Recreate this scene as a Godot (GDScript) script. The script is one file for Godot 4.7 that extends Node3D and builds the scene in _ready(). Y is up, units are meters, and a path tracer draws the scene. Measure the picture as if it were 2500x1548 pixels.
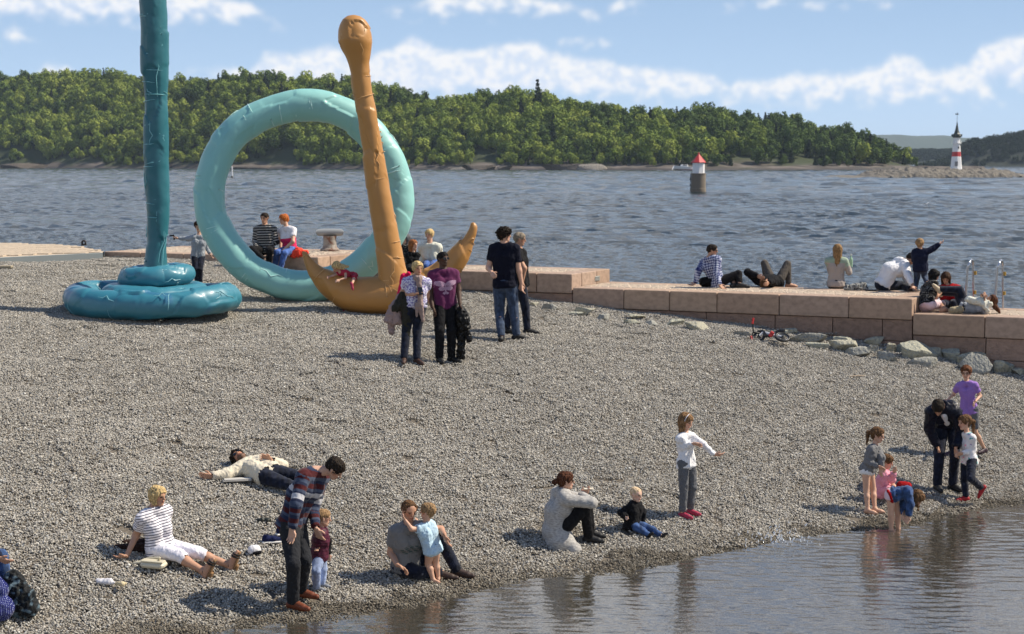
extends Node3D

const UP := Vector3.UP
const WATER := 0.0
var rng := RandomNumberGenerator.new()
var names := {}
var mats := {}
var noise := FastNoiseLite.new()
var cells := FastNoiseLite.new()

const COATS := Vector3(-1.780, 2.704, -28.424)
const LEATHER := Vector3(-0.828, 2.444, -28.551)
const BOTTLE := Vector3(6.770, 2.863, -35.144)
const TOY := Vector3(-6.721, 3.343, -35.046)
const BREAD := Vector3(0.943, 0.835, -21.478)
const PHONES := [[Vector3(-1.464, 2.792, -28.165), "dark mobile phone in the hand of the woman in the lilac blouse", 0.4], [Vector3(8.609, 2.401, -32.097), "mobile phone held up by the girl lying on the pier", 1.2]]
const EXPOSURE := 1.32
const SUN_EL := 47.0
const SUN_AZ := 9.0
const ANCHOR := Vector3(-2.48, 2.04, -32.75)
const ANCHOR_SHANK := [Vector3(-0.44, 5.50, 0.00), Vector3(-0.44, 5.48, 0.00), Vector3(-0.44, 5.42, 0.00), Vector3(-0.43, 5.23, 0.00), Vector3(-0.40, 4.99, 0.00), Vector3(-0.36, 4.75, 0.00), Vector3(-0.33, 4.52, 0.00), Vector3(-0.27, 4.09, 0.00), Vector3(-0.16, 3.48, 0.00), Vector3(-0.07, 2.86, 0.00), Vector3(0.02, 2.24, 0.00), Vector3(0.12, 1.62, 0.00), Vector3(0.21, 1.07, 0.00), Vector3(0.27, 0.64, 0.00), Vector3(0.27, 0.37, 0.00)]
const ANCHOR_SHANK_R := [0.016, 0.102, 0.188, 0.282, 0.305, 0.235, 0.188, 0.188, 0.203, 0.207, 0.219, 0.227, 0.243, 0.282, 0.329]
const ANCHOR_ARMS := [Vector3(-1.41, 1.15, 0.00), Vector3(-1.37, 1.10, 0.00), Vector3(-1.29, 0.95, 0.00), Vector3(-1.14, 0.74, 0.00), Vector3(-0.93, 0.56, 0.00), Vector3(-0.58, 0.38, 0.00), Vector3(-0.19, 0.33, 0.00), Vector3(0.24, 0.34, 0.00), Vector3(0.67, 0.41, 0.00), Vector3(1.03, 0.59, 0.00), Vector3(1.30, 0.84, 0.00), Vector3(1.52, 1.11, 0.00), Vector3(1.67, 1.38, 0.00), Vector3(1.74, 1.54, 0.00), Vector3(1.76, 1.63, 0.00), Vector3(1.76, 1.69, 0.00)]
const ANCHOR_ARMS_R := [0.039, 0.070, 0.110, 0.180, 0.258, 0.321, 0.344, 0.352, 0.329, 0.282, 0.235, 0.188, 0.125, 0.102, 0.086, 0.039]
const RING := Vector3(-3.98, 2.18, -33.75)
const COIL := Vector3(-6.41, 2.17, -31.55)
const POST := [Vector3(0.01, 0.40, 0.00), Vector3(0.03, 0.82, 0.00), Vector3(0.04, 1.08, 0.00), Vector3(0.06, 1.45, 0.00), Vector3(0.07, 1.98, 0.00), Vector3(0.06, 2.58, 0.00), Vector3(0.07, 3.17, 0.00), Vector3(0.07, 3.77, 0.00), Vector3(0.07, 4.21, 0.00), Vector3(0.07, 4.65, 0.00), Vector3(0.07, 5.09, 0.00), Vector3(0.06, 5.53, 0.00), Vector3(0.06, 6.12, 0.00), Vector3(0.06, 6.70, 0.00)]
const POST_R := [0.241, 0.219, 0.196, 0.188, 0.204, 0.211, 0.215, 0.207, 0.226, 0.234, 0.241, 0.241, 0.241, 0.234]
const ROCKS := [
	[0.42, -34.47, 0.12, 0.11, 0.09, 1, -0.14, "low grey boulder half buried behind the two standing men"],
	[0.75, -34.05, 0.26, 0.15, 0.15, 2, -0.05, "pale yellowish boulder just left of where the pier steps down"],
	[1.20, -33.79, 0.22, 0.07, 0.17, 3, 0.05, "flat slab of rock under the corner of the pier step"],
	[1.37, -33.93, 0.27, 0.16, 0.17, 4, -0.36, "mottled grey boulder against the pier right of the first step"],
	[1.74, -33.53, 0.21, 0.13, 0.13, 5, -0.80, "pale low boulder below the second block of the long pier level"],
	[2.20, -33.06, 0.21, 0.11, 0.15, 6, -0.16, "small pale boulder sunk in the gravel below the plaid man, left one"],
	[2.40, -33.72, 0.27, 0.11, 0.20, 7, -0.08, "long grey boulder in the shade against the pier below the plaid man"],
	[2.64, -33.11, 0.22, 0.09, 0.14, 8, -0.75, "flat grey boulder with a light rim in the gravel below the plaid man"],
	[3.04, -33.18, 0.21, 0.13, 0.13, 9, 0.06, "dark boulder in the shade against the pier left of the bicycle"],
	[3.44, -32.79, 0.26, 0.15, 0.17, 10, -0.53, "wide sloping boulder against the pier left of the bicycle"],
	[4.22, -32.20, 0.18, 0.10, 0.13, 11, -0.47, "low pale boulder in the gravel just left of the bicycle handlebar"],
	[4.90, -32.45, 0.36, 0.17, 0.24, 12, -0.34, "rough pale boulder directly behind the balance bicycle"],
	[5.18, -32.96, 0.16, 0.13, 0.11, 13, -0.24, "small grey boulder on the wall side of the rock behind the bicycle"],
	[5.44, -32.35, 0.38, 0.20, 0.23, 14, -0.21, "angular pale green boulder just right of the bicycle wheel"],
	[5.56, -31.87, 0.22, 0.10, 0.12, 15, -0.20, "thin low rock in the gravel right of the bicycle"],
	[5.94, -31.88, 0.32, 0.20, 0.25, 16, -0.89, "pale pointed boulder in the front row, second right of the bicycle"],
	[6.31, -31.66, 0.27, 0.19, 0.17, 17, -0.42, "long pale boulder sloping down to the gravel in the front row"],
	[6.15, -32.38, 0.25, 0.14, 0.17, 18, -0.09, "shaded grey boulder close to the pier behind the pale pointed one"],
	[6.67, -32.46, 0.23, 0.16, 0.14, 19, -0.24, "grey boulder against the pier left of the lowest level"],
	[6.59, -31.97, 0.18, 0.16, 0.13, 20, -0.12, "small knobbly boulder between two pale front boulders"],
	[7.16, -32.23, 0.23, 0.14, 0.18, 21, -0.21, "dark grey boulder against the pier just before the lowest level"],
	[6.94, -32.08, 0.16, 0.19, 0.09, 22, -0.21, "yellow edged block of rock left of the large flat topped boulder"],
	[6.72, -31.49, 0.25, 0.18, 0.20, 23, -0.76, "squat rounded boulder in the front row left of the flat topped one"],
	[7.32, -31.75, 0.38, 0.25, 0.30, 24, 0.05, "large flat topped boulder with ochre lichen below the lowest level"],
	[7.63, -32.00, 0.26, 0.19, 0.19, 25, -0.06, "grey square boulder against the wall under the dotted top girl"],
	[7.40, -31.26, 0.36, 0.18, 0.23, 26, 0.03, "broken low boulder in front of the large flat topped one"],
	[7.99, -31.84, 0.23, 0.21, 0.17, 27, -0.70, "pale wedge shaped boulder leaning beside the blue grey slab"],
	[8.26, -31.67, 0.36, 0.25, 0.25, 28, -0.20, "blue grey slab of rock leaning on the wall under the lying girl"],
	[8.21, -31.32, 0.40, 0.34, 0.23, 29, -0.77, "biggest rounded pale green boulder behind the girl in glasses"],
	[8.89, -31.43, 0.20, 0.21, 0.14, 30, -0.55, "dark blocky boulder behind the biggest rounded one"],
	[8.79, -31.45, 0.26, 0.23, 0.18, 31, -0.61, "grey facetted boulder right of the biggest rounded one"],
	[9.29, -31.23, 0.15, 0.17, 0.08, 32, -0.79, "dark green boulder against the pier at the right edge"],
	[9.23, -31.26, 0.15, 0.18, 0.09, 33, -0.69, "pale pointed boulder at the right edge"],
	[9.08, -31.34, 0.18, 0.12, 0.12, 34, -0.27, "flat pale rock in the gravel at the right edge"],
]

# ---------------------------------------------------------------- helpers
func numbered(called: String) -> String:
	var n: int = names.get(called, 0)
	names[called] = n + 1
	return called if n == 0 else "%s_%03d" % [called, n]

func tag(o: Node, label := "", category := "", group := "", kind := "") -> Node:
	if label: o.set_meta("label", label)
	if category: o.set_meta("category", category)
	if group: o.set_meta("group", group)
	if kind: o.set_meta("kind", kind)
	return o

func thing(called: String, label: String, category: String, at := Vector3.ZERO, turn := 0.0, group := "") -> Node3D:
	var o := Node3D.new()
	o.name = numbered(called)
	add_child(o, true)
	o.position = at
	o.rotation.y = turn
	tag(o, label, category, group)
	return o

func put(called: String, mesh: Mesh, m: Material, parent: Node = self) -> MeshInstance3D:
	var o := MeshInstance3D.new()
	o.name = numbered(called) if parent == self else called
	o.mesh = mesh
	o.material_override = null
	for i in mesh.get_surface_count():
		o.set_surface_override_material(i, m)
	parent.add_child(o, true)
	return o

func lin(r: float, g: float, b: float) -> Color:
	return Color(r, g, b).linear_to_srgb()

func flat(c: Color, rough := 0.8, metal := 0.0, spec := 0.5) -> StandardMaterial3D:
	var key := "%s %f %f %f" % [c, rough, metal, spec]
	if not mats.has(key):
		var m := StandardMaterial3D.new()
		m.albedo_color = c
		m.roughness = rough
		m.metallic = metal
		m.metallic_specular = spec
		mats[key] = m
	return mats[key]

func noise_tex(freq: float, size := 256, octaves := 4, type := FastNoiseLite.TYPE_SIMPLEX_SMOOTH, ramp: Gradient = null, seed_ := 3) -> NoiseTexture2D:
	var n := FastNoiseLite.new()
	n.noise_type = type
	n.frequency = freq
	n.fractal_octaves = octaves
	n.seed = seed_
	var t := NoiseTexture2D.new()
	t.width = size
	t.height = size
	t.seamless = true
	t.noise = n
	if ramp: t.color_ramp = ramp
	return t

func ramp(stops: Array) -> Gradient:
	var g := Gradient.new()
	var o := PackedFloat32Array()
	var c := PackedColorArray()
	for s in stops:
		o.append(s[0])
		c.append(s[1])
	g.offsets = o
	g.colors = c
	return g

func arrays_mesh(v: PackedVector3Array, n: PackedVector3Array, i: PackedInt32Array, c := PackedColorArray(), uv := PackedVector2Array()) -> ArrayMesh:
	var a := []
	a.resize(Mesh.ARRAY_MAX)
	a[Mesh.ARRAY_VERTEX] = v
	a[Mesh.ARRAY_NORMAL] = n
	a[Mesh.ARRAY_INDEX] = i
	if c.size(): a[Mesh.ARRAY_COLOR] = c
	if uv.size(): a[Mesh.ARRAY_TEX_UV] = uv
	var m := ArrayMesh.new()
	m.add_surface_from_arrays(Mesh.PRIMITIVE_TRIANGLES, a)
	return m

func smooth_normals(v: PackedVector3Array, idx: PackedInt32Array) -> PackedVector3Array:
	var n := PackedVector3Array()
	n.resize(v.size())
	for t in range(0, idx.size(), 3):
		var a := idx[t]
		var b := idx[t + 1]
		var c := idx[t + 2]
		var f := (v[c] - v[a]).cross(v[b] - v[a])
		n[a] += f
		n[b] += f
		n[c] += f
	for i in n.size():
		n[i] = n[i].normalized()
	return n

# a sheet of (nu+1) x (nv+1) points; at(i, j) gives the point
func sheet(nu: int, nv: int, at: Callable, tint = null, flip := false) -> ArrayMesh:
	var v := PackedVector3Array()
	var c := PackedColorArray()
	var idx := PackedInt32Array()
	for j in nv + 1:
		for i in nu + 1:
			var p: Vector3 = at.call(i, j)
			v.append(p)
			if tint != null: c.append(tint.call(p))
	for j in nv:
		for i in nu:
			var a := j * (nu + 1) + i
			var b := a + 1
			var d := a + nu + 1
			var e := d + 1
			if flip: idx.append_array([a, d, b, b, d, e])
			else: idx.append_array([a, b, d, b, e, d])
	return arrays_mesh(v, smooth_normals(v, idx), idx, c)

func box_into(st: SurfaceTool, c: Vector3, s: Vector3, bev := 0.0, basis_ := Basis()) -> void:
	var h := s / 2.0
	var b := minf(bev, minf(h.x, minf(h.y, h.z)) * 0.9)
	# eight corners, each cut into three points: one per face direction
	var P := func(sx: int, sy: int, sz: int, ax: int) -> Vector3:
		var q := Vector3(sx * (h.x - (0.0 if ax == 0 else b)), sy * (h.y - (0.0 if ax == 1 else b)), sz * (h.z - (0.0 if ax == 2 else b)))
		return c + basis_ * q
	var quad := func(p0: Vector3, p1: Vector3, p2: Vector3, p3: Vector3, out: Vector3) -> void:
		var n := (p2 - p0).cross(p1 - p0)
		var o: Vector3 = basis_ * out
		var order := [p0, p1, p2, p0, p2, p3] if n.dot(o) > 0 else [p0, p2, p1, p0, p3, p2]
		for p in order:
			st.set_normal(o.normalized())
			st.add_vertex(p)
	for sgn in [-1, 1]:
		quad.call(P.call(sgn, -1, -1, 0), P.call(sgn, 1, -1, 0), P.call(sgn, 1, 1, 0), P.call(sgn, -1, 1, 0), Vector3(sgn, 0, 0))
		quad.call(P.call(-1, sgn, -1, 1), P.call(1, sgn, -1, 1), P.call(1, sgn, 1, 1), P.call(-1, sgn, 1, 1), Vector3(0, sgn, 0))
		quad.call(P.call(-1, -1, sgn, 2), P.call(1, -1, sgn, 2), P.call(1, 1, sgn, 2), P.call(-1, 1, sgn, 2), Vector3(0, 0, sgn))
		if b > 0.0:
			for t in [-1, 1]:
				quad.call(P.call(sgn, t, -1, 0), P.call(sgn, t, 1, 0), P.call(sgn, t, 1, 1), P.call(sgn, t, -1, 1), Vector3(sgn, t, 0))
				quad.call(P.call(sgn, -1, t, 0), P.call(sgn, 1, t, 0), P.call(sgn, 1, t, 2), P.call(sgn, -1, t, 2), Vector3(sgn, 0, t))
				quad.call(P.call(-1, sgn, t, 1), P.call(1, sgn, t, 1), P.call(1, sgn, t, 2), P.call(-1, sgn, t, 2), Vector3(0, sgn, t))
				for w in [-1, 1]:
					var o2: Vector3 = basis_ * Vector3(sgn, t, w)
					var q0: Vector3 = P.call(sgn, t, w, 0)
					var q1: Vector3 = P.call(sgn, t, w, 1)
					var q2: Vector3 = P.call(sgn, t, w, 2)
					var order := [q0, q1, q2] if (q2 - q0).cross(q1 - q0).dot(o2) > 0 else [q0, q2, q1]
					for p in order:
						st.set_normal(o2.normalized())
						st.add_vertex(p)

func begin() -> SurfaceTool:
	var st := SurfaceTool.new()
	st.begin(Mesh.PRIMITIVE_TRIANGLES)
	return st

func box(s: Vector3, bev := 0.0, c := Vector3.ZERO, b := Basis()) -> ArrayMesh:
	var st := begin()
	box_into(st, c, s, bev, b)
	return st.commit()

# a tube swept along points with a radius at each, capped
func tube_into(st: SurfaceTool, pts: Array, radii: Array, segs := 10, squash := Vector2.ONE) -> void:
	var prev := Vector3.ZERO
	var rings := []
	var n := pts.size()
	for i in n:
		var d: Vector3 = (pts[mini(i + 1, n - 1)] - pts[maxi(i - 1, 0)]).normalized()
		if i == 0:
			prev = d.cross(UP if absf(d.y) < 0.9 else Vector3.RIGHT).normalized()
		prev = (prev - d * prev.dot(d)).normalized()
		var q := d.cross(prev)
		var ring := []
		for k in segs:
			var a := TAU * k / segs
			var o := prev * cos(a) * squash.x + q * sin(a) * squash.y
			ring.append([pts[i] + o * float(radii[i]), (prev * cos(a) / squash.x + q * sin(a) / squash.y).normalized()])
		rings.append(ring)
	for i in n - 1:
		for k in segs:
			var k2 := (k + 1) % segs
			for e in [rings[i][k], rings[i + 1][k], rings[i][k2], rings[i][k2], rings[i + 1][k], rings[i + 1][k2]]:
				st.set_normal(e[1])
				st.add_vertex(e[0])
	for end in [0, n - 1]:
		var d: Vector3 = (pts[0] - pts[1]).normalized() if end == 0 else (pts[n - 1] - pts[n - 2]).normalized()
		for k in segs:
			var a: Vector3 = rings[end][k][0]
			var b: Vector3 = rings[end][(k + 1) % segs][0]
			for p in ([pts[end], a, b] if end == 0 else [pts[end], b, a]):
				st.set_normal(d)
				st.add_vertex(p)

func tube(pts: Array, radii: Variant, segs := 10) -> ArrayMesh:
	var st := begin()
	var r := []
	for i in pts.size():
		r.append(radii[i] if radii is Array else radii)
	tube_into(st, pts, r, segs)
	return st.commit()

# turned about y: points are (radius, height) from the bottom to the top
func lathe(profile: Array, segs := 24, hard := true) -> ArrayMesh:
	var st := begin()
	for i in profile.size() - 1:
		var a: Vector2 = profile[i]
		var b: Vector2 = profile[i + 1]
		var n2 := Vector2(b.y - a.y, a.x - b.x).normalized()
		for k in segs:
			var t0 := TAU * k / segs
			var t1 := TAU * (k + 1) / segs
			var q := func(p: Vector2, t: float) -> void:
				var tn := t if not hard or segs > 12 else (t0 + t1) / 2
				st.set_normal(Vector3(cos(tn) * n2.x, n2.y, sin(tn) * n2.x))
				st.add_vertex(Vector3(cos(t) * p.x, p.y, sin(t) * p.x))
			q.call(a, t0); q.call(a, t1); q.call(b, t0)
			q.call(a, t1); q.call(b, t1); q.call(b, t0)
	return st.commit()

func fbm(p: Vector3, f: float) -> float:
	return noise.get_noise_3d(p.x * f, p.y * f, p.z * f)

# ---------------------------------------------------------------- the lie of the land
const KD := [-9.0, -3.0, -1.0, 0.0, 1.0, 3.0, 5.3, 7.8, 12.0, 16.0, 21.0, 40.0]
const KH := [-1.3, -0.55, -0.19, 0.0, 0.2, 0.75, 1.22, 1.62, 2.02, 2.4, 2.7, 2.75]

func beach_slope(j: int) -> float:
	var a := maxi(0, j - 1)
	var b := mini(KD.size() - 1, j + 1)
	return (KH[b] - KH[a]) / (KD[b] - KD[a])

func beach_d(x: float, z: float) -> float:
	return (x + 2.68) * -0.555 + (z + 18.1) * -0.832

func beach(x: float, z: float) -> float:
	var d := beach_d(x, z)
	if d <= KD[0]: return KH[0]
	if d >= KD[-1]: return KH[-1]
	var i := 0
	while KD[i + 1] < d: i += 1
	var h: float = KD[i + 1] - KD[i]
	var t: float = (d - KD[i]) / h
	var y: float = (2 * t * t * t - 3 * t * t + 1) * KH[i] + (t * t * t - 2 * t * t + t) * h * beach_slope(i) + (-2 * t * t * t + 3 * t * t) * KH[i + 1] + (t * t * t - t * t) * h * beach_slope(i + 1)
	return y + 0.025 * sin(1.3 * x + 0.7 * z) * sin(0.9 * z - 0.5 * x + 1.0) + 0.01 * sin(3.1 * x + 1.7 * z + 0.4 * sin(2 * z))

# front edge of the pier, in plan, and its own axes: u along it, w away from the beach
const PU := Vector3(0.9036, 0, 0.4283)
const PW := Vector3(0.4283, 0, -0.9036)
func pier_z(x: float) -> float:
	return -35.15 + 0.474 * (x - 1.2)

func ground(x: float, z: float) -> float:
	var h := beach(x, z)
	var past := pier_z(x) - 0.55 - z
	if x < -9.2: past = minf(past, -38.9 + (-9.2 - x) * 1.2 - z) + 0.0
	if past > 0.0: h = maxf(h - past * 2.2, -1.6)
	return h + 0.016 * fbm(Vector3(x, 0, z), 1.0) + 0.012 * fbm(Vector3(x, 4, z), 2.6)

func on(x: float, z: float, up := 0.0) -> Vector3:
	return Vector3(x, ground(x, z) + up, z)

# ---------------------------------------------------------------- sky
const HEAPS := [
		[[Vector2(-9.02, 2.66), Vector2(-8.61, 3.07), Vector2(-7.79, 3.62), Vector2(-7.11, 3.68), Vector2(-5.88, 3.86), Vector2(-4.92, 3.48), Vector2(-3.97, 3.82), Vector2(-3.15, 4.23), Vector2(-2.20, 3.78), Vector2(-0.97, 3.82), Vector2(0.67, 4.08), Vector2(1.49, 3.64), Vector2(2.44, 3.51), Vector2(3.81, 3.23), Vector2(5.17, 3.07), Vector2(6.40, 3.00), Vector2(6.81, 2.73)], 2.22],
		[[Vector2(7.01, 2.52), Vector2(7.22, 2.80), Vector2(7.90, 2.82), Vector2(9.26, 3.00), Vector2(10.63, 3.04), Vector2(11.58, 3.18), Vector2(12.13, 3.51), Vector2(12.81, 3.40), Vector2(13.35, 3.00), Vector2(14.31, 3.23), Vector2(14.99, 2.66), Vector2(15.26, 2.32)], 2.05],
		[[Vector2(14.51, 3.48), Vector2(14.85, 3.89), Vector2(15.40, 4.05), Vector2(16.08, 4.13), Vector2(17.17, 4.30), Vector2(18.26, 4.43), Vector2(19.36, 3.75)], 2.46],
		[[Vector2(-4.11, 5.01), Vector2(-3.56, 5.18), Vector2(-2.33, 5.53), Vector2(-0.29, 5.66), Vector2(1.49, 5.39), Vector2(2.58, 5.09)], 4.92],
		[[Vector2(-19.38, 5.25), Vector2(-18.02, 5.80), Vector2(-15.29, 6.07), Vector2(-12.56, 5.93), Vector2(-10.93, 5.66), Vector2(-9.56, 5.53), Vector2(-8.47, 5.25), Vector2(-7.79, 4.84)], 4.60],
		[[Vector2(-16.11, 4.09), Vector2(-15.84, 4.37), Vector2(-15.63, 4.46), Vector2(-15.36, 4.27), Vector2(-15.22, 4.02)], 3.96],
		[[Vector2(-15.02, 3.00), Vector2(-14.61, 3.21), Vector2(-14.20, 3.21), Vector2(-13.65, 3.00)], 2.82],
		[[Vector2(-10.65, 2.93), Vector2(-10.11, 3.21), Vector2(-9.56, 3.14), Vector2(-8.61, 3.21), Vector2(-8.47, 2.91)], 2.77],
		[[Vector2(3.12, 5.09), Vector2(3.53, 5.36), Vector2(4.21, 5.28), Vector2(4.49, 5.06)], 5.01],
		[[Vector2(6.81, 5.25), Vector2(7.90, 5.42), Vector2(9.94, 5.33), Vector2(11.72, 5.44), Vector2(12.40, 5.20)], 5.14],
		[[Vector2(1.62, 4.00), Vector2(2.44, 4.16), Vector2(3.53, 4.02)], 3.92],
		[[Vector2(-17.20, 4.16), Vector2(-16.65, 4.50), Vector2(-16.31, 4.43), Vector2(-16.11, 4.23)], 4.19],
]
var puffs := FastNoiseLite.new()
var drift := FastNoiseLite.new()

func sky_color(az: float, el: float) -> Color:
	# degrees: az to the right of -z, el above the horizon
	var s := sin(deg_to_rad(el))
	var zen := Color(0.075, 0.165, 0.37)
	var low := Color(0.50, 0.68, 0.90)
	var c := low.lerp(zen, 1.0 - exp(-s * 4.6))
	c = c.lerp(Color(0.66, 0.78, 0.92), exp(-s * 26.0) * 0.75)
	var cover := 0.0
	var lit := 0.0
	var near := clampf(1.0 - (absf(az) - 19.5) / 3.0, 0.0, 1.0) * clampf((7.0 - el) / 1.2, 0.0, 1.0)
	if near > 0.0:
		var p := Vector3(az, el * 1.5, 0.0)
		var b := puffs.get_noise_2d(p.x * 2.2, p.y * 2.2)
		var b2 := puffs.get_noise_2d(p.x * 6.0 + 50.0, p.y * 6.0)
		var b3 := puffs.get_noise_2d(p.x * 1.1 + 7.0, p.y * 1.1)
		var lump := 0.26 * b3 + 0.34 * absf(b) + 0.20 * absf(b2) - 0.2
		for h in HEAPS:
			var t: Array = h[0]
			var base: float = h[1]
			if az < t[0].x - 0.6 or az > t[-1].x + 0.6 or el < base - 1.0: continue
			var top := 0.0
			if az <= t[0].x: top = lerpf(t[0].y, base - 0.3, (t[0].x - az) / 0.6)
			elif az >= t[-1].x: top = lerpf(t[-1].y, base - 0.3, (az - t[-1].x) / 0.6)
			else:
				var i := 0
				while t[i + 1].x < az: i += 1
				top = lerpf(t[i].y, t[i + 1].y, smoothstep(0.0, 1.0, (az - t[i].x) / (t[i + 1].x - t[i].x)))
			var depth := top + lump * 0.5 - 0.1 - el
			var d := smoothstep(-0.05, 0.30, depth) * smoothstep(base - 0.35, base + 0.3, el + 0.5 * b)
			d *= 0.72 + 0.28 * smoothstep(-0.35, 0.25, b + 0.6 * b2)
			if d > cover:
				cover = d
				lit = clampf(1.05 - depth / 1.5 + 1.2 * b2 + 1.0 * b, 0.0, 1.0)
		cover *= near
	var far_ := 1.0 - near
	if far_ > 0.0 and el > 0.3:
		var k := 1.0 / (s + 0.10)
		var q := Vector2(sin(deg_to_rad(az)), -cos(deg_to_rad(az))) * cos(deg_to_rad(el)) * k
		var n := drift.get_noise_2d(q.x * 30.0, q.y * 30.0) + 0.35 * drift.get_noise_2d(q.x * 90.0 + 9.0, q.y * 90.0)
		var d := smoothstep(-0.24 + 0.6 * smoothstep(0.36, 0.62, s), 0.12 + 0.6 * smoothstep(0.36, 0.62, s), n) * 0.92 * far_
		if d > cover:
			cover = d
			lit = clampf(1.0 - n * 0.7, 0.0, 1.0) + 0.35
	var cloud := Color(0.65, 0.69, 0.785).lerp(Color(0.84, 0.815, 0.79), lit)
	c = Color(c.r * 0.80, c.g * 0.83, c.b * 0.85)
	return c.lerp(cloud, cover * 0.80)

func make_sky() -> ImageTexture:
	puffs.noise_type = FastNoiseLite.TYPE_SIMPLEX_SMOOTH
	puffs.frequency = 0.5
	puffs.fractal_octaves = 4
	puffs.seed = 11
	drift.noise_type = FastNoiseLite.TYPE_SIMPLEX_SMOOTH
	drift.frequency = 0.05
	drift.fractal_octaves = 4
	drift.seed = 21
	var im := Image.create(512, 256, false, Image.FORMAT_RGBF)
	for y in 256:
		var el := 90.0 - (y + 0.5) / 256.0 * 180.0
		for x in 512:
			var az := wrapf((x + 0.5) / 512.0 * 360.0, -180.0, 180.0)
			im.set_pixel(x, y, sky_color(az, maxf(el, 0.05)))
	im.resize(4096, 2048, Image.INTERPOLATE_CUBIC)
	for y in range(int(2048 * (90.0 - 9.0) / 180.0), 1026):
		var el := 90.0 - (y + 0.5) / 2048.0 * 180.0
		for x in range(-273, 273):
			var az := (x + 0.5) / 4096.0 * 360.0
			im.set_pixel(posmod(x, 4096), y, sky_color(az, maxf(el, 0.05)))
	return ImageTexture.create_from_image(im)

# ---------------------------------------------------------------- water
var waves := []
func make_waves() -> void:
	var r := RandomNumberGenerator.new()
	r.seed = 5
	for i in 40:
		var len_ := 0.36 * pow(1.10, i)
		var a := deg_to_rad(r.randfn(8.0, 36.0))
		waves.append([sin(a) * TAU / len_, -cos(a) * TAU / len_, r.randf() * TAU, len_ * 0.0205, len_])

func swell(x: float, z: float, finest: float, coarsest: float) -> float:
	var h := 0.0
	for w in waves:
		if w[4] < finest or w[4] > coarsest: continue
		var s := sin(w[0] * x + w[1] * z + w[2])
		h += w[3] * (0.75 * s + 0.55 * (1.0 - 2.0 * absf(sin((w[0] * x + w[1] * z) * 0.5 + w[2]))))
	return h * (0.85 + 0.6 * fbm(Vector3(x, 0, z), 0.03))

func sea_material() -> StandardMaterial3D:
	var m := StandardMaterial3D.new()
	m.albedo_color = lin(0.020, 0.030, 0.036)
	m.roughness = 0.10
	m.metallic_specular = 0.33
	m.normal_enabled = true
	var t := noise_tex(0.025, 512, 4)
	t.as_normal_map = true
	t.bump_strength = 8.0
	m.normal_texture = t
	m.normal_scale = 0.9
	m.uv1_triplanar = true
	m.uv1_world_triplanar = true
	m.uv1_scale = Vector3(0.9, 0.9, 0.9)
	return m

func build_sea() -> void:
	make_waves()
	var m := sea_material()
	var o := Vector3(1.2, 0, -35.15) + PW * 1.2
	var st := SurfaceTool.new()
	# rings of finer and coarser sheets, in the pier's axes: [u0, u1, w0, w1, cells]
	var patches := [[-85.0, 22.0, 0.0, 64.0, 0.24], [-200.0, 20.0, 60.0, 214.0, 0.6], [-820.0, 20.0, 205.0, 1250.0, 2.7]]
	var first := true
	for k in patches.size():
		var p: Array = patches[k]
		var cell: float = p[4]
		var nu := int((p[1] - p[0]) / cell)
		var nw := int((p[3] - p[2]) / cell)
		var mesh := sheet(nu, nw, func(i: int, j: int) -> Vector3:
			var u: float = lerpf(p[0], p[1], float(i) / nu)
			var w: float = lerpf(p[2], p[3], float(j) / nw)
			var q: Vector3 = o + PU * u + PW * w
			q.y = WATER - 0.02 + swell(q.x, q.z, cell * 1.4, cell * 5.0) * (1.0 if k == 0 else (0.8 if k == 1 else 0.55)) - 0.04 * k
			if k == 0 and w < 1.0: q.y -= 0.05
			if k > 0: q.y -= 0.7 * (1.0 - smoothstep(0.0, 4.0 * k, w - p[2]))
			return q, null, true)
		st.append_from(mesh, 0, Transform3D())
	var far_mesh := sheet(24, 24, func(i: int, j: int) -> Vector3: return Vector3(-14000.0 + i * 28000.0 / 24.0, WATER - 0.35, -180.0 - j * 14000.0 / 24.0), null, true)
	st.append_from(far_mesh, 0, Transform3D())
	tag(put("sea", st.commit(), m), "blue grey choppy fjord water reaching out to the wooded island", "sea", "", "structure")

func ripple(x: float, z: float) -> float:
	var h := 0.0
	h += 0.0019 * sin(13.0 * x * 0.35 + 31.0 * z + 2.2 * fbm(Vector3(x, 1, z), 0.9))
	h += 0.0016 * sin(-9.0 * x + 38.0 * z + 1.0 + 2.5 * fbm(Vector3(x, 5, z), 0.7))
	h += 0.0013 * sin(22.0 * x + 47.0 * z + 3.0 * fbm(Vector3(x, 9, z), 1.1))
	h += 0.006 * fbm(Vector3(x, 2, z * 2.0), 1.6)
	var r := Vector2(x - 3.4, z + 22.1).length()
	h += 0.006 * sin(r * 30.0) * exp(-r * 2.6)
	for c in [Vector2(5.05, -23.0), Vector2(6.4, -23.2)]:
		var q: float = (Vector2(x, z) - c).length()
		h += 0.0022 * sin(q * 34.0) * exp(-q * 1.1)
	return h

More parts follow.
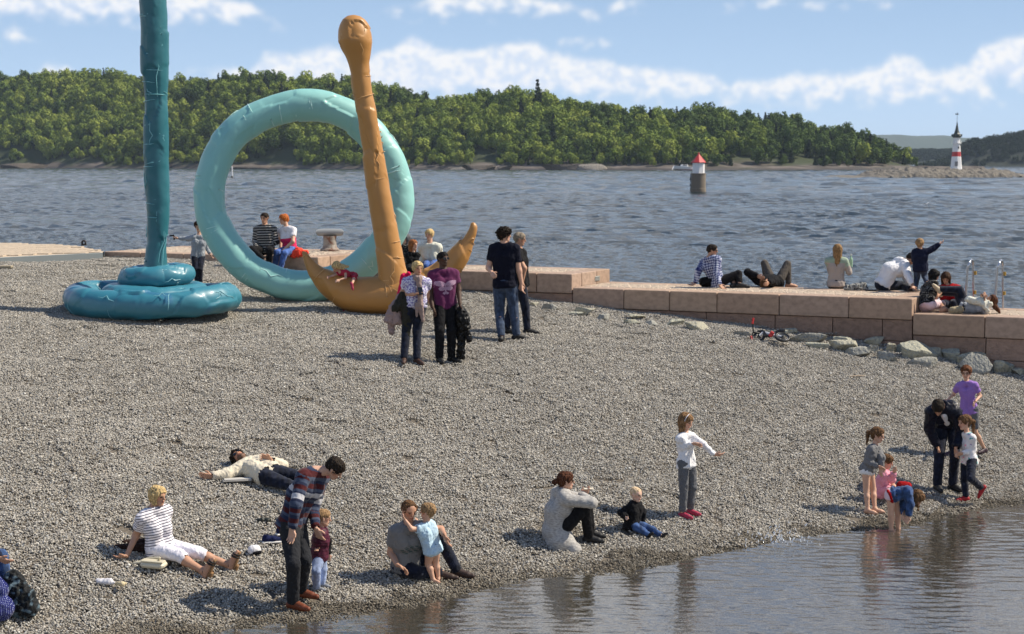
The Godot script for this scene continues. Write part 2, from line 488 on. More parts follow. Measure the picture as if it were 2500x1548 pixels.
func build_pond() -> void:
	var m := StandardMaterial3D.new()
	m.transparency = BaseMaterial3D.TRANSPARENCY_ALPHA
	var c := lin(0.075, 0.066, 0.048)
	c.a = 0.6
	m.albedo_color = c
	m.roughness = 0.03
	m.clearcoat_enabled = true
	m.clearcoat = 0.8
	m.clearcoat_roughness = 0.03
	m.metallic_specular = 0.7
	m.normal_enabled = true
	var t := noise_tex(0.03, 256, 3)
	t.as_normal_map = true
	t.bump_strength = 4.0
	m.normal_texture = t
	m.normal_scale = 0.3
	m.uv1_triplanar = true
	m.uv1_world_triplanar = true
	m.uv1_scale = Vector3(1.2, 1.2, 2.2)
	var nx := 380
	var nz := 290
	var mesh := sheet(nx, nz, func(i: int, j: int) -> Vector3:
		var x := -7.0 + i * 19.0 / nx
		var z := -13.0 - j * 14.5 / nz
		return Vector3(x, WATER + ripple(x, z), z), null, true)
	tag(put("shallow_water", mesh, m), "shallow rippled water in front of the gravel, mirroring the sky and people", "water", "", "structure")

func build_splash() -> void:
	var m := StandardMaterial3D.new()
	m.albedo_color = Color(0.93, 0.95, 0.97)
	m.roughness = 0.1
	var r := RandomNumberGenerator.new()
	r.seed = 8
	var st := begin()
	for i in 110:
		var a := r.randf() * TAU
		var d := absf(r.randfn(0.0, 0.2))
		var p := Vector3(cos(a) * d * 1.8, absf(r.randfn(0.0, 0.13)) * exp(-d * 2.0), sin(a) * d * 0.8)
		var s := r.randf_range(0.004, 0.011)
		tube_into(st, [p, p + Vector3(r.randfn(0, 0.5), r.randf_range(0.5, 1.6), r.randfn(0, 0.4)) * s * 1.6, p + Vector3(r.randfn(0, 0.7), 2.2, 0) * s * 1.6], [s * 0.5, s, s * 0.3], 5)
	var o := put("splash", st.commit(), m)
	o.position = Vector3(3.4, WATER + 0.005, -22.1)
	tag(o, "small white splash of thrown pebbles in the shallow water", "splash")

# ---------------------------------------------------------------- gravel
func gravel_material() -> StandardMaterial3D:
	var m := StandardMaterial3D.new()
	m.vertex_color_use_as_albedo = true
	m.roughness = 0.85
	m.metallic_specular = 0.35
	return m

func pebble_into(v: PackedVector3Array, n: PackedVector3Array, c: PackedColorArray, idx: PackedInt32Array, at: Vector3, r: Vector3, turn: Basis, col: Color, g: RandomNumberGenerator) -> void:
	# a worn stone: an octahedron with bulged edges, 32 faces
	var base := v.size()
	var raw := [Vector3(1, 0, 0), Vector3(-1, 0, 0), Vector3(0, 1, 0), Vector3(0, -1, 0), Vector3(0, 0, 1), Vector3(0, 0, -1)]
	var pts := raw.duplicate()
	var f := [[0, 4, 2], [4, 1, 2], [1, 5, 2], [5, 0, 2]]
	for i in pts.size():
		pts[i] = pts[i] * g.randf_range(0.78, 1.1)
	var mid := {}
	var faces := []
	for t in f:
		var e := []
		for k in 3:
			var a: int = t[k]
			var b: int = t[(k + 1) % 3]
			var key := Vector2i(mini(a, b), maxi(a, b))
			if not mid.has(key):
				mid[key] = pts.size()
				pts.append((raw[a] + raw[b]).normalized() * g.randf_range(0.86, 1.04))
			e.append(mid[key])
		faces.append([t[0], e[0], e[2]])
		faces.append([e[0], t[1], e[1]])
		faces.append([e[2], e[1], t[2]])
		faces.append([e[0], e[1], e[2]])
	for p in pts:
		var q: Vector3 = turn * (p * r)
		v.append(at + q)
		n.append((turn * (p / r)).normalized())
		c.append(col)
	for t in faces:
		idx.append_array([base + t[0], base + t[1], base + t[2]])

func pebble_patch(seed_: int) -> ArrayMesh:
	var g := RandomNumberGenerator.new()
	g.seed = seed_
	var v := PackedVector3Array()
	var n := PackedVector3Array()
	var c := PackedColorArray()
	var idx := PackedInt32Array()
	var tones := [Color(0.32, 0.295, 0.255), Color(0.26, 0.24, 0.205), Color(0.385, 0.36, 0.315), Color(0.20, 0.185, 0.165), Color(0.31, 0.27, 0.215), Color(0.28, 0.28, 0.27), Color(0.49, 0.47, 0.42), Color(0.12, 0.113, 0.105)]
	for i in 1080:
		var s := g.randf_range(0.0066, 0.0142) * (1.0 if g.randf() < 0.93 else 1.5)
		var r := Vector3(s * g.randf_range(0.85, 1.3), s * g.randf_range(0.55, 0.85), s)
		var t: Color = tones[mini(int(absf(g.randfn(0.0, 3.0))), 7)]
		t = t * g.randf_range(0.8, 1.15)
		t.a = 1.0
		var at := Vector3(g.randf_range(-0.31, 0.31), g.randf_range(-0.016, 0.016), g.randf_range(-0.31, 0.31))
		pebble_into(v, n, c, idx, at, r, Basis.from_euler(Vector3(g.randfn(0, 0.35), g.randf() * TAU, g.randfn(0, 0.35))), t, g)
	return arrays_mesh(v, n, idx, c)

func build_beach() -> void:
	var m := StandardMaterial3D.new()
	m.roughness = 0.95
	m.albedo_texture = noise_tex(0.05, 512, 4, FastNoiseLite.TYPE_SIMPLEX_SMOOTH, ramp([[0.0, Color(0.24, 0.22, 0.19)], [0.5, Color(0.38, 0.35, 0.31)], [1.0, Color(0.54, 0.51, 0.46)]]))
	m.uv1_triplanar = true
	m.uv1_world_triplanar = true
	m.uv1_scale = Vector3(1.3, 1.3, 1.3)
	var mesh := sheet(150, 120, func(i: int, j: int) -> Vector3:
		var x := -18.0 + i * 0.24
		var z := -14.0 - j * 0.27
		return Vector3(x, ground(x, z) - 0.022, z), null, true)
	tag(put("gravel_beach", mesh, m), "sloping bank of grey gravel between the pier and the shallow water", "beach", "", "structure")
	var bed := sheet(20, 20, func(i: int, j: int) -> Vector3: return Vector3(-14000.0 + i * 1400.0, -6.0, 4000.0 - j * 900.0), null, true)
	tag(put("seabed", bed, flat(lin(0.05, 0.05, 0.04), 0.9)), "dark sea bottom", "seabed", "", "structure")
	var mat_ := gravel_material()
	var patches := []
	for k in 8:
		patches.append([])
	var g := RandomNumberGenerator.new()
	g.seed = 77
	var step := 0.5
	var z := -15.2
	while z > -43.0:
		var half := 0.30 * -z + 1.2
		var x := -half
		while x < half:
			var px := x + g.randf_range(-0.08, 0.08)
			var pz := z + g.randf_range(-0.08, 0.08)
			var d := beach_d(px, pz)
			var dry := pz > pier_z(px) - 0.3 if px > -9.4 else pz > -39.0 + (-9.2 - px) * 1.17 - 0.3
			if d > -3.6 and dry:
				patches[g.randi() % 8].append(Vector3(px, d, pz))
			x += step
		z -= step
	for k in 8:
		var mm := MultiMesh.new()
		mm.transform_format = MultiMesh.TRANSFORM_3D
		mm.use_colors = true
		mm.mesh = pebble_patch(100 + k)
		mm.instance_count = patches[k].size()
		for i in patches[k].size():
			var p: Vector3 = patches[k][i]
			var y := ground(p.x, p.z)
			var gx := ground(p.x + 0.3, p.z) - ground(p.x - 0.3, p.z)
			var gz := ground(p.x, p.z + 0.3) - ground(p.x, p.z - 0.3)
			var nn := Vector3(-gx / 0.6, 1.0, -gz / 0.6).normalized()
			var b := Basis(Quaternion(UP, nn)) * Basis.from_euler(Vector3(g.randfn(0, 0.025), 0, g.randfn(0, 0.025))) * Basis(UP, g.randf() * TAU)
			mm.set_instance_transform(i, Transform3D(b, Vector3(p.x, y, p.z)))
			var dry_ := smoothstep(0.05, 0.6, p.y + 0.2 * fbm(Vector3(p.x, 0, p.z), 0.5))
			var t := 1.20 * lerpf(0.42, 1.0, dry_) * (1.0 + 0.10 * fbm(Vector3(p.x, 0, p.z), 0.35))
			mm.set_instance_color(i, Color(t, t * lerpf(0.95, 1.012, dry_), t * lerpf(0.86, 1.025, dry_)))
		var o := MultiMeshInstance3D.new()
		o.name = numbered("gravel")
		o.multimesh = mm
		o.material_override = mat_
		add_child(o, true)
		tag(o, "loose grey and beige pebbles covering the beach", "gravel", "pebbles of the beach", "stuff")

# ---------------------------------------------------------------- pier
func granite(tone: Color, rough_amp: float, seed_: int) -> StandardMaterial3D:
	var m := StandardMaterial3D.new()
	var a := tone * 0.78
	var b := tone * 1.14
	a.a = 1.0
	b.a = 1.0
	m.albedo_texture = noise_tex(0.02, 512, 6, FastNoiseLite.TYPE_SIMPLEX_SMOOTH, ramp([[0.2, a.linear_to_srgb()], [0.5, tone.linear_to_srgb()], [0.8, b.linear_to_srgb()]]), seed_)
	m.roughness = 0.85
	m.uv1_triplanar = true
	m.uv1_world_triplanar = true
	m.uv1_scale = Vector3(0.7, 0.7, 0.7)
	m.heightmap_enabled = true
	m.heightmap_texture = noise_tex(0.09, 256, 5, FastNoiseLite.TYPE_SIMPLEX_SMOOTH, null, seed_ + 1)
	m.heightmap_scale = rough_amp
	return m

func pier_at(x: float, y: float, back: float) -> Vector3:
	return Vector3(x, y, pier_z(x)) + PW * back

# one level of the pier between two x along its front line
func pier_level(x0: float, x1: float, top: float, wide: float, low: float, label: String, seed_: int, deck: StandardMaterial3D, faces: Array, dark: Array) -> void:
	var g := RandomNumberGenerator.new()
	g.seed = seed_
	var a := Vector3(x0, top, pier_z(x0))
	var len_ := (x1 - x0) * 1.1067
	var t := thing("granite_pier", label, "pier", a, -atan2(PU.z, PU.x))
	# local axes: x along the front, -z away from the beach
	var course := 0.4
	var y := 0.0
	var row := 0
	while top + y > low - 0.1:
		var s := 0.0
		while s < len_ - 0.02:
			var l := g.randf_range(0.85, 1.35)
			if row == 1: l *= 1.05
			if s + l > len_ - 0.45: l = len_ - s
			var deep := 0.5
			var inset := 0.0 if row == 0 else 0.035
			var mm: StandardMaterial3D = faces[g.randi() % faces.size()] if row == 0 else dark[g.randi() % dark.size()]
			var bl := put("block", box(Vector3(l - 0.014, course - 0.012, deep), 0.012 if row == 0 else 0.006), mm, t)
			bl.position = Vector3(s + l / 2, y - course / 2, -deep / 2 - inset)
			s += l
		y -= course
		row += 1
	# right-hand end, in blocks too
	var e := 0.5
	while e < wide - 0.05:
		var l := g.randf_range(0.7, 1.0)
		if e + l > wide - 0.35: l = wide - e
		for r in 2:
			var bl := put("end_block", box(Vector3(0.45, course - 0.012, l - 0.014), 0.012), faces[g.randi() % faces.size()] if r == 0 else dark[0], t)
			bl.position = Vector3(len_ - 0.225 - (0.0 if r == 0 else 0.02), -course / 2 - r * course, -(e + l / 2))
		e += l
	# back edge
	var s2 := 0.0
	while s2 < len_ - 0.5:
		var l := g.randf_range(1.1, 1.6)
		if s2 + l > len_ - 1.0: l = len_ - 0.46 - s2
		for r in 5:
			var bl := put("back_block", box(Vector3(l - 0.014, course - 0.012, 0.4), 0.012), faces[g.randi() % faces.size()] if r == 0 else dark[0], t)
			bl.position = Vector3(s2 + l / 2, -course / 2 - r * course, -wide + 0.2)
		s2 += l
	# core and the setts of the deck
	put("core", box(Vector3(len_ - 0.5, 2.4, wide - 0.95)), dark[0], t).position = Vector3(len_ / 2 - 0.22, -1.2 - 0.05, -0.5 - (wide - 0.95) / 2 + 0.02)
	var st := begin()
	var z := 0.52
	while z < wide - 0.46:
		var x := 0.02
		var d := g.randf_range(0.10, 0.13)
		while x < len_ - 0.5:
			var l := g.randf_range(0.10, 0.2)
			box_into(st, Vector3(x + l / 2, -0.035 + g.randf_range(-0.004, 0.005), -(z + d / 2)), Vector3(l - 0.012, 0.06, d - 0.012), 0.008)
			x += l
		z += d
	tag(put("setts", st.commit(), deck, t), "", "", "", "stuff")

func build_pier() -> void:
	var faces := []
	for k in 4:
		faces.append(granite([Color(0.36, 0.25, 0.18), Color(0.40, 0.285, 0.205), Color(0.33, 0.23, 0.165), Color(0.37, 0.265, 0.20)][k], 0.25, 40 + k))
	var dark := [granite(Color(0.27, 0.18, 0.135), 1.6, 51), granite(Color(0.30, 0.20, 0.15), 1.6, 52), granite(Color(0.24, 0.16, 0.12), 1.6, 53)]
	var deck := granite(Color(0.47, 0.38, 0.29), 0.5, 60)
	pier_level(-9.3, -4.15, 2.82, 3.0, 1.9, "highest granite level of the pier with the mooring bollard on it", 1, deck, faces, dark)
	pier_level(-4.14, 1.2, 2.62, 2.0, 1.4, "second pink granite level of the pier behind the orange anchor", 2, deck, faces, dark)
	pier_level(1.21, 7.35, 2.35, 2.0, 1.0, "long granite level of the pier where four people and a boy rest", 3, deck, faces, dark)
	pier_level(7.36, 13.5, 2.08, 2.0, 0.8, "lowest granite level of the pier at the bathing ladder", 4, deck, faces, dark)
	# small steel plaques let into the ends of the two upper levels
	for p in [[-4.15, 2.82, 1.35, "pale steel plaque in the end of the highest pier level"], [1.2, 2.62, 1.3, "pale steel plaque in the end of the pier level by the two men"]]:
		var pos: Vector3 = pier_at(p[0], p[1] - 0.17, p[2]) + PU * 0.004
		var o := thing("step_light", p[3], "plaque", pos, -atan2(PU.z, PU.x))
		put("plate", box(Vector3(0.02, 0.10, 0.24), 0.004), flat(Color(0.72, 0.72, 0.68), 0.4, 0.6), o)
		for k in 3:
			put("louvre", box(Vector3(0.012, 0.012, 0.2), 0.002), flat(Color(0.55, 0.55, 0.53), 0.4, 0.6), o).position = Vector3(0.012, -0.03 + k * 0.03, 0)
	# paved terrace at the left with its steel edging
	var pave := granite(Color(0.46, 0.37, 0.27), 0.4, 66)
	var terrace := thing("terrace", "pale paved terrace at the left end of the pier", "terrace", Vector3.ZERO)
	var poly := [Vector2(-9.32, -40.23), Vector2(-9.22, -39.6), Vector2(-11.0, -37.5), Vector2(-16.0, -31.6), Vector2(-30.0, -31.6), Vector2(-30.0, -54.0), Vector2(-10.65, -43.0)]
	var st := begin()
	var tri := Geometry2D.triangulate_polygon(PackedVector2Array(poly))
	for k in range(0, tri.size(), 3):
		var q := [poly[tri[k]], poly[tri[k + 1]], poly[tri[k + 2]]]
		if (q[1] - q[0]).cross(q[2] - q[0]) < 0: q.reverse()
		for p in q:
			st.set_normal(UP)
			st.add_vertex(Vector3(p.x, 2.81, p.y))
	for k in poly.size():
		var p0: Vector2 = poly[k]
		var p1: Vector2 = poly[(k + 1) % poly.size()]
		var n := Vector3(p1.y - p0.y, 0, -(p1.x - p0.x)).normalized()
		for e in [[p0, 2.81], [p1, 2.81], [p0, 0.0], [p1, 2.81], [p1, 0.0], [p0, 0.0]]:
			st.set_normal(n)
			st.add_vertex(Vector3(e[0].x, e[1], e[0].y))
	put("slab", st.commit(), pave, terrace)
	st = begin()
	var g := RandomNumberGenerator.new()
	g.seed = 4
	for j in 26:
		for i in 22:
			var x := -20.0 + i * 0.5 + (0.25 if j % 2 else 0.0)
			var z := -44.5 + j * 0.3
			if Geometry2D.is_point_in_polygon(Vector2(x + 0.24, z), PackedVector2Array(poly)) and Geometry2D.is_point_in_polygon(Vector2(x - 0.24, z - 0.14), PackedVector2Array(poly)) and Geometry2D.is_point_in_polygon(Vector2(x + 0.24, z + 0.14), PackedVector2Array(poly)):
				box_into(st, Vector3(x, 2.812 + g.randf_range(-0.003, 0.003), z), Vector3(0.488, 0.04, 0.288), 0.006)
	tag(put("paving_slabs", st.commit(), pave, terrace), "", "", "", "stuff")
	var edge := begin()
	var e0 := Vector3(-9.2, 2.735, -39.57)
	var e1 := Vector3(-16.0, 2.735, -31.52)
	box_into(edge, (e0 + e1) / 2, Vector3((e1 - e0).length(), 0.17, 0.03), 0.004, Basis(UP, -atan2(e1.z - e0.z, e1.x - e0.x)))
	put("steel_edging", edge.commit(), flat(Color(0.52, 0.55, 0.56), 0.55, 0.5), terrace)

# ---------------------------------------------------------------- rocks
func rock_mesh(seed_: int, s: Vector3) -> ArrayMesh:
	var g := RandomNumberGenerator.new()
	g.seed = seed_
	var sp := SphereMesh.new()
	sp.radius = 1.0
	sp.height = 2.0
	sp.radial_segments = 40
	sp.rings = 22
	var a := sp.get_mesh_arrays()
	var v: PackedVector3Array = a[Mesh.ARRAY_VERTEX]
	var idx: PackedInt32Array = a[Mesh.ARRAY_INDEX]
	var planes := []
	for i in 11:
		var n := Vector3(g.randfn(0, 1), g.randfn(0, 0.8), g.randfn(0, 1)).normalized()
		planes.append([n, g.randf_range(0.34, 0.68)])
	planes.append([UP.rotated(Vector3.RIGHT, g.randfn(0, 0.25)), g.randf_range(0.4, 0.6)])
	for i in v.size():
		var p := v[i] * 1.15
		for q in planes:
			var d: float = p.dot(q[0]) - q[1]
			if d > 0: p -= q[0] * d * 0.96
		p += v[i] * (0.05 * fbm(p + Vector3(seed_ * 3.1, 0, 0), 1.6) + 0.03 * fbm(p + Vector3(0, seed_ * 1.7, 0), 5.0))
		v[i] = p * s
	return arrays_mesh(v, smooth_normals(v, idx), idx)

func rock_material(tone: Color, seed_: int, fine := 1.6) -> StandardMaterial3D:
	var m := StandardMaterial3D.new()
	var a := tone * 0.55
	var b := tone * 1.25
	a.a = 1.0
	b.a = 1.0
	m.albedo_texture = noise_tex(0.018, 512, 6, FastNoiseLite.TYPE_SIMPLEX_SMOOTH, ramp([[0.15, a.linear_to_srgb()], [0.45, tone.linear_to_srgb()], [0.62, (tone * Color(1.1, 1.02, 0.82)).linear_to_srgb()], [0.9, b.linear_to_srgb()]]), seed_)
	m.uv1_triplanar = true
	m.uv1_world_triplanar = true
	m.uv1_scale = Vector3(fine, fine, fine)
	m.roughness = 0.9
	m.heightmap_enabled = true
	m.heightmap_texture = noise_tex(0.03, 256, 6, FastNoiseLite.TYPE_SIMPLEX_SMOOTH, null, seed_ + 5)
	m.heightmap_scale = 3.0 * 1.6 / fine
	return m

func build_rocks() -> void:
	var ms := [rock_material(Color(0.33, 0.335, 0.29), 70), rock_material(Color(0.365, 0.355, 0.295), 71), rock_material(Color(0.27, 0.275, 0.265), 72)]
	for r in ROCKS:
		var x: float = r[0]
		var z: float = r[1]
		var o := put("boulder", rock_mesh(int(r[5]), Vector3(r[2], r[3], r[4])), ms[int(r[5]) % 3])
		o.position = on(x, z, r[3] * 0.30)
		o.rotation.y = r[6]
		tag(o, r[7], "boulder", "boulders along the foot of the pier")

# ---------------------------------------------------------------- sculptures
func taped(c: Color, rough := 0.22) -> StandardMaterial3D:
	var m := StandardMaterial3D.new()
	m.albedo_color = c
	m.roughness = rough
	m.clearcoat_enabled = true
	m.clearcoat = 0.2
	m.clearcoat_roughness = 0.22
	m.vertex_color_use_as_albedo = true
	return m

# a fat tube wrapped in overlapping sheets: facets, steps and creases
func wrapped(pts: Array, radii: Array, segs: int, closed: bool, seed_: int, amp := 1.0, pink := 0.0, lon := Vector3.ONE) -> ArrayMesh:
	var v := PackedVector3Array()
	var c := PackedColorArray()
	var idx := PackedInt32Array()
	var n := pts.size()
	var prev := Vector3(0.31, 0.2, 0.93)
	for i in n:
		var d: Vector3
		if closed: d = (pts[(i + 1) % n] - pts[(i - 1 + n) % n]).normalized()
		else: d = (pts[mini(i + 1, n - 1)] - pts[maxi(i - 1, 0)]).normalized()
		prev = (prev - d * prev.dot(d)).normalized()
		var q := d.cross(prev)
		for k in segs:
			var a := TAU * k / segs
			var o := prev * cos(a) + q * sin(a)
			var r: float = radii[i]
			var p: Vector3 = pts[i] + o * r
			var e := p + Vector3(seed_ * 7.3, seed_ * 3.1, 0)
			var cell := cells.get_noise_3d(e.x, e.y, e.z)
			var tilt := o.dot(Vector3(sin(cell * 91.0), sin(cell * 57.0 + 1.0), sin(cell * 33.0 + 2.0)))
			r += amp * (0.012 * cell + 0.010 * tilt + 0.028 * fbm(e, 0.55) + 0.008 * fbm(e, 2.3))
			v.append(pts[i] + o * r)
			var shade := 1.0 + 0.07 * cell
			var col := Color(shade, shade, shade)
			if pink > 0.0:
				var w := smoothstep(0.42, 0.6, fbm(e + Vector3(9, 0, 0), 0.8) + pink * clampf(o.y, 0.0, 1.0) * 0.35)
				col = col.lerp(Color(1.9, 0.75, 1.1), w * 0.8)
			c.append(col)
	var last := n if closed else n - 1
	for i in last:
		var i2 := (i + 1) % n
		for k in segs:
			var k2 := (k + 1) % segs
			var a := i * segs + k
			var b := i * segs + k2
			var d2 := i2 * segs + k
			var e2 := i2 * segs + k2
			idx.append_array([a, d2, b, b, d2, e2])
	if not closed:
		for end in [0, n - 1]:
			var at: int = v.size()
			v.append(pts[end])
			c.append(Color.WHITE)
			for k in segs:
				var a: int = end * segs + k
				var b: int = end * segs + (k + 1) % segs
				if end == 0: idx.append_array([at, a, b])
				else: idx.append_array([at, b, a])
	return arrays_mesh(v, smooth_normals(v, idx), idx, c)

# short raised creases where the sheets are stuck together
func creases(pts: Array, radii: Array, count: int, seed_: int, closed := false, sunny := 0.0) -> ArrayMesh:
	var g := RandomNumberGenerator.new()
	g.seed = seed_
	var st := begin()
	var n := pts.size()
	for i in count:
		var s := g.randf_range(1.0, n - 2.0)
		var a := g.randf_range(-PI, PI)
		var ds := g.randfn(0.0, 1.0)
		var da := g.randfn(0.0, 0.55)
		if i % 2 == 0:
			ds = g.randfn(0.0, 0.15)
			da = g.randf_range(0.7, 2.2)
		var step_len: float = (pts[1] - pts[0]).length()
		var path := []
		var rr := []
		var m := 6
		for k in m:
			var t := float(k) / (m - 1)
			var at := clampf(s + ds * t * 0.22 / step_len, 0.0, n - 1.001)
			var i0 := int(at)
			var p: Vector3 = pts[i0].lerp(pts[i0 + 1], at - i0)
			var d: Vector3 = (pts[mini(i0 + 1, n - 1)] - pts[maxi(i0 - 1, 0)]).normalized()
			var x := Vector3(0.31, 0.2, 0.93)
			x = (x - d * x.dot(d)).normalized()
			var y := d.cross(x)
			var ang := a + da * t + (0.25 if k == 3 else 0.0)
			path.append(p + (x * cos(ang) + y * sin(ang)) * (lerpf(radii[i0], radii[i0 + 1], at - i0) + 0.004))
			rr.append(0.009 * sin(PI * (t * 0.86 + 0.07)))
		tube_into(st, path, rr, 5)
	return st.commit()

func spline(ctrl: Array, radii: Array, step: float) -> Array:
	var pts := []
	var rr := []
	var n := ctrl.size()
	for i in n - 1:
		var p0: Vector3 = ctrl[maxi(i - 1, 0)]
		var p1: Vector3 = ctrl[i]
		var p2: Vector3 = ctrl[i + 1]
		var p3: Vector3 = ctrl[mini(i + 2, n - 1)]
		var m := maxi(1, int((p2 - p1).length() / step))
		for k in m + (1 if i == n - 2 else 0):
			var t := float(k) / m
			pts.append(p1.cubic_interpolate(p2, p0, p3, t))
			rr.append(cubic_interpolate(radii[i], radii[i + 1], radii[maxi(i - 1, 0)], radii[mini(i + 2, n - 1)], t))
	return [pts, rr]

func ring_path(r: float, step: float, wob: float, seed_: int, flat_y := false, sx := 1.0, sy := 1.0) -> Array:
	var n := int(TAU * r / step)
	var out := []
	for i in n:
		var a := TAU * i / n
		var q := r * (1.0 + wob * fbm(Vector3(cos(a), sin(a), seed_), 0.9))
		out.append(Vector3(cos(a) * q * sx, 0, sin(a) * q * sy) if flat_y else Vector3(cos(a) * q * sx, sin(a) * q * sy, 0))
	return out

func filled(n: int, r: float) -> Array:
	var a := []
	for i in n: a.append(r)
	return a

func build_sculptures() -> void:
	cells.noise_type = FastNoiseLite.TYPE_CELLULAR
	cells.cellular_return_type = FastNoiseLite.RETURN_CELL_VALUE
	cells.frequency = 1.35
	cells.fractal_type = FastNoiseLite.FRACTAL_NONE
	cells.seed = 9
	var glint_paint := func(c: Color) -> StandardMaterial3D: return taped(c, 0.3)  # creases painted paler than their sheets to imitate glints
	# aqua ring
	var ring_m := taped(lin(0.25, 0.53, 0.50), 0.52)
	var ring := thing("ring_sculpture", "giant pale turquoise ring of wrapped sheets standing upright on the gravel", "sculpture", RING, 0.10)
	var path := ring_path(1.755, 0.028, 0.03, 3, false, 1.02, 0.985)
	put("ring", wrapped(path, filled(path.size(), 0.30), 64, true, 1, 1.0), ring_m, ring).position.y = 2.03
	put("crease", creases(path, filled(path.size(), 0.30), 80, 31), glint_paint.call(lin(0.50, 0.75, 0.72)), ring).position.y = 2.03
	ring.rotation.x = -0.06
	# ochre anchor
	var an_m := taped(lin(0.44, 0.21, 0.05), 0.5)
	var an := thing("anchor_sculpture", "giant ochre anchor of wrapped sheets leaning left in front of the ring", "sculpture", ANCHOR)
	var sh := spline(ANCHOR_SHANK, ANCHOR_SHANK_R, 0.03)
	put("shank", wrapped(sh[0], sh[1], 56, false, 2, 1.0), an_m, an)
	put("crease", creases(sh[0], sh[1], 50, 32), glint_paint.call(lin(0.62, 0.36, 0.14)), an)
	var ar := spline(ANCHOR_ARMS, ANCHOR_ARMS_R, 0.03)
	put("arms", wrapped(ar[0], ar[1], 64, false, 3, 1.1), an_m, an)
	put("crease", creases(ar[0], ar[1], 40, 33), glint_paint.call(lin(0.58, 0.33, 0.12)), an)
	# dark teal post rising from a coil
	var post_m := taped(lin(0.012, 0.125, 0.158), 0.45)
	var coil_m := taped(lin(0.032, 0.185, 0.255), 0.45)
	var post := thing("coil_sculpture", "tall dark teal post of wrapped sheets rising from a blue coil on the gravel", "sculpture", COIL)
	var pp := spline(POST, POST_R, 0.03)
	put("post", wrapped(pp[0], pp[1], 48, false, 4, 1.0, 0.0), post_m, post)
	put("crease", creases(pp[0], pp[1], 90, 34), glint_paint.call(lin(0.16, 0.42, 0.46)), post)
	var c1 := ring_path(1.27, 0.03, 0.10, 5, true, 1.04, 0.92)
	for i in c1.size(): c1[i].y = 0.235 + 0.03 * sin(i * TAU / c1.size() * 2.0 + 1.0)
	put("lower_coil", wrapped(c1, filled(c1.size(), 0.25), 56, true, 5, 1.7, 0.5), coil_m, post)
	put("crease", creases(c1, filled(c1.size(), 0.255), 60, 35), glint_paint.call(lin(0.20, 0.45, 0.52)), post)
	var c0 := ring_path(0.72, 0.03, 0.08, 6, true)
	for i in c0.size(): c0[i].y = 0.22
	put("inner_coil", wrapped(c0, filled(c0.size(), 0.27), 48, true, 6, 1.5, 0.5), coil_m, post)
	var c2 := ring_path(0.49, 0.025, 0.10, 7, true, 1.08, 0.95)
	for i in c2.size(): c2[i].y = 0.64 + 0.03 * sin(i * TAU / c2.size() + 2.0)
	put("upper_coil", wrapped(c2, filled(c2.size(), 0.175), 44, true, 7, 1.6, 0.6), coil_m, post)
	put("crease", creases(c2, filled(c2.size(), 0.18), 30, 36), glint_paint.call(lin(0.20, 0.45, 0.52)), post)

# ---------------------------------------------------------------- island, trees, far shore
const SKYLINE := [Vector2(-700, 60), Vector2(-560, 74), Vector2(-447, 78.9), Vector2(-395, 78.5), Vector2(-338, 79.9), Vector2(-313, 78.3), Vector2(-289, 72.7), Vector2(-252, 69.9), Vector2(-200, 73.0), Vector2(-149, 68.6), Vector2(-123, 66.9), Vector2(-104, 62.4), Vector2(-77, 57.0), Vector2(-47, 49.1), Vector2(-19, 52.1), Vector2(0, 53.0), Vector2(21, 51.7), Vector2(42, 45.1), Vector2(60, 41.6), Vector2(83, 37.9), Vector2(104, 40.0), Vector2(131, 39.8), Vector2(154, 37.4), Vector2(182, 35.6), Vector2(211, 28.4), Vector2(228, 27.4), Vector2(240, 23.9), Vector2(249, 17.0), Vector2(258, 11.0), Vector2(266, 4.0), Vector2(275, 0.0)]
const SHORE := [Vector2(-900, -1560), Vector2(-480, -1380), Vector2(-240, -1220), Vector2(-56, -1060), Vector2(88, -980), Vector2(275, -1045)]

func along(t: Array, x: float) -> float:
	if x <= t[0].x: return t[0].y
	for i in t.size() - 1:
		if x <= t[i + 1].x: return lerpf(t[i].y, t[i + 1].y, (x - t[i].x) / (t[i + 1].x - t[i].x))
	return t[-1].y

func isle(x: float, depth: float) -> float:
	# height of bare ground `depth` metres behind the shoreline
	var top := maxf(along(SKYLINE, x) * 0.985 - 12.5, -2.0)
	var d := depth + 7.0 * fbm(Vector3(x, 0, 7), 0.012)
	var t := clampf(d / 130.0, 0.0, 1.0)
	var rise := 0.62 * t + 0.38 * smoothstep(0.0, 1.0, t)
	var h := top * rise
	if d > 150.0: h *= 1.0 - (d - 150.0) / 400.0
	h += 2.2 * fbm(Vector3(x, 0, depth), 0.02) * clampf(d / 20.0, 0.0, 1.0)
	if d < 12.0: h = lerpf(-1.2, maxf(h, 1.8 + 1.2 * fbm(Vector3(x, 3, depth), 0.07)), clampf((d + 2.0) / 8.0, 0.0, 1.0))
	return h

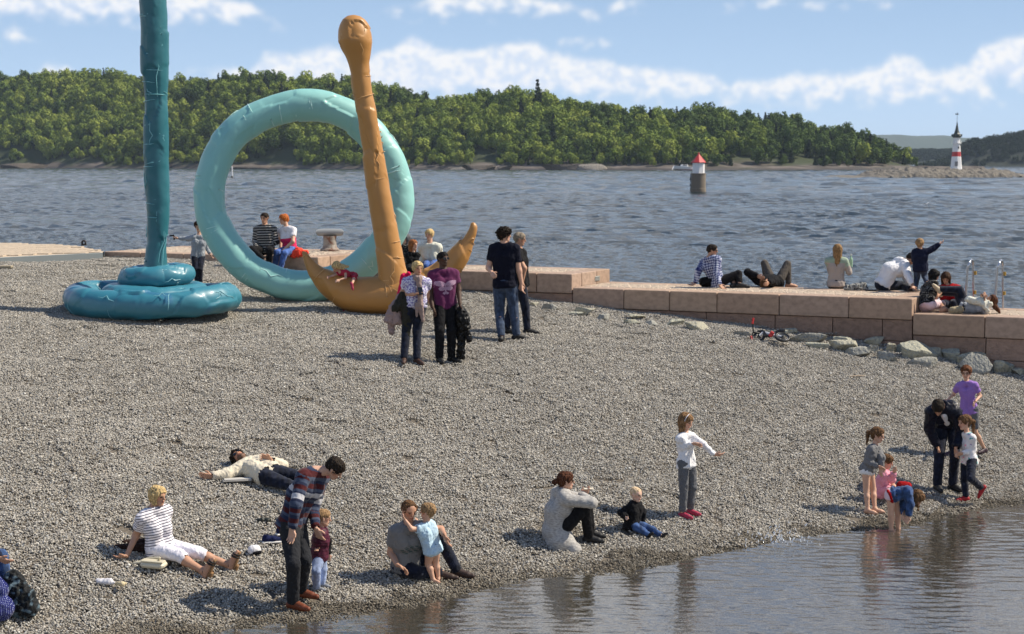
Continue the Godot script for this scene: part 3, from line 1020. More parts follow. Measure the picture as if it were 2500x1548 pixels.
func crown_mesh(kind: int, seed_: int) -> ArrayMesh:
	var g := RandomNumberGenerator.new()
	g.seed = seed_
	var lobes := []
	if kind == 2: # spruce or pine, narrow and layered
		for k in 9:
			var t := k / 8.0
			lobes.append([Vector3(g.randfn(0, 0.15), 2.0 + 9.5 * t, g.randfn(0, 0.15)), lerpf(2.5, 0.35, t), 0.75])
	else:
		for k in 11:
			var a := g.randf() * TAU
			var y := g.randf_range(0.0, 1.0)
			var r := 2.3 * sqrt(1.0 - pow(y * 1.6 - 0.75, 2) * 0.6)
			lobes.append([Vector3(cos(a) * r * 1.1, 2.6 + y * 6.6, sin(a) * r * 1.1), g.randf_range(0.9, 2.1), g.randf_range(0.8, 1.3)])
		lobes.append([Vector3(0, 5.6, 0), 2.6, 1.1])
	var v := PackedVector3Array()
	var n := PackedVector3Array()
	var c := PackedColorArray()
	var idx := PackedInt32Array()
	for l in lobes:
		var cnt := int(34.0 * l[1] * l[1] * 0.5) + 22
		var tone := g.randf_range(0.72, 1.25)
		for i in cnt:
			var d := Vector3(g.randfn(0, 1), g.randfn(0, 1) + 0.15, g.randfn(0, 1)).normalized()
			var p: Vector3 = l[0] + Vector3(d.x, d.y * l[2], d.z) * l[1] * g.randf_range(0.72, 1.08)
			var face := (d + Vector3(g.randfn(0, 0.45), g.randfn(0, 0.45) + 0.2, g.randfn(0, 0.45))).normalized()
			var t1 := face.cross(Vector3(g.randfn(0, 1), g.randfn(0, 1), g.randfn(0, 1))).normalized()
			var t2 := face.cross(t1)
			var s := g.randf_range(0.28, 0.62)
			var base := v.size()
			var w := tone * g.randf_range(0.8, 1.2)
			for q in [t1 * s, t2 * s * 0.8, -t1 * s * 1.1, -t2 * s * 0.7]:
				v.append(p + q + face * g.randf_range(-0.1, 0.1))
				n.append(face)
				c.append(Color(w, w, w * 0.95))
			idx.append_array([base, base + 2, base + 1, base, base + 3, base + 2])
	return arrays_mesh(v, n, idx, c)

func leaf_material(c: Color) -> StandardMaterial3D:
	var m := StandardMaterial3D.new()
	m.albedo_color = c
	m.vertex_color_use_as_albedo = true
	m.roughness = 0.8
	m.metallic_specular = 0.2
	m.cull_mode = BaseMaterial3D.CULL_DISABLED
	m.backlight_enabled = true
	m.backlight = Color(0.35, 0.35, 0.2)
	return m

func build_island() -> void:
	var soil := StandardMaterial3D.new()
	soil.vertex_color_use_as_albedo = true
	soil.roughness = 0.95
	var mesh := sheet(190, 46, func(i: int, j: int) -> Vector3:
		var x := -720.0 + i * 1000.0 / 190.0
		var depth := -14.0 + (j * 2.2 if j < 20 else 44.0 + (j - 20) * 11.0)
		return Vector3(x, isle(x, depth), along(SHORE, x) - depth), func(p: Vector3) -> Color:
		var w := fbm(p, 0.03)
		var rock := Color(0.055, 0.045, 0.036).lerp(Color(0.15, 0.125, 0.108), clampf(fbm(p, 0.07) * 1.5 + 0.4, 0.0, 1.0))
		if p.y < 1.0: rock = Color(0.055, 0.05, 0.045)
		return rock.lerp(Color(0.032, 0.046, 0.014), smoothstep(2.0, 5.0, p.y + 4.0 * w)), true)
	tag(put("island_hill", mesh, soil), "long wooded island across the water with a rocky shore", "island", "", "structure")
	# crowns: pale broadleaf, dark broadleaf, conifer
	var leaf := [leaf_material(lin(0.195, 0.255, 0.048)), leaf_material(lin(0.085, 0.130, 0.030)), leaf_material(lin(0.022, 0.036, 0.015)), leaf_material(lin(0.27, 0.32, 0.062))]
	var crowns := []
	for k in 4: crowns.append(crown_mesh(0, 200 + k))
	for k in 3: crowns.append(crown_mesh(2, 210 + k))
	var bark := flat(lin(0.06, 0.045, 0.035), 0.9)
	var trunk := tube([Vector3(0, -1.0, 0), Vector3(0.1, 3.0, 0), Vector3(0.0, 7.0, 0.1)], [0.32, 0.24, 0.1], 6)
	var g := RandomNumberGenerator.new()
	g.seed = 12
	var spots := []
	var depth := 11.0
	while depth < 178.0:
		var x := -700.0
		while x < 264.0:
			var px := x + g.randf_range(-2.6, 2.6)
			var pd := depth + g.randf_range(-2.4, 2.4)
			var clearing := fbm(Vector3(px, 40, pd), 0.016)
			var skip := pd < 30.0 and clearing > 0.26
			if px > 95.0 and pd < 48.0: skip = fbm(Vector3(px, 80, pd), 0.03) > 0.1
			var h := isle(px, pd)
			if h > 2.0 and not skip and along(SKYLINE, px) > 6.0:
				var dark := fbm(Vector3(px, 11, pd), 0.02) + clampf((px - 60.0) / 130.0, -0.1, 0.75)  # cloud shade on the right put into colour: more dark trees and conifers
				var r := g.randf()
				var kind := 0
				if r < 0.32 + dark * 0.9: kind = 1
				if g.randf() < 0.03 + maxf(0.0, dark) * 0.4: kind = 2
				if kind == 0 and g.randf() < 0.3: kind = 3
				var s := g.randf_range(0.7, 1.4) * (0.6 if pd < 24.0 else 1.0) * (0.85 if kind == 2 else 1.0) * (0.75 if px > 225.0 else 1.0)
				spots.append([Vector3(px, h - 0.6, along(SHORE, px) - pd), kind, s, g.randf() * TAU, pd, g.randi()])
			x += 6.6 if depth > 30.0 else 5.0
		depth += 6.2 if depth > 30.0 else 5.0
	# the lone tall spruce on the ridge
	spots.append([Vector3(16.5, isle(16.5, 112.0) - 0.5, along(SHORE, 16.5) - 112.0), 2, 1.75, 0.4, 0.0, 0])
	spots.sort_custom(func(a, b): return a[4] < b[4])
	var kind_words := ["pale green leafy tree", "dark green leafy tree", "dark conifer", "yellow green leafy tree"]
	var kinds := ["pale green leafy tree low on the wooded island", "dark green leafy tree low on the wooded island", "dark conifer low on the wooded island", "yellow green leafy tree low on the wooded island"]
	var rest := []
	for i in 28: rest.append([])
	var made := 0
	for s in spots:
		var in_view: bool = absf(s[0].x) < 0.305 * -s[0].z
		var which: int = (s[5] % 4) if s[1] != 2 else 4 + s[5] % 3
		if in_view and made < 290:
			made += 1
			var lone: bool = s[4] == 0.0
			var t := thing("tree", "tall pointed dark spruce standing above the ridge of the island" if lone else kinds[s[1]], "tree", s[0], s[3], "" if lone else "trees along the foot of the island")
			if not lone:
				var across: float = s[0].x / -s[0].z
				var place := "left of the teal post"
				for b in [[-0.205, "just right of the teal post"], [-0.165, "left of the ring"], [-0.08, "seen through or above the ring"], [-0.03, "right of the ring"], [0.04, "above the two standing men"], [0.095, "left of the beacon"], [0.14, "right of the beacon"], [0.2, "towards the point of the island"]]:
					if across > b[0]: place = b[1]
				t.set_meta("label", "%s %s, %s" % [kind_words[s[1]], "by the island shore" if s[4] < 19.0 else "on the island slope", place])
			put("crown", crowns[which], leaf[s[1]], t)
			put("trunk", trunk, bark, t)
			t.scale = Vector3(s[2], s[2] * (0.75 + 0.45 * fposmod(s[3] * 7.3, 1.0)), s[2])
		else:
			rest[s[1] * 7 + which].append(s)
	for k in 28:
		if rest[k].is_empty(): continue
		var mm := MultiMesh.new()
		mm.transform_format = MultiMesh.TRANSFORM_3D
		mm.mesh = crowns[k % 7]
		mm.instance_count = rest[k].size()
		for i in rest[k].size():
			var s: Array = rest[k][i]
			var sq: float = 0.75 + 0.45 * fposmod(s[3] * 7.3, 1.0)
			mm.set_instance_transform(i, Transform3D(Basis(UP, s[3]).scaled(Vector3(s[2], s[2] * sq, s[2])), s[0]))
		var o := MultiMeshInstance3D.new()
		o.name = numbered("woodland")
		o.multimesh = mm
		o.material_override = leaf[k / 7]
		add_child(o, true)
		tag(o, "dense mixed wood covering the island up to its skyline", "woodland", "woods of the island", "stuff")
	# bare whaleback rocks on the island's shore
	var slab := [rock_material(Color(0.21, 0.195, 0.18), 90, 0.12), rock_material(Color(0.12, 0.10, 0.085), 91, 0.12)]
	for q in [[-27.0, 12.0, 14.0, 3.6, 0, "low grey whaleback rock on the island shore left of the beacon"], [-19.0, 6.0, 19.0, 4.6, 1, "brown hump of rock behind the grey one on the island shore"], [45.0, 8.0, 17.0, 4.4, 0, "broad pale rock on the island shore just left of the beacon"], [34.0, 12.0, 22.0, 5.6, 1, "brown rock rising behind the broad pale one on the island shore"], [-355.0, 6.0, 16.0, 6.0, 1, "rugged brown rock on the island shore at the far left"], [-5.0, 3.0, 7.0, 3.2, 1, "small dark rock at the waterline of the island"], [-180.0, 8.0, 26.0, 4.2, 1, "long low brown rock on the island shore seen through the ring"]]:
		var o := put("shore_rock", rock_mesh(300 + int(q[0]), Vector3(q[2], q[3], q[2] * 0.6)), slab[q[4]])
		o.position = Vector3(q[0], 0.4, along(SHORE, q[0]) - q[1] + 10.0)
		tag(o, q[5], "rock")
	# the dark point behind the lighthouse, the low land between, and the blue ridge far off
	for f in [["wooded_point", [Vector2(440, -3), Vector2(473, 3.5), Vector2(482, 10.7), Vector2(490, 20.8), Vector2(499, 24.9), Vector2(517, 27.2), Vector2(531, 29.4), Vector2(549, 33.0), Vector2(600, 40), Vector2(800, 46)], -1900.0, 60.0, lin(0.014, 0.020, 0.012), "dark wooded point rising at the right edge behind the lighthouse"], ["low_shore", [Vector2(520, 15), Vector2(573, 17.1), Vector2(616, 19.0), Vector2(665, 19.0), Vector2(702, 16.5), Vector2(800, 17)], -2600.0, 80.0, lin(0.014, 0.022, 0.013), "low dark shore closing the gap left of the lighthouse"], ["blue_ridge", [Vector2(900, 90), Vector2(1358, 108.9), Vector2(1474, 113.9), Vector2(1590, 115.5), Vector2(1673, 108.9), Vector2(1772, 112.2), Vector2(1855, 102.3), Vector2(1955, 99.0), Vector2(2121, 92.4), Vector2(2600, 90)], -7000.0, 900.0, lin(0.035, 0.055, 0.03), "hazy blue ridge far beyond the lighthouse"]]:
		var prof: Array = f[1]
		var w: float = prof[-1].x - prof[0].x
		var far_: bool = f[0] == "blue_ridge"
		var hill := sheet(220, 14, func(i: int, j: int) -> Vector3:
			var x: float = prof[0].x + w * i / 220.0
			var t := j / 8.0
			var e := along(prof, x)
			var y := e * sin(minf(t, 1.0) * PI / 2) if t < 1.0 else e * (1.0 - (t - 1.0) * 0.6)
			y += (2.6 if not far_ else 3.0) * absf(fbm(Vector3(x, t * 40.0, 0), 0.09 if not far_ else 0.02)) * minf(t * 2.0, 1.0)
			return Vector3(x, y - 0.6, f[2] + f[3] * (0.6 - t)), null, true)
		tag(put(f[0], hill, flat(f[4], 0.95)), f[5], "hill", "", "structure")
		if not far_:
			var mm := MultiMesh.new()
			mm.transform_format = MultiMesh.TRANSFORM_3D
			mm.mesh = crowns[1]
			mm.instance_count = 900
			for i in 900:
				var x: float = prof[0].x + w * g.randf()
				var t := sqrt(g.randf())
				var e := along(prof, x)
				var s := g.randf_range(0.6, 1.1)
				mm.set_instance_transform(i, Transform3D(Basis(UP, g.randf() * TAU).scaled(Vector3(s, s, s)), Vector3(x, e * sin(t * PI / 2) - 5.0 * s, f[2] + f[3] * (0.6 - t))))
			var o := MultiMeshInstance3D.new()
			o.name = numbered("far_wood")
			o.multimesh = mm
			o.material_override = leaf[2]
			add_child(o, true)
			tag(o, "dark wood on the land beyond the lighthouse", "woodland", "woods beyond the lighthouse", "stuff")

# ---------------------------------------------------------------- marks, boats, lighthouse
func build_marks() -> void:
	var white := flat(lin(0.78, 0.78, 0.78), 0.5)
	var red := flat(lin(0.50, 0.035, 0.035), 0.5)
	var b := thing("beacon", "small round white beacon with a red roof on a concrete pillar in the water", "beacon", Vector3(30.1, 0, -285.3))
	var conc := rock_material(Color(0.20, 0.17, 0.14), 95)
	put("pillar", lathe([Vector2(0, -2), Vector2(1.24, -2), Vector2(1.24, 0.5), Vector2(1.20, 0.55), Vector2(1.18, 2.75), Vector2(1.22, 2.8), Vector2(1.22, 2.95), Vector2(0, 2.96)], 28), conc, b)
	put("hut", lathe([Vector2(0.98, 2.96), Vector2(0.98, 4.7), Vector2(0, 4.7)], 8), white, b)
	put("roof", lathe([Vector2(1.18, 4.62), Vector2(1.2, 4.7), Vector2(0.62, 5.4), Vector2(0.12, 6.0), Vector2(0, 6.0)], 8), red, b)
	put("finial", lathe([Vector2(0.12, 5.98), Vector2(0.16, 6.1), Vector2(0.08, 6.3), Vector2(0, 6.32)], 10), red, b)
	var lad := begin()
	for sx in [-0.2, 0.2]: tube_into(lad, [Vector3(-1.28, -1.0, sx), Vector3(-1.28, 2.9, sx)], [0.03, 0.03], 5)
	for k in 12: tube_into(lad, [Vector3(-1.28, -0.6 + k * 0.3, -0.2), Vector3(-1.28, -0.6 + k * 0.3, 0.2)], [0.025, 0.025], 5)
	put("ladder", lad.commit(), flat(Color(0.12, 0.11, 0.1), 0.6), b)
	for y in [1.0, 2.0]: put("fender", tube([Vector3(-1.2, y, 0), Vector3(-1.42, y, 0)], 0.12, 8), flat(Color(0.08, 0.08, 0.08), 0.8), b)
	# skerry
	var isl := rock_material(Color(0.165, 0.152, 0.135), 97, 0.22)
	var prof := [Vector2(97.6, -0.4), Vector2(102.2, 0.36), Vector2(106, 0.5), Vector2(110.2, 0.2), Vector2(114.1, 1.55), Vector2(118.8, 2.4), Vector2(124.7, 3.5), Vector2(130.1, 3.1), Vector2(137.4, 2.7), Vector2(144.7, 2.6), Vector2(150.0, 2.9), Vector2(156.7, 1.9), Vector2(160.9, 0.6), Vector2(163, -0.5)]
	var skerry := sheet(150, 40, func(i: int, j: int) -> Vector3:
		var x := 96.0 + i * 68.0 / 150.0
		var t := j / 40.0 * 2.0 - 1.0
		var e := along(prof, x) * 0.72
		var y := e * pow(maxf(0.0, 1.0 - t * t), 0.45) - 0.5 * t * t
		y += 1.5 * absf(fbm(Vector3(x, 0, t * 12.0), 0.3)) * clampf(e, 0.0, 1.0) + 0.3 * fbm(Vector3(x, 7, t * 14.0), 0.8) * clampf(e, 0.0, 1.0)
		return Vector3(x, y, -562.0 - t * 15.0), null, true)
	tag(put("skerry", skerry, isl), "long low brown skerry under the white lighthouse", "skerry", "", "structure")
	var t := thing("lighthouse", "white tapering lighthouse with a red band and a dark pointed roof on the skerry", "lighthouse", Vector3(141.4, 1.9, -563.0))
	t.scale = Vector3(1.18, 1.0, 1.18)
	var tower := func(y0: float, y1: float) -> Array:
		var r := func(y: float) -> float: return lerpf(1.62, 0.86, clampf(y / 9.5, 0.0, 1.0))
		return [Vector2(r.call(y0), y0), Vector2(r.call(y1), y1)]
	put("foot", lathe([Vector2(2.1, -0.6), Vector2(2.1, 0.35), Vector2(1.6, 0.4)], 8), white, t)
	put("lower_wall", lathe(tower.call(0.3, 4.5), 8), white, t)
	put("red_band", lathe(tower.call(4.5, 6.0), 8), red, t)
	put("upper_wall", lathe(tower.call(6.0, 9.4), 8), white, t)
	put("gallery", lathe([Vector2(0.9, 8.55), Vector2(1.3, 8.6), Vector2(1.3, 8.72), Vector2(0.9, 8.75)], 16), white, t)
	var rail := begin()
	for k in 12:
		var a := TAU * k / 12
		var a2 := TAU * (k + 1) / 12
		tube_into(rail, [Vector3(cos(a) * 1.26, 8.7, sin(a) * 1.26), Vector3(cos(a) * 1.26, 9.4, sin(a) * 1.26)], [0.03, 0.03], 4)
		tube_into(rail, [Vector3(cos(a) * 1.26, 9.4, sin(a) * 1.26), Vector3(cos(a2) * 1.26, 9.4, sin(a2) * 1.26)], [0.03, 0.03], 4)
	put("railing", rail.commit(), white, t)
	put("lantern", lathe([Vector2(0.86, 9.4), Vector2(0.86, 10.6), Vector2(0, 10.6)], 8), white, t)
	var slate := flat(lin(0.025, 0.035, 0.033), 0.5)
	put("roof", lathe([Vector2(0.8, 10.4), Vector2(1.3, 10.7), Vector2(1.25, 11.1), Vector2(0.75, 11.9), Vector2(0.5, 12.8), Vector2(0.25, 14.2), Vector2(0.1, 15.4), Vector2(0, 15.6)], 8), slate, t)
	for k in 6:
		var a := TAU * k / 6 + 0.3
		put("dormer", box(Vector3(0.5, 0.75, 0.5), 0.08), slate, t).position = Vector3(cos(a) * 1.15, 11.2, sin(a) * 1.15)
	put("vane", tube([Vector3(0, 15.4, 0), Vector3(0, 18.6, 0)], 0.05, 5), slate, t)
	put("weathercock", box(Vector3(0.9, 0.35, 0.06), 0.02), slate, t).position = Vector3(-0.1, 17.9, 0)
	put("door", box(Vector3(0.8, 1.5, 0.12), 0.02), flat(Color(0.5, 0.5, 0.5), 0.6), t).position = Vector3(-0.3, 2.2, 1.42)
	put("window", box(Vector3(0.4, 0.6, 0.12), 0.02), flat(Color(0.12, 0.12, 0.13), 0.3), t).position = Vector3(0.3, 7.3, 1.0)
	# motor boat seen beyond the beacon
	var boat := thing("motor_boat", "white motor boat with a dark red waterline half hidden by the beacon", "boat", Vector3(86.4, 0.0, -894.0), 0.06)
	boat.scale = Vector3(1.2, 1.3, 1.2)
	var hull := sheet(16, 8, func(i: int, j: int) -> Vector3:
		var s := i / 16.0
		var a := j / 8.0 * PI
		var beam := 1.35 * pow(sin(clampf(s * 0.62 + 0.38, 0.0, 1.0) * PI), 0.6)
		return Vector3(-4.5 + s * 9.0 - (0.9 * sin(a) - 0.9) * (1.0 - s) * 0.8, 1.5 - 1.55 * sin(a) + (1.0 - s) * 0.55, cos(a) * beam))
	var hm := flat(lin(0.8, 0.8, 0.8), 0.25)
	hm = hm.duplicate()
	hm.cull_mode = BaseMaterial3D.CULL_DISABLED
	put("hull", hull, hm, boat)
	put("deck", box(Vector3(7.0, 0.1, 2.2), 0.04, Vector3(0.4, 1.6, 0)), hm, boat)
	put("cabin", box(Vector3(3.0, 0.9, 1.8), 0.25, Vector3(0.6, 2.05, 0)), white, boat)
	put("windscreen", box(Vector3(2.2, 0.45, 1.86), 0.15, Vector3(0.7, 2.2, 0)), flat(Color(0.1, 0.11, 0.13), 0.1), boat)
	put("stripe", box(Vector3(7.6, 0.28, 2.5), 0.1, Vector3(0.6, 0.5, 0)), flat(lin(0.10, 0.02, 0.02), 0.4), boat)
	var boat2 := boat.duplicate()
	boat2.name = numbered("motor_boat")
	add_child(boat2, true)
	boat2.position = Vector3(-424.0, 0, -1462.0)
	boat2.scale = Vector3(1.3, 1.0, 1.0)
	for n in ["hull", "deck", "cabin"]: boat2.get_node(n).set_surface_override_material(0, flat(lin(0.03, 0.035, 0.06), 0.5))
	tag(boat2, "dark motor boat at the far left edge below the wooded shore", "boat")
	var buoy := thing("channel_buoy", "slim pale channel marker in the water seen at the ring's left inner edge", "buoy", Vector3(-81.4, 0, -514.0))
	put("float", lathe([Vector2(0.35, -0.5), Vector2(0.4, 0.5), Vector2(0.22, 0.7), Vector2(0, 0.75)], 12), flat(lin(0.1, 0.1, 0.1), 0.6), buoy)
	put("mast", lathe([Vector2(0.2, 0.7), Vector2(0.16, 2.6), Vector2(0.2, 2.7), Vector2(0.2, 3.3), Vector2(0, 3.4)], 10), white, buoy)
	# gulls on the water
	for q in [[2182, Vector3(14.6, 0.02, -60.0)], [2, Vector3(46.0, 0.05, -196.0)], [3, Vector3(96.0, 0.05, -330.0)]]:
		var gl := thing("gull", ["white gull afloat near the boy on the pier", "white gull afloat far out right of the beacon", "white gull afloat in front of the skerry"][[2182, 2, 3].find(q[0])], "gull", q[1], 0.4)
		put("body", tube([Vector3(-0.2, 0.10, 0), Vector3(-0.1, 0.08, 0), Vector3(0.06, 0.1, 0), Vector3(0.15, 0.16, 0), Vector3(0.19, 0.24, 0), Vector3(0.25, 0.25, 0), Vector3(0.3, 0.235, 0)], [0.012, 0.06, 0.08, 0.05, 0.04, 0.04, 0.008], 8), white, gl)
		put("wing", box(Vector3(0.26, 0.03, 0.03), 0.01, Vector3(-0.08, 0.13, 0.06)), flat(Color(0.5, 0.52, 0.55), 0.7), gl)
		put("wing", box(Vector3(0.26, 0.03, 0.03), 0.01, Vector3(-0.08, 0.13, -0.06)), flat(Color(0.5, 0.52, 0.55), 0.7), gl)

# ---------------------------------------------------------------- bodies: tapered bones joined smoothly and meshed as surface nets
var qv: PackedVector3Array
var qn: PackedVector3Array
var qt: PackedInt32Array
var qi: PackedInt32Array

# bones: [a, ra, b, rb, flat (1 = at a, 2 = at b), tag]; cuts: bones to take away; planes: [normal, distance] to keep below
func field(bones: Array, cell: float, k: float, cuts: Array = [], planes: Array = []) -> void:
	var margin := maxf(cell * 1.9, k * 0.8)
	var lo := Vector3(1e9, 1e9, 1e9)
	var hi := -lo
	for b in bones:
		var ra: float = b[1]
		var rb: float = b[3]
		lo = lo.min(b[0] - Vector3.ONE * ra).min(b[2] - Vector3.ONE * rb)
		hi = hi.max(b[0] + Vector3.ONE * ra).max(b[2] + Vector3.ONE * rb)
	lo -= Vector3.ONE * (margin + cell)
	hi += Vector3.ONE * (margin + cell)
	var nx := int((hi.x - lo.x) / cell) + 2
	var ny := int((hi.y - lo.y) / cell) + 2
	var nz := int((hi.z - lo.z) / cell) + 2
	var sy := nx
	var sz := nx * ny
	var f := PackedFloat32Array()
	var bd := PackedFloat32Array()
	var near := PackedInt32Array()
	f.resize(sz * nz)
	f.fill(9.0)
	bd.resize(sz * nz)
	bd.fill(9.0)
	near.resize(sz * nz)
	var touched := PackedInt32Array()
	var bi := 0
	var inv := 1.0 / cell
	for b in bones:
		var a: Vector3 = b[0]
		var e: Vector3 = b[2]
		var ra: float = b[1]
		var rb: float = b[3]
		var flats: int = b[4] if b.size() > 4 else 0
		var d := e - a
		var l2 := d.length_squared()
		var len_ := sqrt(l2)
		var il := 1.0 / l2 if l2 > 1e-9 else 0.0
		var blo := (a - Vector3.ONE * (ra + margin)).min(e - Vector3.ONE * (rb + margin)) - lo
		var bhi := (a + Vector3.ONE * (ra + margin)).max(e + Vector3.ONE * (rb + margin)) - lo
		var rmax := maxf(ra, rb) + margin
		var dr := rb - ra
		for iz in range(maxi(0, int(blo.z * inv)), mini(nz - 1, int(bhi.z * inv) + 1) + 1):
			var pz := lo.z + iz * cell - a.z
			# the stretch of the bone near this slice, then near this row
			var ta := 0.0
			var tb := 1.0
			if absf(d.z) > 1e-5:
				var u0 := (pz - rmax) / d.z
				var u1 := (pz + rmax) / d.z
				ta = clampf(minf(u0, u1), 0.0, 1.0)
				tb = clampf(maxf(u0, u1), 0.0, 1.0)
			var ylo := minf(d.y * ta, d.y * tb) - rmax + a.y - lo.y
			var yhi := maxf(d.y * ta, d.y * tb) + rmax + a.y - lo.y
			for iy in range(maxi(0, int(ylo * inv)), mini(ny - 1, int(yhi * inv) + 1) + 1):
				var py := lo.y + iy * cell - a.y
				var row := iz * sz + iy * sy
				var tyz := (py * d.y + pz * d.z) * il
				var tc0 := ta
				var tc1 := tb
				if absf(d.y) > 1e-5:
					var u0 := (py - rmax) / d.y
					var u1 := (py + rmax) / d.y
					tc0 = clampf(minf(u0, u1), ta, tb)
					tc1 = clampf(maxf(u0, u1), ta, tb)
				var xlo := minf(d.x * tc0, d.x * tc1) - rmax + a.x - lo.x
				var xhi := maxf(d.x * tc0, d.x * tc1) + rmax + a.x - lo.x
				for ix in range(maxi(0, int(xlo * inv)), mini(nx - 1, int(xhi * inv) + 1) + 1):
					var px := lo.x + ix * cell - a.x
					var t := tyz + px * d.x * il
					var tc := clampf(t, 0.0, 1.0)
					var dx := px - d.x * tc
					var dy := py - d.y * tc
					var dz := pz - d.z * tc
					var q := dx * dx + dy * dy + dz * dz
					if q > rmax * rmax: continue
					var dist := sqrt(q) - ra - dr * tc
					if flats > 0:
						if t > 1.0 and flats & 2:
							dx = px - d.x * t
							dy = py - d.y * t
							dz = pz - d.z * t
							dist = maxf(sqrt(dx * dx + dy * dy + dz * dz) - rb, (t - 1.0) * len_)
						elif t < 0.0 and flats & 1:
							dx = px - d.x * t
							dy = py - d.y * t
							dz = pz - d.z * t
							dist = maxf(sqrt(dx * dx + dy * dy + dz * dz) - ra, -t * len_)
					if dist > margin: continue
					var i := row + ix
					var o := f[i]
					if o > 8.0: touched.append(i)
					if dist < bd[i]:
						bd[i] = dist
						near[i] = bi
					var h := k - absf(o - dist)
					var m := minf(o, dist)
					f[i] = m - h * h * 0.25 / k if h > 0.0 else m
		bi += 1
	for c in cuts:
		var a: Vector3 = c[0]
		var d: Vector3 = c[2] - a
		var il := 1.0 / maxf(d.length_squared(), 1e-9)
		for i in touched:
			var p := lo + Vector3(i % nx, (i / nx) % ny, i / sz) * cell - a
			var tc := clampf(p.dot(d) * il, 0.0, 1.0)
			f[i] = maxf(f[i], lerpf(c[1], c[3], tc) - (p - d * tc).length())
	for c in planes:
		var n: Vector3 = c[0]
		for i in touched:
			f[i] = maxf(f[i], n.dot(lo + Vector3(i % nx, (i / nx) % ny, i / sz) * cell) - c[1])
	qv = PackedVector3Array()
	qn = PackedVector3Array()
	qt = PackedInt32Array()
	qi = PackedInt32Array()
	var vid := PackedInt32Array()
	vid.resize(sz * nz)
	vid.fill(-1)
	var lim := cell * 1.8
	for i in touched:
		var c0 := f[i]
		if c0 > lim or c0 < -lim: continue
		var c1 := f[i + 1]
		var c2 := f[i + sy]
		var c3 := f[i + sy + 1]
		var c4 := f[i + sz]
		var c5 := f[i + sz + 1]
		var c6 := f[i + sz + sy]
		var c7 := f[i + sz + sy + 1]
		var inside := int(c0 < 0) + int(c1 < 0) + int(c2 < 0) + int(c3 < 0) + int(c4 < 0) + int(c5 < 0) + int(c6 < 0) + int(c7 < 0)
		if inside == 0 or inside == 8: continue
		var g := Vector3(c1 + c3 + c5 + c7 - c0 - c2 - c4 - c6, c2 + c3 + c6 + c7 - c0 - c1 - c4 - c5, c4 + c5 + c6 + c7 - c0 - c1 - c2 - c3) * 0.25 * inv
		var mean := (c0 + c1 + c2 + c3 + c4 + c5 + c6 + c7) * 0.125
		var gl := maxf(g.length_squared(), 0.05)
		var off := -g * (mean / gl)
		off = off.clampf(-cell * 0.6, cell * 0.6)
		vid[i] = qv.size()
		qv.append(lo + (Vector3(i % nx, (i / nx) % ny, i / sz) + Vector3(0.5, 0.5, 0.5)) * cell + off)
		qn.append(g.normalized())
		qt.append(near[i])
	for i in touched:
		var c0 := f[i]
		if c0 > lim or c0 < -lim: continue
		var s := c0 < 0.0
		for ax in 3:
			var st: int = 1 if ax == 0 else (sy if ax == 1 else sz)
			var o := f[i + st] < 0.0
			if o == s: continue
			var u: int = sy if ax == 0 else (sz if ax == 1 else 1)
			var w: int = sz if ax == 0 else (1 if ax == 1 else sy)
			var v0 := vid[i]
			var v1 := vid[i - u]
			var v2 := vid[i - u - w]
			var v3 := vid[i - w]
			if v0 < 0 or v1 < 0 or v2 < 0 or v3 < 0: continue
			if s:
				qi.append_array([v0, v2, v1, v0, v3, v2])
			else:
				qi.append_array([v0, v1, v2, v0, v2, v3])

var mv: PackedVector3Array
var mn: PackedVector3Array
var mc: PackedColorArray
var mu: PackedVector2Array
var mi: PackedInt32Array

func fresh() -> void:
	mv = PackedVector3Array()
	mn = PackedVector3Array()
	mc = PackedColorArray()
	mu = PackedVector2Array()
	mi = PackedInt32Array()

# adds the surface just meshed; tint(p, n, tag) -> Color, map(p, n, tag) -> Vector2
func take(tint, map = null, folds := 0.0, shift := Vector3.ZERO) -> void:
	var base := mv.size()
	var n := qv.size()
	if folds > 0.0:
		for i in n:
			var p := qv[i] + shift
			var a := noise.get_noise_3d(p.x * 9.0, p.y * 6.0, p.z * 9.0)
			var b := noise.get_noise_3d(p.x * 22.0 + 40.0, p.y * 15.0, p.z * 22.0)
			qv[i] += qn[i] * folds * (1.0 - 2.0 * absf(a) + 0.5 * b)
		qn = smooth_normals(qv, qi)
	for i in n:
		var p := qv[i]
		mv.append(p)
		mn.append(qn[i])
		mc.append(tint.call(p, qn[i], qt[i]) if tint != null else Color.WHITE)
		mu.append(map.call(p, qn[i], qt[i]) if map != null else Vector2(p.x, p.y))
	for k in qi:
		mi.append(base + k)

func finish(called: String, parent: Node3D, m: Material) -> MeshInstance3D:
	return put(called, arrays_mesh(mv, mn, mi, mc, mu), m, parent)

func blob(called: String, parent: Node3D, bones: Array, cell: float, k: float, m: Material, folds := 0.0, planes := [], cuts := []) -> MeshInstance3D:
	fresh()
	field(bones, cell, k, cuts, planes)
	take(null, null, folds, parent.position if parent != self else Vector3.ZERO)
	return finish(called, parent, m)

# ---------------------------------------------------------------- cloth
func striped(period_m: float, rows: Array, back: Color) -> ImageTexture:
	var im := Image.create(4, 512, false, Image.FORMAT_RGB8)
	im.fill(back)
	for r in rows:
		var y0 := int(r[0] / period_m * 512)
		var y1 := int(r[1] / period_m * 512)
		im.fill_rect(Rect2i(0, y0, 4, y1 - y0), r[2])
	return ImageTexture.create_from_image(im)

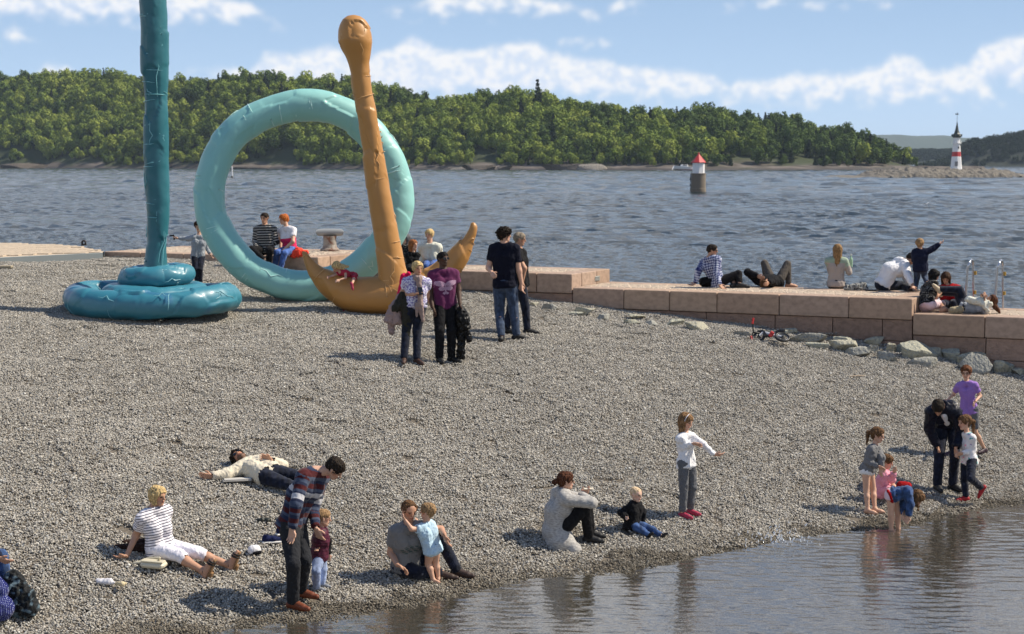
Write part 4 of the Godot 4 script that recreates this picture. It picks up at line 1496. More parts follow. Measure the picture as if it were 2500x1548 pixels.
func cloth(c: Color, rough := 0.92, t: Texture2D = null, scale_ := Vector3.ONE, repeat := true) -> StandardMaterial3D:
	var m := StandardMaterial3D.new()
	m.albedo_color = c
	m.roughness = rough
	m.metallic_specular = 0.3
	m.rim_enabled = true
	m.rim = 0.25
	m.rim_tint = 0.7
	if t == null:
		if crinkle == null: crinkle = noise_tex(0.02, 256, 3, FastNoiseLite.TYPE_SIMPLEX_SMOOTH, null, 14)
		m.heightmap_enabled = true
		m.heightmap_texture = crinkle
		m.heightmap_scale = 1.3
		m.uv1_triplanar = true
		m.uv1_scale = Vector3(3.0, 2.0, 3.0)
	else:
		m.albedo_texture = t
		m.uv1_scale = scale_
		m.texture_repeat = repeat
	return m

var C := {}
var crinkle: NoiseTexture2D
func make_cloths() -> void:
	var W := Color(0.86, 0.86, 0.87)
	C.charcoal = cloth(Color(0.15, 0.155, 0.17))
	C.black_cloth = cloth(Color(0.085, 0.085, 0.095))
	C.white_cloth = cloth(W)
	C.white_trousers = cloth(Color(0.88, 0.87, 0.90))
	C.cream_knit = cloth(Color(0.80, 0.765, 0.69))
	C.offwhite_knit = cloth(Color(0.80, 0.80, 0.75))
	C.grey_cloth = cloth(Color(0.37, 0.375, 0.39))
	C.grey_brown = cloth(Color(0.32, 0.30, 0.28))
	C.grey_knit_dark = cloth(Color(0.44, 0.44, 0.445))
	C.pale_grey = cloth(Color(0.58, 0.60, 0.63))
	C.plum = cloth(Color(0.27, 0.10, 0.17), 0.6)
	C.lilac = cloth(Color(0.56, 0.43, 0.70))
	C.baby_blue = cloth(Color(0.69, 0.79, 0.85))
	C.pale_pink = cloth(Color(0.84, 0.74, 0.76))
	C.pink_cloth = cloth(Color(0.86, 0.58, 0.65))
	C.red_pink = cloth(Color(0.66, 0.19, 0.27))
	C.red_cloth = cloth(Color(0.60, 0.05, 0.07))
	C.navy_cloth = cloth(Color(0.09, 0.11, 0.19))
	C.navy_polo = cloth(Color(0.055, 0.065, 0.125))
	C.orange_cloth = cloth(Color(0.93, 0.30, 0.22))
	C.magenta_cloth = cloth(Color(0.80, 0.09, 0.30))
	C.olive_cloth = cloth(Color(0.18, 0.175, 0.15))
	C.dusty_cloth = cloth(Color(0.58, 0.50, 0.48))
	C.scarf_cloth = cloth(Color(0.56, 0.49, 0.47))
	C.leather = cloth(Color(0.05, 0.05, 0.055), 0.35)
	var den := func(base: Color, amp: float, seed_: int) -> StandardMaterial3D:
		var lo_ := base * (1.0 - amp)
		var hi_ := base * (1.0 + amp)
		lo_.a = 1.0
		hi_.a = 1.0
		var m := cloth(Color.WHITE, 0.9, noise_tex(0.02, 256, 5, FastNoiseLite.TYPE_SIMPLEX_SMOOTH, ramp([[0.25, lo_], [0.75, hi_]]), seed_))
		m.uv1_triplanar = true
		m.uv1_scale = Vector3(2.2, 1.4, 2.2)
		return m
	C.dark_denim = den.call(Color(0.092, 0.112, 0.170), 0.3, 1)
	C.denim = den.call(Color(0.22, 0.31, 0.47), 0.3, 2)
	C.denim_bright = den.call(Color(0.26, 0.37, 0.60), 0.25, 3)
	C.worn_denim = den.call(Color(0.215, 0.265, 0.345), 0.22, 4)
	C.pale_denim = den.call(Color(0.56, 0.62, 0.75), 0.2, 5)
	var mel := cloth(Color.WHITE, 0.95, noise_tex(0.06, 256, 3, FastNoiseLite.TYPE_SIMPLEX_SMOOTH, ramp([[0.2, Color(0.52, 0.51, 0.50)], [0.8, Color(0.74, 0.73, 0.71)]]), 6))
	mel.uv1_triplanar = true
	mel.uv1_scale = Vector3(1.2, 5.0, 1.2)
	C.grey_knit = mel
	var nq := cloth(Color(0.075, 0.085, 0.14), 0.45, striped(0.055, [[0.0, 0.006, Color(0.35, 0.35, 0.4)]], Color.WHITE), Vector3(1, 1.0 / 0.055, 1))
	C.navy_quilt = nq
	var plum_q := cloth(Color(0.30, 0.115, 0.19), 0.55, striped(0.045, [[0.0, 0.006, Color(0.4, 0.4, 0.4)]], Color.WHITE), Vector3(1, 1.0 / 0.045, 1))
	C.plum = plum_q
	# stripes: v runs up the body from the hips, in metres
	C.breton = cloth(Color.WHITE, 0.9, striped(0.030, [[0.0, 0.009, Color(0.16, 0.16, 0.26)]], Color(0.88, 0.87, 0.89)), Vector3(1, 1.0 / 0.030, 1))
	C.black_stripes = cloth(Color.WHITE, 0.9, striped(0.055, [[0.0, 0.031, Color(0.13, 0.13, 0.14)]], Color(0.60, 0.59, 0.57)), Vector3(1, 1.0 / 0.055, 1))
	var navy := Color(0.145, 0.175, 0.27)
	var maroon := Color(0.27, 0.085, 0.10)
	var slate := Color(0.25, 0.29, 0.37)
	C.striped_jumper = cloth(Color.WHITE, 0.92, striped(1.0, [[0.0, 0.05, maroon], [0.09, 0.12, slate], [0.12, 0.17, maroon], [0.21, 0.235, slate], [0.235, 0.28, maroon], [0.30, 0.33, slate], [0.36, 0.42, Color(0.70, 0.70, 0.72)], [0.44, 0.47, slate], [0.47, 0.52, maroon], [0.55, 0.59, slate], [0.59, 0.65, maroon], [0.90, 0.95, maroon], [0.95, 0.98, slate], [0.80, 0.85, maroon], [0.74, 0.77, slate]], navy))
	var im := Image.create(128, 128, false, Image.FORMAT_RGB8)
	for y in 128:
		for x in 128:
			var a := 1.0 if x % 64 < 30 else 0.0
			var b := 1.0 if y % 64 < 30 else 0.0
			var thin := 1.0 if (x % 64 > 44 and x % 64 < 50) or (y % 64 > 44 and y % 64 < 50) else 0.0
			im.set_pixel(x, y, Color(0.72, 0.74, 0.80).lerp(Color(0.11, 0.15, 0.36), clampf(0.5 * a + 0.5 * b, 0.0, 1.0)).lerp(Color(0.8, 0.82, 0.86), thin * 0.6))
	C.plaid = cloth(Color.WHITE, 0.9, ImageTexture.create_from_image(im), Vector3(10, 10, 1))
	var g := RandomNumberGenerator.new()
	g.seed = 31
	im = Image.create(256, 256, false, Image.FORMAT_RGB8)
	im.fill(Color(0.05, 0.05, 0.055))
	for k in 330:
		im.fill_rect(Rect2i(g.randi() % 252, g.randi() % 252, g.randi_range(3, 6), g.randi_range(3, 6)), Color(0.72, 0.70, 0.66))
	C.dotted = cloth(Color.WHITE, 0.9, ImageTexture.create_from_image(im), Vector3(2.6, 2.6, 1))
	im = Image.create(256, 256, false, Image.FORMAT_RGB8)
	im.fill(Color(0.86, 0.85, 0.85))
	for k in 46:
		var col: Color = [Color(0.85, 0.35, 0.50), Color(0.90, 0.55, 0.65), Color(0.30, 0.62, 0.62), Color(0.62, 0.55, 0.72)][g.randi() % 4]
		var p := Vector2i(g.randi() % 240, g.randi() % 240)
		for j in 6:
			im.fill_rect(Rect2i(p + Vector2i(g.randi() % 13, g.randi() % 13), Vector2i(g.randi_range(4, 8), g.randi_range(4, 8))), col)
	C.floral = cloth(Color.WHITE, 0.9, ImageTexture.create_from_image(im), Vector3(1.9, 1.9, 1))
	C.blouse = cloth(Color.WHITE, 0.9, noise_tex(0.035, 256, 3, FastNoiseLite.TYPE_SIMPLEX_SMOOTH, ramp([[0.3, Color(0.47, 0.43, 0.64)], [0.48, Color(0.70, 0.69, 0.80)], [0.7, Color(0.84, 0.84, 0.87)]]), 8), Vector3(3, 3, 1))
	# prints on the front of a shirt lie at u -0.5..0.5 of its width; the back is at u > 1
	im = Image.create(512, 512, false, Image.FORMAT_RGB8)
	im.fill(Color(0.345, 0.135, 0.285))
	for y in 512:
		for x in 512:
			var u := (x - 128.0) / 200.0
			var v := (y - 216.0) / 200.0
			# two wings, a body and a curl below: an ornamental moth
			var w1 := Vector2((absf(u) - 0.24) / 0.24, (v - 0.34 - 0.25 * absf(u)) / 0.18).length()
			var w2 := Vector2((absf(u) - 0.15) / 0.14, (v - 0.06) / 0.15).length()
			var arc := absf(Vector2(u / 0.26, (v + 0.22) / 0.26).length() - 1.0)
			var on_ := w1 < 1.0 or w2 < 1.0 or (absf(u) < 0.035 and v > -0.3 and v < 0.4) or (Vector2(u / 0.13, (v + 0.26) / 0.10).length() < 1.0 and absf(u) > 0.03)
			var vein := absf(sin(u * 46.0 + v * 18.0)) * absf(sin(v * 40.0 - absf(u) * 30.0))
			if on_: im.set_pixel(x, y, Color(0.345, 0.135, 0.285).lerp(Color(0.72, 0.62, 0.70), 0.35 + 0.65 * clampf(vein * 2.0, 0.0, 1.0)))
	C.purple_tee = cloth(Color.WHITE, 0.9, ImageTexture.create_from_image(im), Vector3(1, 1, 1))
	im = Image.create(512, 512, false, Image.FORMAT_RGB8)
	im.fill(Color(0.47, 0.465, 0.46))
	for y in range(150, 260):
		for x in range(60, 200):
			var v := absf(sin(x * 0.09 + y * 0.05)) * absf(sin(y * 0.11 - x * 0.04))
			if v > 0.38 and Vector2((x - 130.0) / 66.0, (y - 205.0) / 50.0).length() < 1.0: im.set_pixel(x, y, Color(0.28, 0.34, 0.33))
	C.grey_print_tee = cloth(Color.WHITE, 0.92, ImageTexture.create_from_image(im), Vector3(1, 1, 1))
	C.white_pink = cloth(Color.WHITE, 0.9, striped(1.0, [[0.0, 0.26, Color(0.78, 0.16, 0.36)]], Color(0.86, 0.85, 0.86)))
	C.beige_green = cloth(Color.WHITE, 0.9, striped(1.0, [[0.0, 0.40, Color(0.63, 0.59, 0.56)], [0.42, 0.9, Color(0.56, 0.62, 0.55)]], Color(0.63, 0.59, 0.56)))
	# shoes
	for s in [["tan", Color(0.42, 0.20, 0.09)], ["brown", Color(0.24, 0.15, 0.11)], ["brown_orange", Color(0.20, 0.13, 0.10)], ["black_shoe", Color(0.06, 0.06, 0.065)], ["black_stripe", Color(0.06, 0.06, 0.065)], ["grey_white", Color(0.50, 0.51, 0.53)], ["pink_shoe", Color(0.62, 0.15, 0.27)], ["red_shoe", Color(0.62, 0.06, 0.11)], ["plum_shoe", Color(0.20, 0.12, 0.17)], ["cream_shoe", Color(0.72, 0.66, 0.56)]]:
		var m := flat(s[1], 0.6).duplicate() as StandardMaterial3D
		m.vertex_color_use_as_albedo = true
		C[s[0]] = m

const SKIN := {"light": Color(0.56, 0.335, 0.235), "pale": Color(0.64, 0.42, 0.32), "tanned": Color(0.46, 0.255, 0.165), "dark": Color(0.065, 0.033, 0.02)}
const HAIR := {"dark": Color(0.022, 0.016, 0.012), "black": Color(0.010, 0.009, 0.009), "brown": Color(0.115, 0.062, 0.030), "brown_dark": Color(0.045, 0.024, 0.014), "brown_blond": Color(0.20, 0.115, 0.055), "blond_brown": Color(0.26, 0.165, 0.085), "dark_blond": Color(0.23, 0.14, 0.065), "blonde": Color(0.50, 0.36, 0.17), "pale_blond": Color(0.58, 0.43, 0.27), "auburn": Color(0.115, 0.045, 0.02), "auburn_dark": Color(0.075, 0.030, 0.016), "ginger": Color(0.42, 0.12, 0.03), "ginger_brown": Color(0.27, 0.105, 0.04), "grey_blond": Color(0.24, 0.20, 0.15), "grey": Color(0.10, 0.10, 0.11)}
var skin_m: StandardMaterial3D
var hair_m: StandardMaterial3D

func hand_bones(w: Vector3, dir: Vector3, thumb: Vector3, side: float, s: float) -> Array:
	var t := (thumb - dir * thumb.dot(dir)).normalized()
	var palm := dir.cross(t) * side   # towards which the fingers close
	var out := []
	for k in 4:
		var x := (1.5 - k) * 0.0205 * s
		var a := w + dir * 0.012 * s + t * x * 0.6
		var b := w + dir * (0.088 - absf(k - 1.2) * 0.003) * s + t * x
		out.append([a, 0.016 * s, b, 0.0125 * s])
		var l: float = [0.068, 0.076, 0.070, 0.054][k] * s
		var curl: float = [0.25, 0.4, 0.5, 0.6][k]
		var d1 := (dir + palm * curl + t * x * 2.0).normalized()
		var c := b + d1 * l * 0.52
		var d2 := (dir + palm * curl * 2.6).normalized()
		out.append([b, 0.0098 * s, c, 0.0088 * s])
		out.append([c, 0.0088 * s, c + d2 * l * 0.5, 0.0072 * s])
	var tb := w + dir * 0.028 * s + t * 0.024 * s
	var tm := tb + (dir * 0.6 + t * 0.75 + palm * 0.3).normalized() * 0.038 * s
	out.append([w + dir * 0.015 * s, 0.015 * s, tb, 0.0145 * s])
	out.append([tb, 0.0135 * s, tm, 0.011 * s])
	out.append([tm, 0.011 * s, tm + (dir * 0.9 + t * 0.35 + palm * 0.35).normalized() * 0.03 * s, 0.0085 * s])
	return out

func person(label: String, group: String, at: Vector3, H: float, hh: float, J: Dictionary, o: Dictionary) -> void:
	var root := thing("person", label, "person", at, 0.0, group)
	var far_ := at.z < -26.0
	var cell: float = (0.020 if far_ else 0.0152) * (0.85 if H < 1.45 else 1.0)
	var w: float = o.get("w", 1.0) * 0.94
	var fem: bool = o.has("fem")
	var P: Vector3 = J.P
	var N: Vector3 = J.N
	var U := (N - P).normalized()
	var F: Vector3 = J.FW
	var L := U.cross(F).normalized()
	var bend: float = J.get("bend", 0.0)
	var hl: Vector3 = (J.HL - J.HR).normalized()
	var r := H * w
	var M := (P + N) * 0.5 - F * bend
	# bones as [a, ra, b, rb, flat, tag]; tags: 0 torso, 1 / 2 left and right arm, 3 / 4 left and right leg
	var torso := []
	for sg in [1.0, -1.0]:
		var hip: Vector3 = P + hl * sg * 0.040 * H + U * 0.01
		var mid: Vector3 = M + L * sg * (0.033 if fem else 0.038) * r
		var chest: Vector3 = N - U * 0.115 * H + L * sg * 0.043 * r
		torso.append([hip, 0.055 * r, mid, (0.046 if fem else 0.052) * r, 0, 0])
		torso.append([mid, (0.046 if fem else 0.052) * r, chest, (0.053 if fem else 0.058) * r, 0, 0])
		torso.append([chest, (0.053 if fem else 0.058) * r, N - U * 0.045 * H + L * sg * 0.062 * H, 0.038 * r, 0, 0])
		if fem and H > 1.55: torso.append([N - U * 0.15 * H + L * sg * 0.04 * H + F * 0.035 * H, 0.036 * H, N - U * 0.13 * H + L * sg * 0.04 * H + F * 0.03 * H, 0.034 * H, 0, 0])
	torso.append([P + hl * 0.03 * H - F * 0.02 * H, 0.055 * r, P - hl * 0.03 * H - F * 0.02 * H, 0.055 * r, 0, 0])
	var arms := []
	for k in 2:
		var sd: String = ["L", "R"][k]
		var S: Vector3 = J["S" + sd]
		torso.append([S, 0.034 * r, N - U * 0.012 * H, 0.034 * r, 0, 0])
		arms.append([[S, 0.033 * r, J["E" + sd], 0.0255 * r, 0, 1 + k], [J["E" + sd], 0.026 * r, J["W" + sd], 0.0175 * r, 0, 1 + k]])
	var legs := []
	for k in 2:
		var sd: String = ["L", "R"][k]
		var Hp: Vector3 = J["H" + sd]
		var K: Vector3 = J["K" + sd]
		var A: Vector3 = J["A" + sd]
		var back := (Hp - K).normalized() + (A - K).normalized()
		back = back.normalized() if back.length() > 0.05 else -F
		legs.append([[Hp, 0.055 * r, K, 0.035 * r, 0, 3 + k], [K, 0.034 * r, K.lerp(A, 0.32) + back * 0.008 * H, 0.034 * r, 0, 3 + k], [K.lerp(A, 0.32) + back * 0.008 * H, 0.034 * r, A, 0.0225 * r, 0, 3 + k]])
	# head frame
	var hd: Vector3 = J.Hd
	var hf: Vector3 = J.HF
	var hu: Vector3 = J.HU
	hu = (hu - hf * hu.dot(hf)).normalized()
	var hs := hu.cross(hf).normalized()
	var X := func(x: float, y: float, z: float) -> Vector3: return hd + (hs * x + hu * y + hf * z) * hh
	var neck := [[N - U * 0.01, 0.033 * r, X.call(0, -0.2, -0.08), 0.030 * r, 0, 5]]
	# the body: one continuous skin
	fresh()
	var tone: Color = SKIN[o.skin]
	var skin_tint := func(p: Vector3, _n: Vector3, _t: int) -> Color:
		var v := 1.0 + 0.10 * noise.get_noise_3d(p.x * 14.0, p.y * 14.0, p.z * 14.0)
		return Color(tone.r * v, tone.g * v, tone.b * v)
	var thin := func(bones: Array, q: float) -> Array:
		var out := []
		for b in bones: out.append([b[0], b[1] * q, b[2], b[3] * q, b[4], b[5]])
		return out
	var long_legs: bool = o.has("legs") and o.legs[1] > 0.9
	var long_arms: bool = (o.has("top") and o.top[1] >= 2) or (o.has("under") and o.under[1] >= 2)
	var body: Array = thin.call(torso, 0.93) + thin.call(arms[0] + arms[1], 0.86 if long_arms else 1.0) + thin.call(legs[0] + legs[1], 0.84 if long_legs else 1.0) + neck
	if long_legs:
		for k in 2:
			var A0: Vector3 = J["A" + ["L", "R"][k]]
			body.append([J["K" + ["L", "R"][k]].lerp(A0, 0.8), 0.02 * r, A0, 0.0225 * r, 0, 3 + k])
	var feet := []
	for k in 2:
		var sd: String = ["L", "R"][k]
		var A: Vector3 = J["A" + sd]
		var T: Vector3 = J["T" + sd]
		var shin: Vector3 = (A - J["K" + sd]).normalized()
		var D := UP * -1.0
		D = D - T * D.dot(T)
		D = D.normalized() if D.length() > 0.2 else (shin - T * shin.dot(T)).normalized()
		feet.append([[A, 0.022 * H, A - T * 0.024 * H + D * 0.020 * H, 0.021 * H, 0, 3 + k], [A + D * 0.004 * H, 0.021 * H, A + T * 0.072 * H + D * 0.024 * H, 0.0175 * H, 0, 3 + k], [A - T * 0.02 * H + D * 0.022 * H, 0.019 * H, A + T * 0.07 * H + D * 0.027 * H, 0.0175 * H, 0, 3 + k], [A + T * 0.07 * H + D * 0.027 * H, 0.0185 * H, A + T * 0.105 * H + D * 0.03 * H, 0.013 * H, 0, 3 + k], [A, D]])
	var bare: bool = not o.has("shoe")
	if bare:
		for k in 2: body += feet[k].slice(0, 4)
	field(body, cell, 0.03 * H / 1.75)
	take(skin_tint)
	# head
	var hb := [[X.call(0, 0.14, -0.12), 0.335 * hh, X.call(0, 0.15, 0.05), 0.315 * hh], [X.call(0, -0.02, 0.10), 0.265 * hh, X.call(0, -0.28, 0.16), 0.165 * hh], [X.call(0, -0.3, 0.17), 0.16 * hh, X.call(0, -0.37, 0.24), 0.09 * hh],
		[X.call(0.13, -0.2, 0.0), 0.14 * hh, X.call(0.05, -0.36, 0.2), 0.085 * hh], [X.call(-0.13, -0.2, 0.0), 0.14 * hh, X.call(-0.05, -0.36, 0.2), 0.085 * hh],
		[X.call(0, 0.06, 0.36), 0.035 * hh, X.call(0, -0.10, 0.43), 0.05 * hh], [X.call(0.15, 0.11, 0.31), 0.04 * hh, X.call(-0.15, 0.11, 0.31), 0.04 * hh], [X.call(0.06, -0.22, 0.335), 0.04 * hh, X.call(-0.06, -0.22, 0.335), 0.04 * hh],
		[X.call(0.325, 0.05, -0.03), 0.05 * hh, X.call(0.315, -0.1, 0.0), 0.045 * hh], [X.call(-0.325, 0.05, -0.03), 0.05 * hh, X.call(-0.315, -0.1, 0.0), 0.045 * hh], [N.lerp(X.call(0, -0.2, -0.08), 0.5), 0.031 * r, X.call(0, -0.15, -0.08), 0.031 * r]]
	field(hb, hh / (22.0 if far_ else 28.0), 0.06 * hh)
	var hc: Color = HAIR[o.hair[1]]
	var brow := hc.lerp(tone * 0.4, 0.35)
	var beard: bool = o.has("beard")
	take(func(p: Vector3, n: Vector3, t: int) -> Color:
		var q := p - hd
		var x := absf(q.dot(hs)) / hh
		var y := q.dot(hu) / hh
		var z := q.dot(hf) / hh
		var c: Color = skin_tint.call(p, n, t)
		if z > 0.12:
			if Vector2((x - 0.135) / 0.062, (y - 0.025) / 0.034).length() < 1.0: return Color(0.03, 0.02, 0.016)
			if x > 0.05 and x < 0.23 and absf(y - 0.115 + 0.12 * absf(x - 0.12)) < 0.024: return brow
			if x < 0.105 and absf(y + 0.225) < 0.03 and z > 0.28: return tone * Color(0.75, 0.42, 0.42)
			if y < 0.0 and y > -0.16 and x > 0.1: c = c.lerp(c * Color(1.12, 0.82, 0.78), 0.5)
		if beard and y < -0.14 and z > -0.05: return hc.lerp(tone, 0.3)
		return c)
	# hands
	for k in 2:
		var sd: String = ["L", "R"][k]
		var W: Vector3 = J["W" + sd]
		var dir: Vector3 = ((J["F" + sd] - W) if J.has("F" + sd) else (W - J["E" + sd])).normalized()
		var th: Vector3 = F + UP * 0.4
		if absf(th.normalized().dot(dir)) > 0.9: th = UP + L * (-1.0 if k == 0 else 1.0)
		field(hand_bones(W, dir, th, -1.0 if k == 0 else 1.0, H / 1.75 * (1.1 if H < 1.5 else 1.0)), 0.0074 if far_ else 0.0060, 0.006)
		take(skin_tint)
	finish("body", root, skin_m)
	# clothing
	var grow := func(b: Array, e: float) -> Array:
		return [b[0], b[1] + e, b[2], b[3] + e, b[4], b[5]]
	var up_len := (N - P).length()
	var place := func(bones: Array, print_: bool) -> Callable:
		return func(p: Vector3, n: Vector3, t: int) -> Vector2:
			var tg: int = bones[t][5]
			if tg == 0 or tg > 2:
				var u := (p - P).dot(L)
				if print_: return Vector2(clampf(u / 0.62 * 0.6 + 0.25, 0.0, 0.5) if n.dot(F) > -0.1 else 0.95, clampf((p - P).dot(U) / 0.62, 0.0, 1.0))
				return Vector2(u, (p - P).dot(U) + 3.0)
			var a: Vector3 = J["S" + ("L" if tg == 1 else "R")]
			var el: Vector3 = J["E" + ("L" if tg == 1 else "R")]
			var wr: Vector3 = J["W" + ("L" if tg == 1 else "R")]
			var d1 := (el - a).normalized()
			var s := (p - a).dot(d1)
			if s > (el - a).length(): s = (el - a).length() + maxf(0.0, (p - el).dot((wr - el).normalized()))
			if print_: return Vector2(0.95, 0.5)
			return Vector2((p - a).dot(d1.cross(F)), up_len - s + 3.0)
	var tops := []
	if o.has("under"): tops.append([o.under[0], o.under[1], 0.0, 0.012, "shirt"])
	if o.has("top"): tops.append([o.top[0], o.top[1], o.top[2], o.top[3], "top"])
	for t in tops:
		var e: float = t[3]
		var sl: float = t[1]
		var b := []
		for x in torso: b.append(grow.call(x, e))
		# flat hem in place of the round of the hips
		var hem: float = t[2]
		if not o.has("skirt"):
			for i in [0, 3 if not (fem and H > 1.55) else 4]:
				b[i][4] = 1
			b.remove_at(b.size() - 3)
		for sg in [1.0, -1.0]:
			var hip: Vector3 = P + hl * sg * 0.040 * H + U * 0.02
			b.append([hip, 0.055 * r + e, hip - U * (hem + 0.02), 0.055 * r + e + 0.010, 2, 0])
		if not o.has("skirt"):
			for sg in [1.0, -1.0]: b.append([P - F * 0.018 * H + hl * sg * 0.030 * H + U * 0.05, 0.052 * r + e, P - F * 0.020 * H + hl * sg * 0.030 * H - U * (hem + 0.02), 0.055 * r + e + 0.010, 3, 0])
		if o.has("skirt"):
			var q: Array = o.skirt
			for sg in [1.0, -1.0]:
				b.append([P + U * 0.1 + hl * sg * 0.03, 0.06 * r + e, P + q[0] + hl * sg * 0.06, q[1], 0, 0])
			b.append([P + q[0], 0.10, P + q[2], q[3], 0, 0])
		for k in 2:
			var ua: Array = grow.call(arms[k][0], e * 0.85)
			var fa: Array = grow.call(arms[k][1], e * 0.8)
			if sl > 0.0 and sl < 1.0:
				ua[2] = ua[0].lerp(ua[2], sl)
				ua[3] += 0.006
				ua[4] = 2
				b.append(ua)
			elif sl >= 1.0:
				b.append(ua)
				var fr := minf(1.0, (sl - 1.0) * 0.97)
				fa[2] = fa[0].lerp(fa[2], fr)
				fa[4] = 2
				b.append(fa)
		fresh()
		# the collar: cut the cloth open round the neck
		field(b, cell, 0.025 * H / 1.75, [[N + U * 0.02 * H, 0.040 * r, N + U * 0.12 * H, 0.06 * r]] if t[4] == "top" else [])
		take(null, place.call(b, t[0] in ["purple_tee", "grey_print_tee"]), (0.005 if o.has("skirt") else (0.012 if e > 0.019 else 0.009)), at)
		finish(t[4], root, C[t[0]])
	if o.has("trim"):
		fresh()
		var b := []
		for sg in [1.0, -1.0]:
			var hip: Vector3 = P + hl * sg * 0.040 * H
			b.append([hip - U * 0.005, 0.055 * r + 0.036, hip - U * 0.03, 0.055 * r + 0.038, 3, 0])
		b.append([N - F * 0.05 * H, 0.045, N - F * 0.075 * H - U * 0.09, 0.06, 0, 0])
		field(b, cell, 0.01)
		take(null, null, 0.006, at)
		finish("red_trim", root, C[o.trim])
	if o.has("shirtfront"):
		blob("shirt_front", root, [[N - U * 0.05 * H + F * 0.052 * H, 0.046, N - U * 0.17 * H + F * 0.056 * H, 0.04]], cell, 0.01, C.white_cloth, 0.004)
	if o.has("legs") or o.has("brief"):
		var e := 0.012 * minf(1.0, H / 1.5) + (0.006 if o.has("brief") else 0.0)
		var f: float = o.legs[1] if o.has("legs") else 0.07
		var b := []
		for sg in [1.0, -1.0]:
			b.append([P + hl * sg * 0.040 * H + U * 0.045 * H, 0.052 * r + e, P + hl * sg * 0.040 * H, 0.056 * r + e, 1, 0])
		b.append([P + hl * 0.03 * H - F * 0.02 * H, 0.055 * r + e, P - hl * 0.03 * H - F * 0.02 * H, 0.055 * r + e, 0, 0])
		for k in 2:
			var th: Array = grow.call(legs[k][0], e)
			if f < 0.5:
				th[2] = th[0].lerp(th[2], maxf(0.05, f * 2.0))
				th[3] = lerpf(th[1], th[3], f * 2.0) + 0.004
				th[4] = 2
				b.append(th)
			else:
				b.append(th)
				var A: Vector3 = J["A" + ["L", "R"][k]]
				var K: Vector3 = J["K" + ["L", "R"][k]]
				var end := K.lerp(A, (f - 0.5) * 2.0)
				b.append([K, 0.035 * r + e, end, lerpf(0.036, 0.027, (f - 0.5) * 2.0) * r + e, 2, 3 + k])
		fresh()
		field(b, cell, 0.02 * H / 1.75)
		take(null, null, 0.008 if o.has("legs") else 0.004, at)
		finish("trousers" if f > 0.5 else ("shorts" if o.has("legs") else "briefs"), root, C[o.legs[0] if o.has("legs") else o.brief])
	if o.has("shoe"):
		for k in 2:
			var fb: Array = feet[k]
			var A: Vector3 = fb[4][0]
			var D: Vector3 = fb[4][1]
			var b := []
			for i in 4: b.append(grow.call(fb[i], 0.005 * H / 1.75))
			b[0][0] = A + D * 0.008 * H
			var sole := D.dot(A) + 0.046 * H
			fresh()
			field(b, 0.010 if far_ else 0.0085, 0.012, [], [[D, sole]])
			var pale: bool = o.shoe in ["grey_white", "pink_shoe", "red_shoe", "tan", "black_stripe"]
			var stripe: bool = o.shoe == "black_stripe"
			var T: Vector3 = J["T" + ["L", "R"][k]]
			var glow: bool = o.shoe == "brown_orange"
			take(func(p: Vector3, _n: Vector3, _t: int) -> Color:
				if pale and D.dot(p) > sole - 0.012 * H: return Color(2.4, 2.2, 2.0)
				if glow and D.dot(p) < sole - 0.025 * H and fmod((p - A).dot(T) * 16.0 + 9.0, 1.0) > 0.55: return Color(9.0, 2.2, 0.8)
				if stripe and D.dot(p) < sole - 0.016 * H and (p - A).dot(T) > 0.01 and (p - A).dot(T) < 0.075 and fmod((p - A).dot(T) * 45.0, 1.0) > 0.5: return Color(90, 90, 90)
				return Color.WHITE)
			finish("shoe", root, C[o.shoe])
	if o.has("sandal"):
		for k in 2:
			var A: Vector3 = feet[k][4][0]
			var D: Vector3 = feet[k][4][1]
			var T: Vector3 = J["T" + ["L", "R"][k]]
			var S := D.cross(T)
			var st := begin()
			box_into(st, A + T * 0.06 + D * 0.076, Vector3(0.078, 0.25, 0.024), 0.01, Basis(S, T, D))
			box_into(st, A - T * 0.015 + D * 0.098, Vector3(0.07, 0.10, 0.03), 0.01, Basis(S, T, D))
			var sole := put("wedge_sole", st.commit(), flat(Color(0.50, 0.38, 0.25), 0.85), root)
			sole.name = "sole"
			st = begin()
			for q in [[0.0, 0.005, 0.034], [0.12, 0.045, 0.044], [0.15, 0.05, 0.040]]:
				var ring := []
				for j in 13:
					var a := TAU * j / 12.0
					ring.append(A + T * q[0] + D * q[1] + (S * cos(a) - D * sin(a) * (0.9 if q[0] > 0.0 else 0.35) + T * sin(a) * (0.0 if q[0] > 0.0 else 0.9)) * (q[2] + 0.004))
				tube_into(st, ring, filled(13, 0.011), 6)
			put("strap", st.commit(), flat(Color(0.05, 0.045, 0.045), 0.6), root)
	# hair
	var style: String = o.hair[0]
	var hang: Vector3 = J.get("hang", Vector3(0, -1, 0))
	hang = hang.normalized()
	var hair := []
	var face_cut := [[X.call(0, -0.06, 0.40), 0.30 * hh, X.call(0, -0.5, 0.34), (0.36 if style in ["tied", "bun", "ponytail"] else 0.24) * hh]]
	if style in ["short", "messy", "curly", "receding", "crop", "crop_long"]:
		var t := {"short": 0.035, "messy": 0.07, "curly": 0.08, "receding": 0.02, "crop": 0.022, "crop_long": 0.05}[style] as float
		hair = [[X.call(0, 0.16, -0.13), (0.335 + t) * hh, X.call(0, 0.18, 0.05), (0.315 + t) * hh], [X.call(0, 0.0, -0.2), 0.29 * hh, X.call(0, -0.14, -0.17), 0.2 * hh]]
		if style == "receding": face_cut = [[X.call(0, 0.12, 0.40), 0.31 * hh, X.call(0, -0.5, 0.30), 0.40 * hh]]
		elif style == "crop_long": face_cut = [[X.call(0, -0.08, 0.40), 0.29 * hh, X.call(0, -0.5, 0.26), 0.36 * hh]]
		face_cut.append([X.call(0.33, -0.12, 0.12), 0.12 * hh, X.call(0.3, -0.45, 0.05), 0.2 * hh])
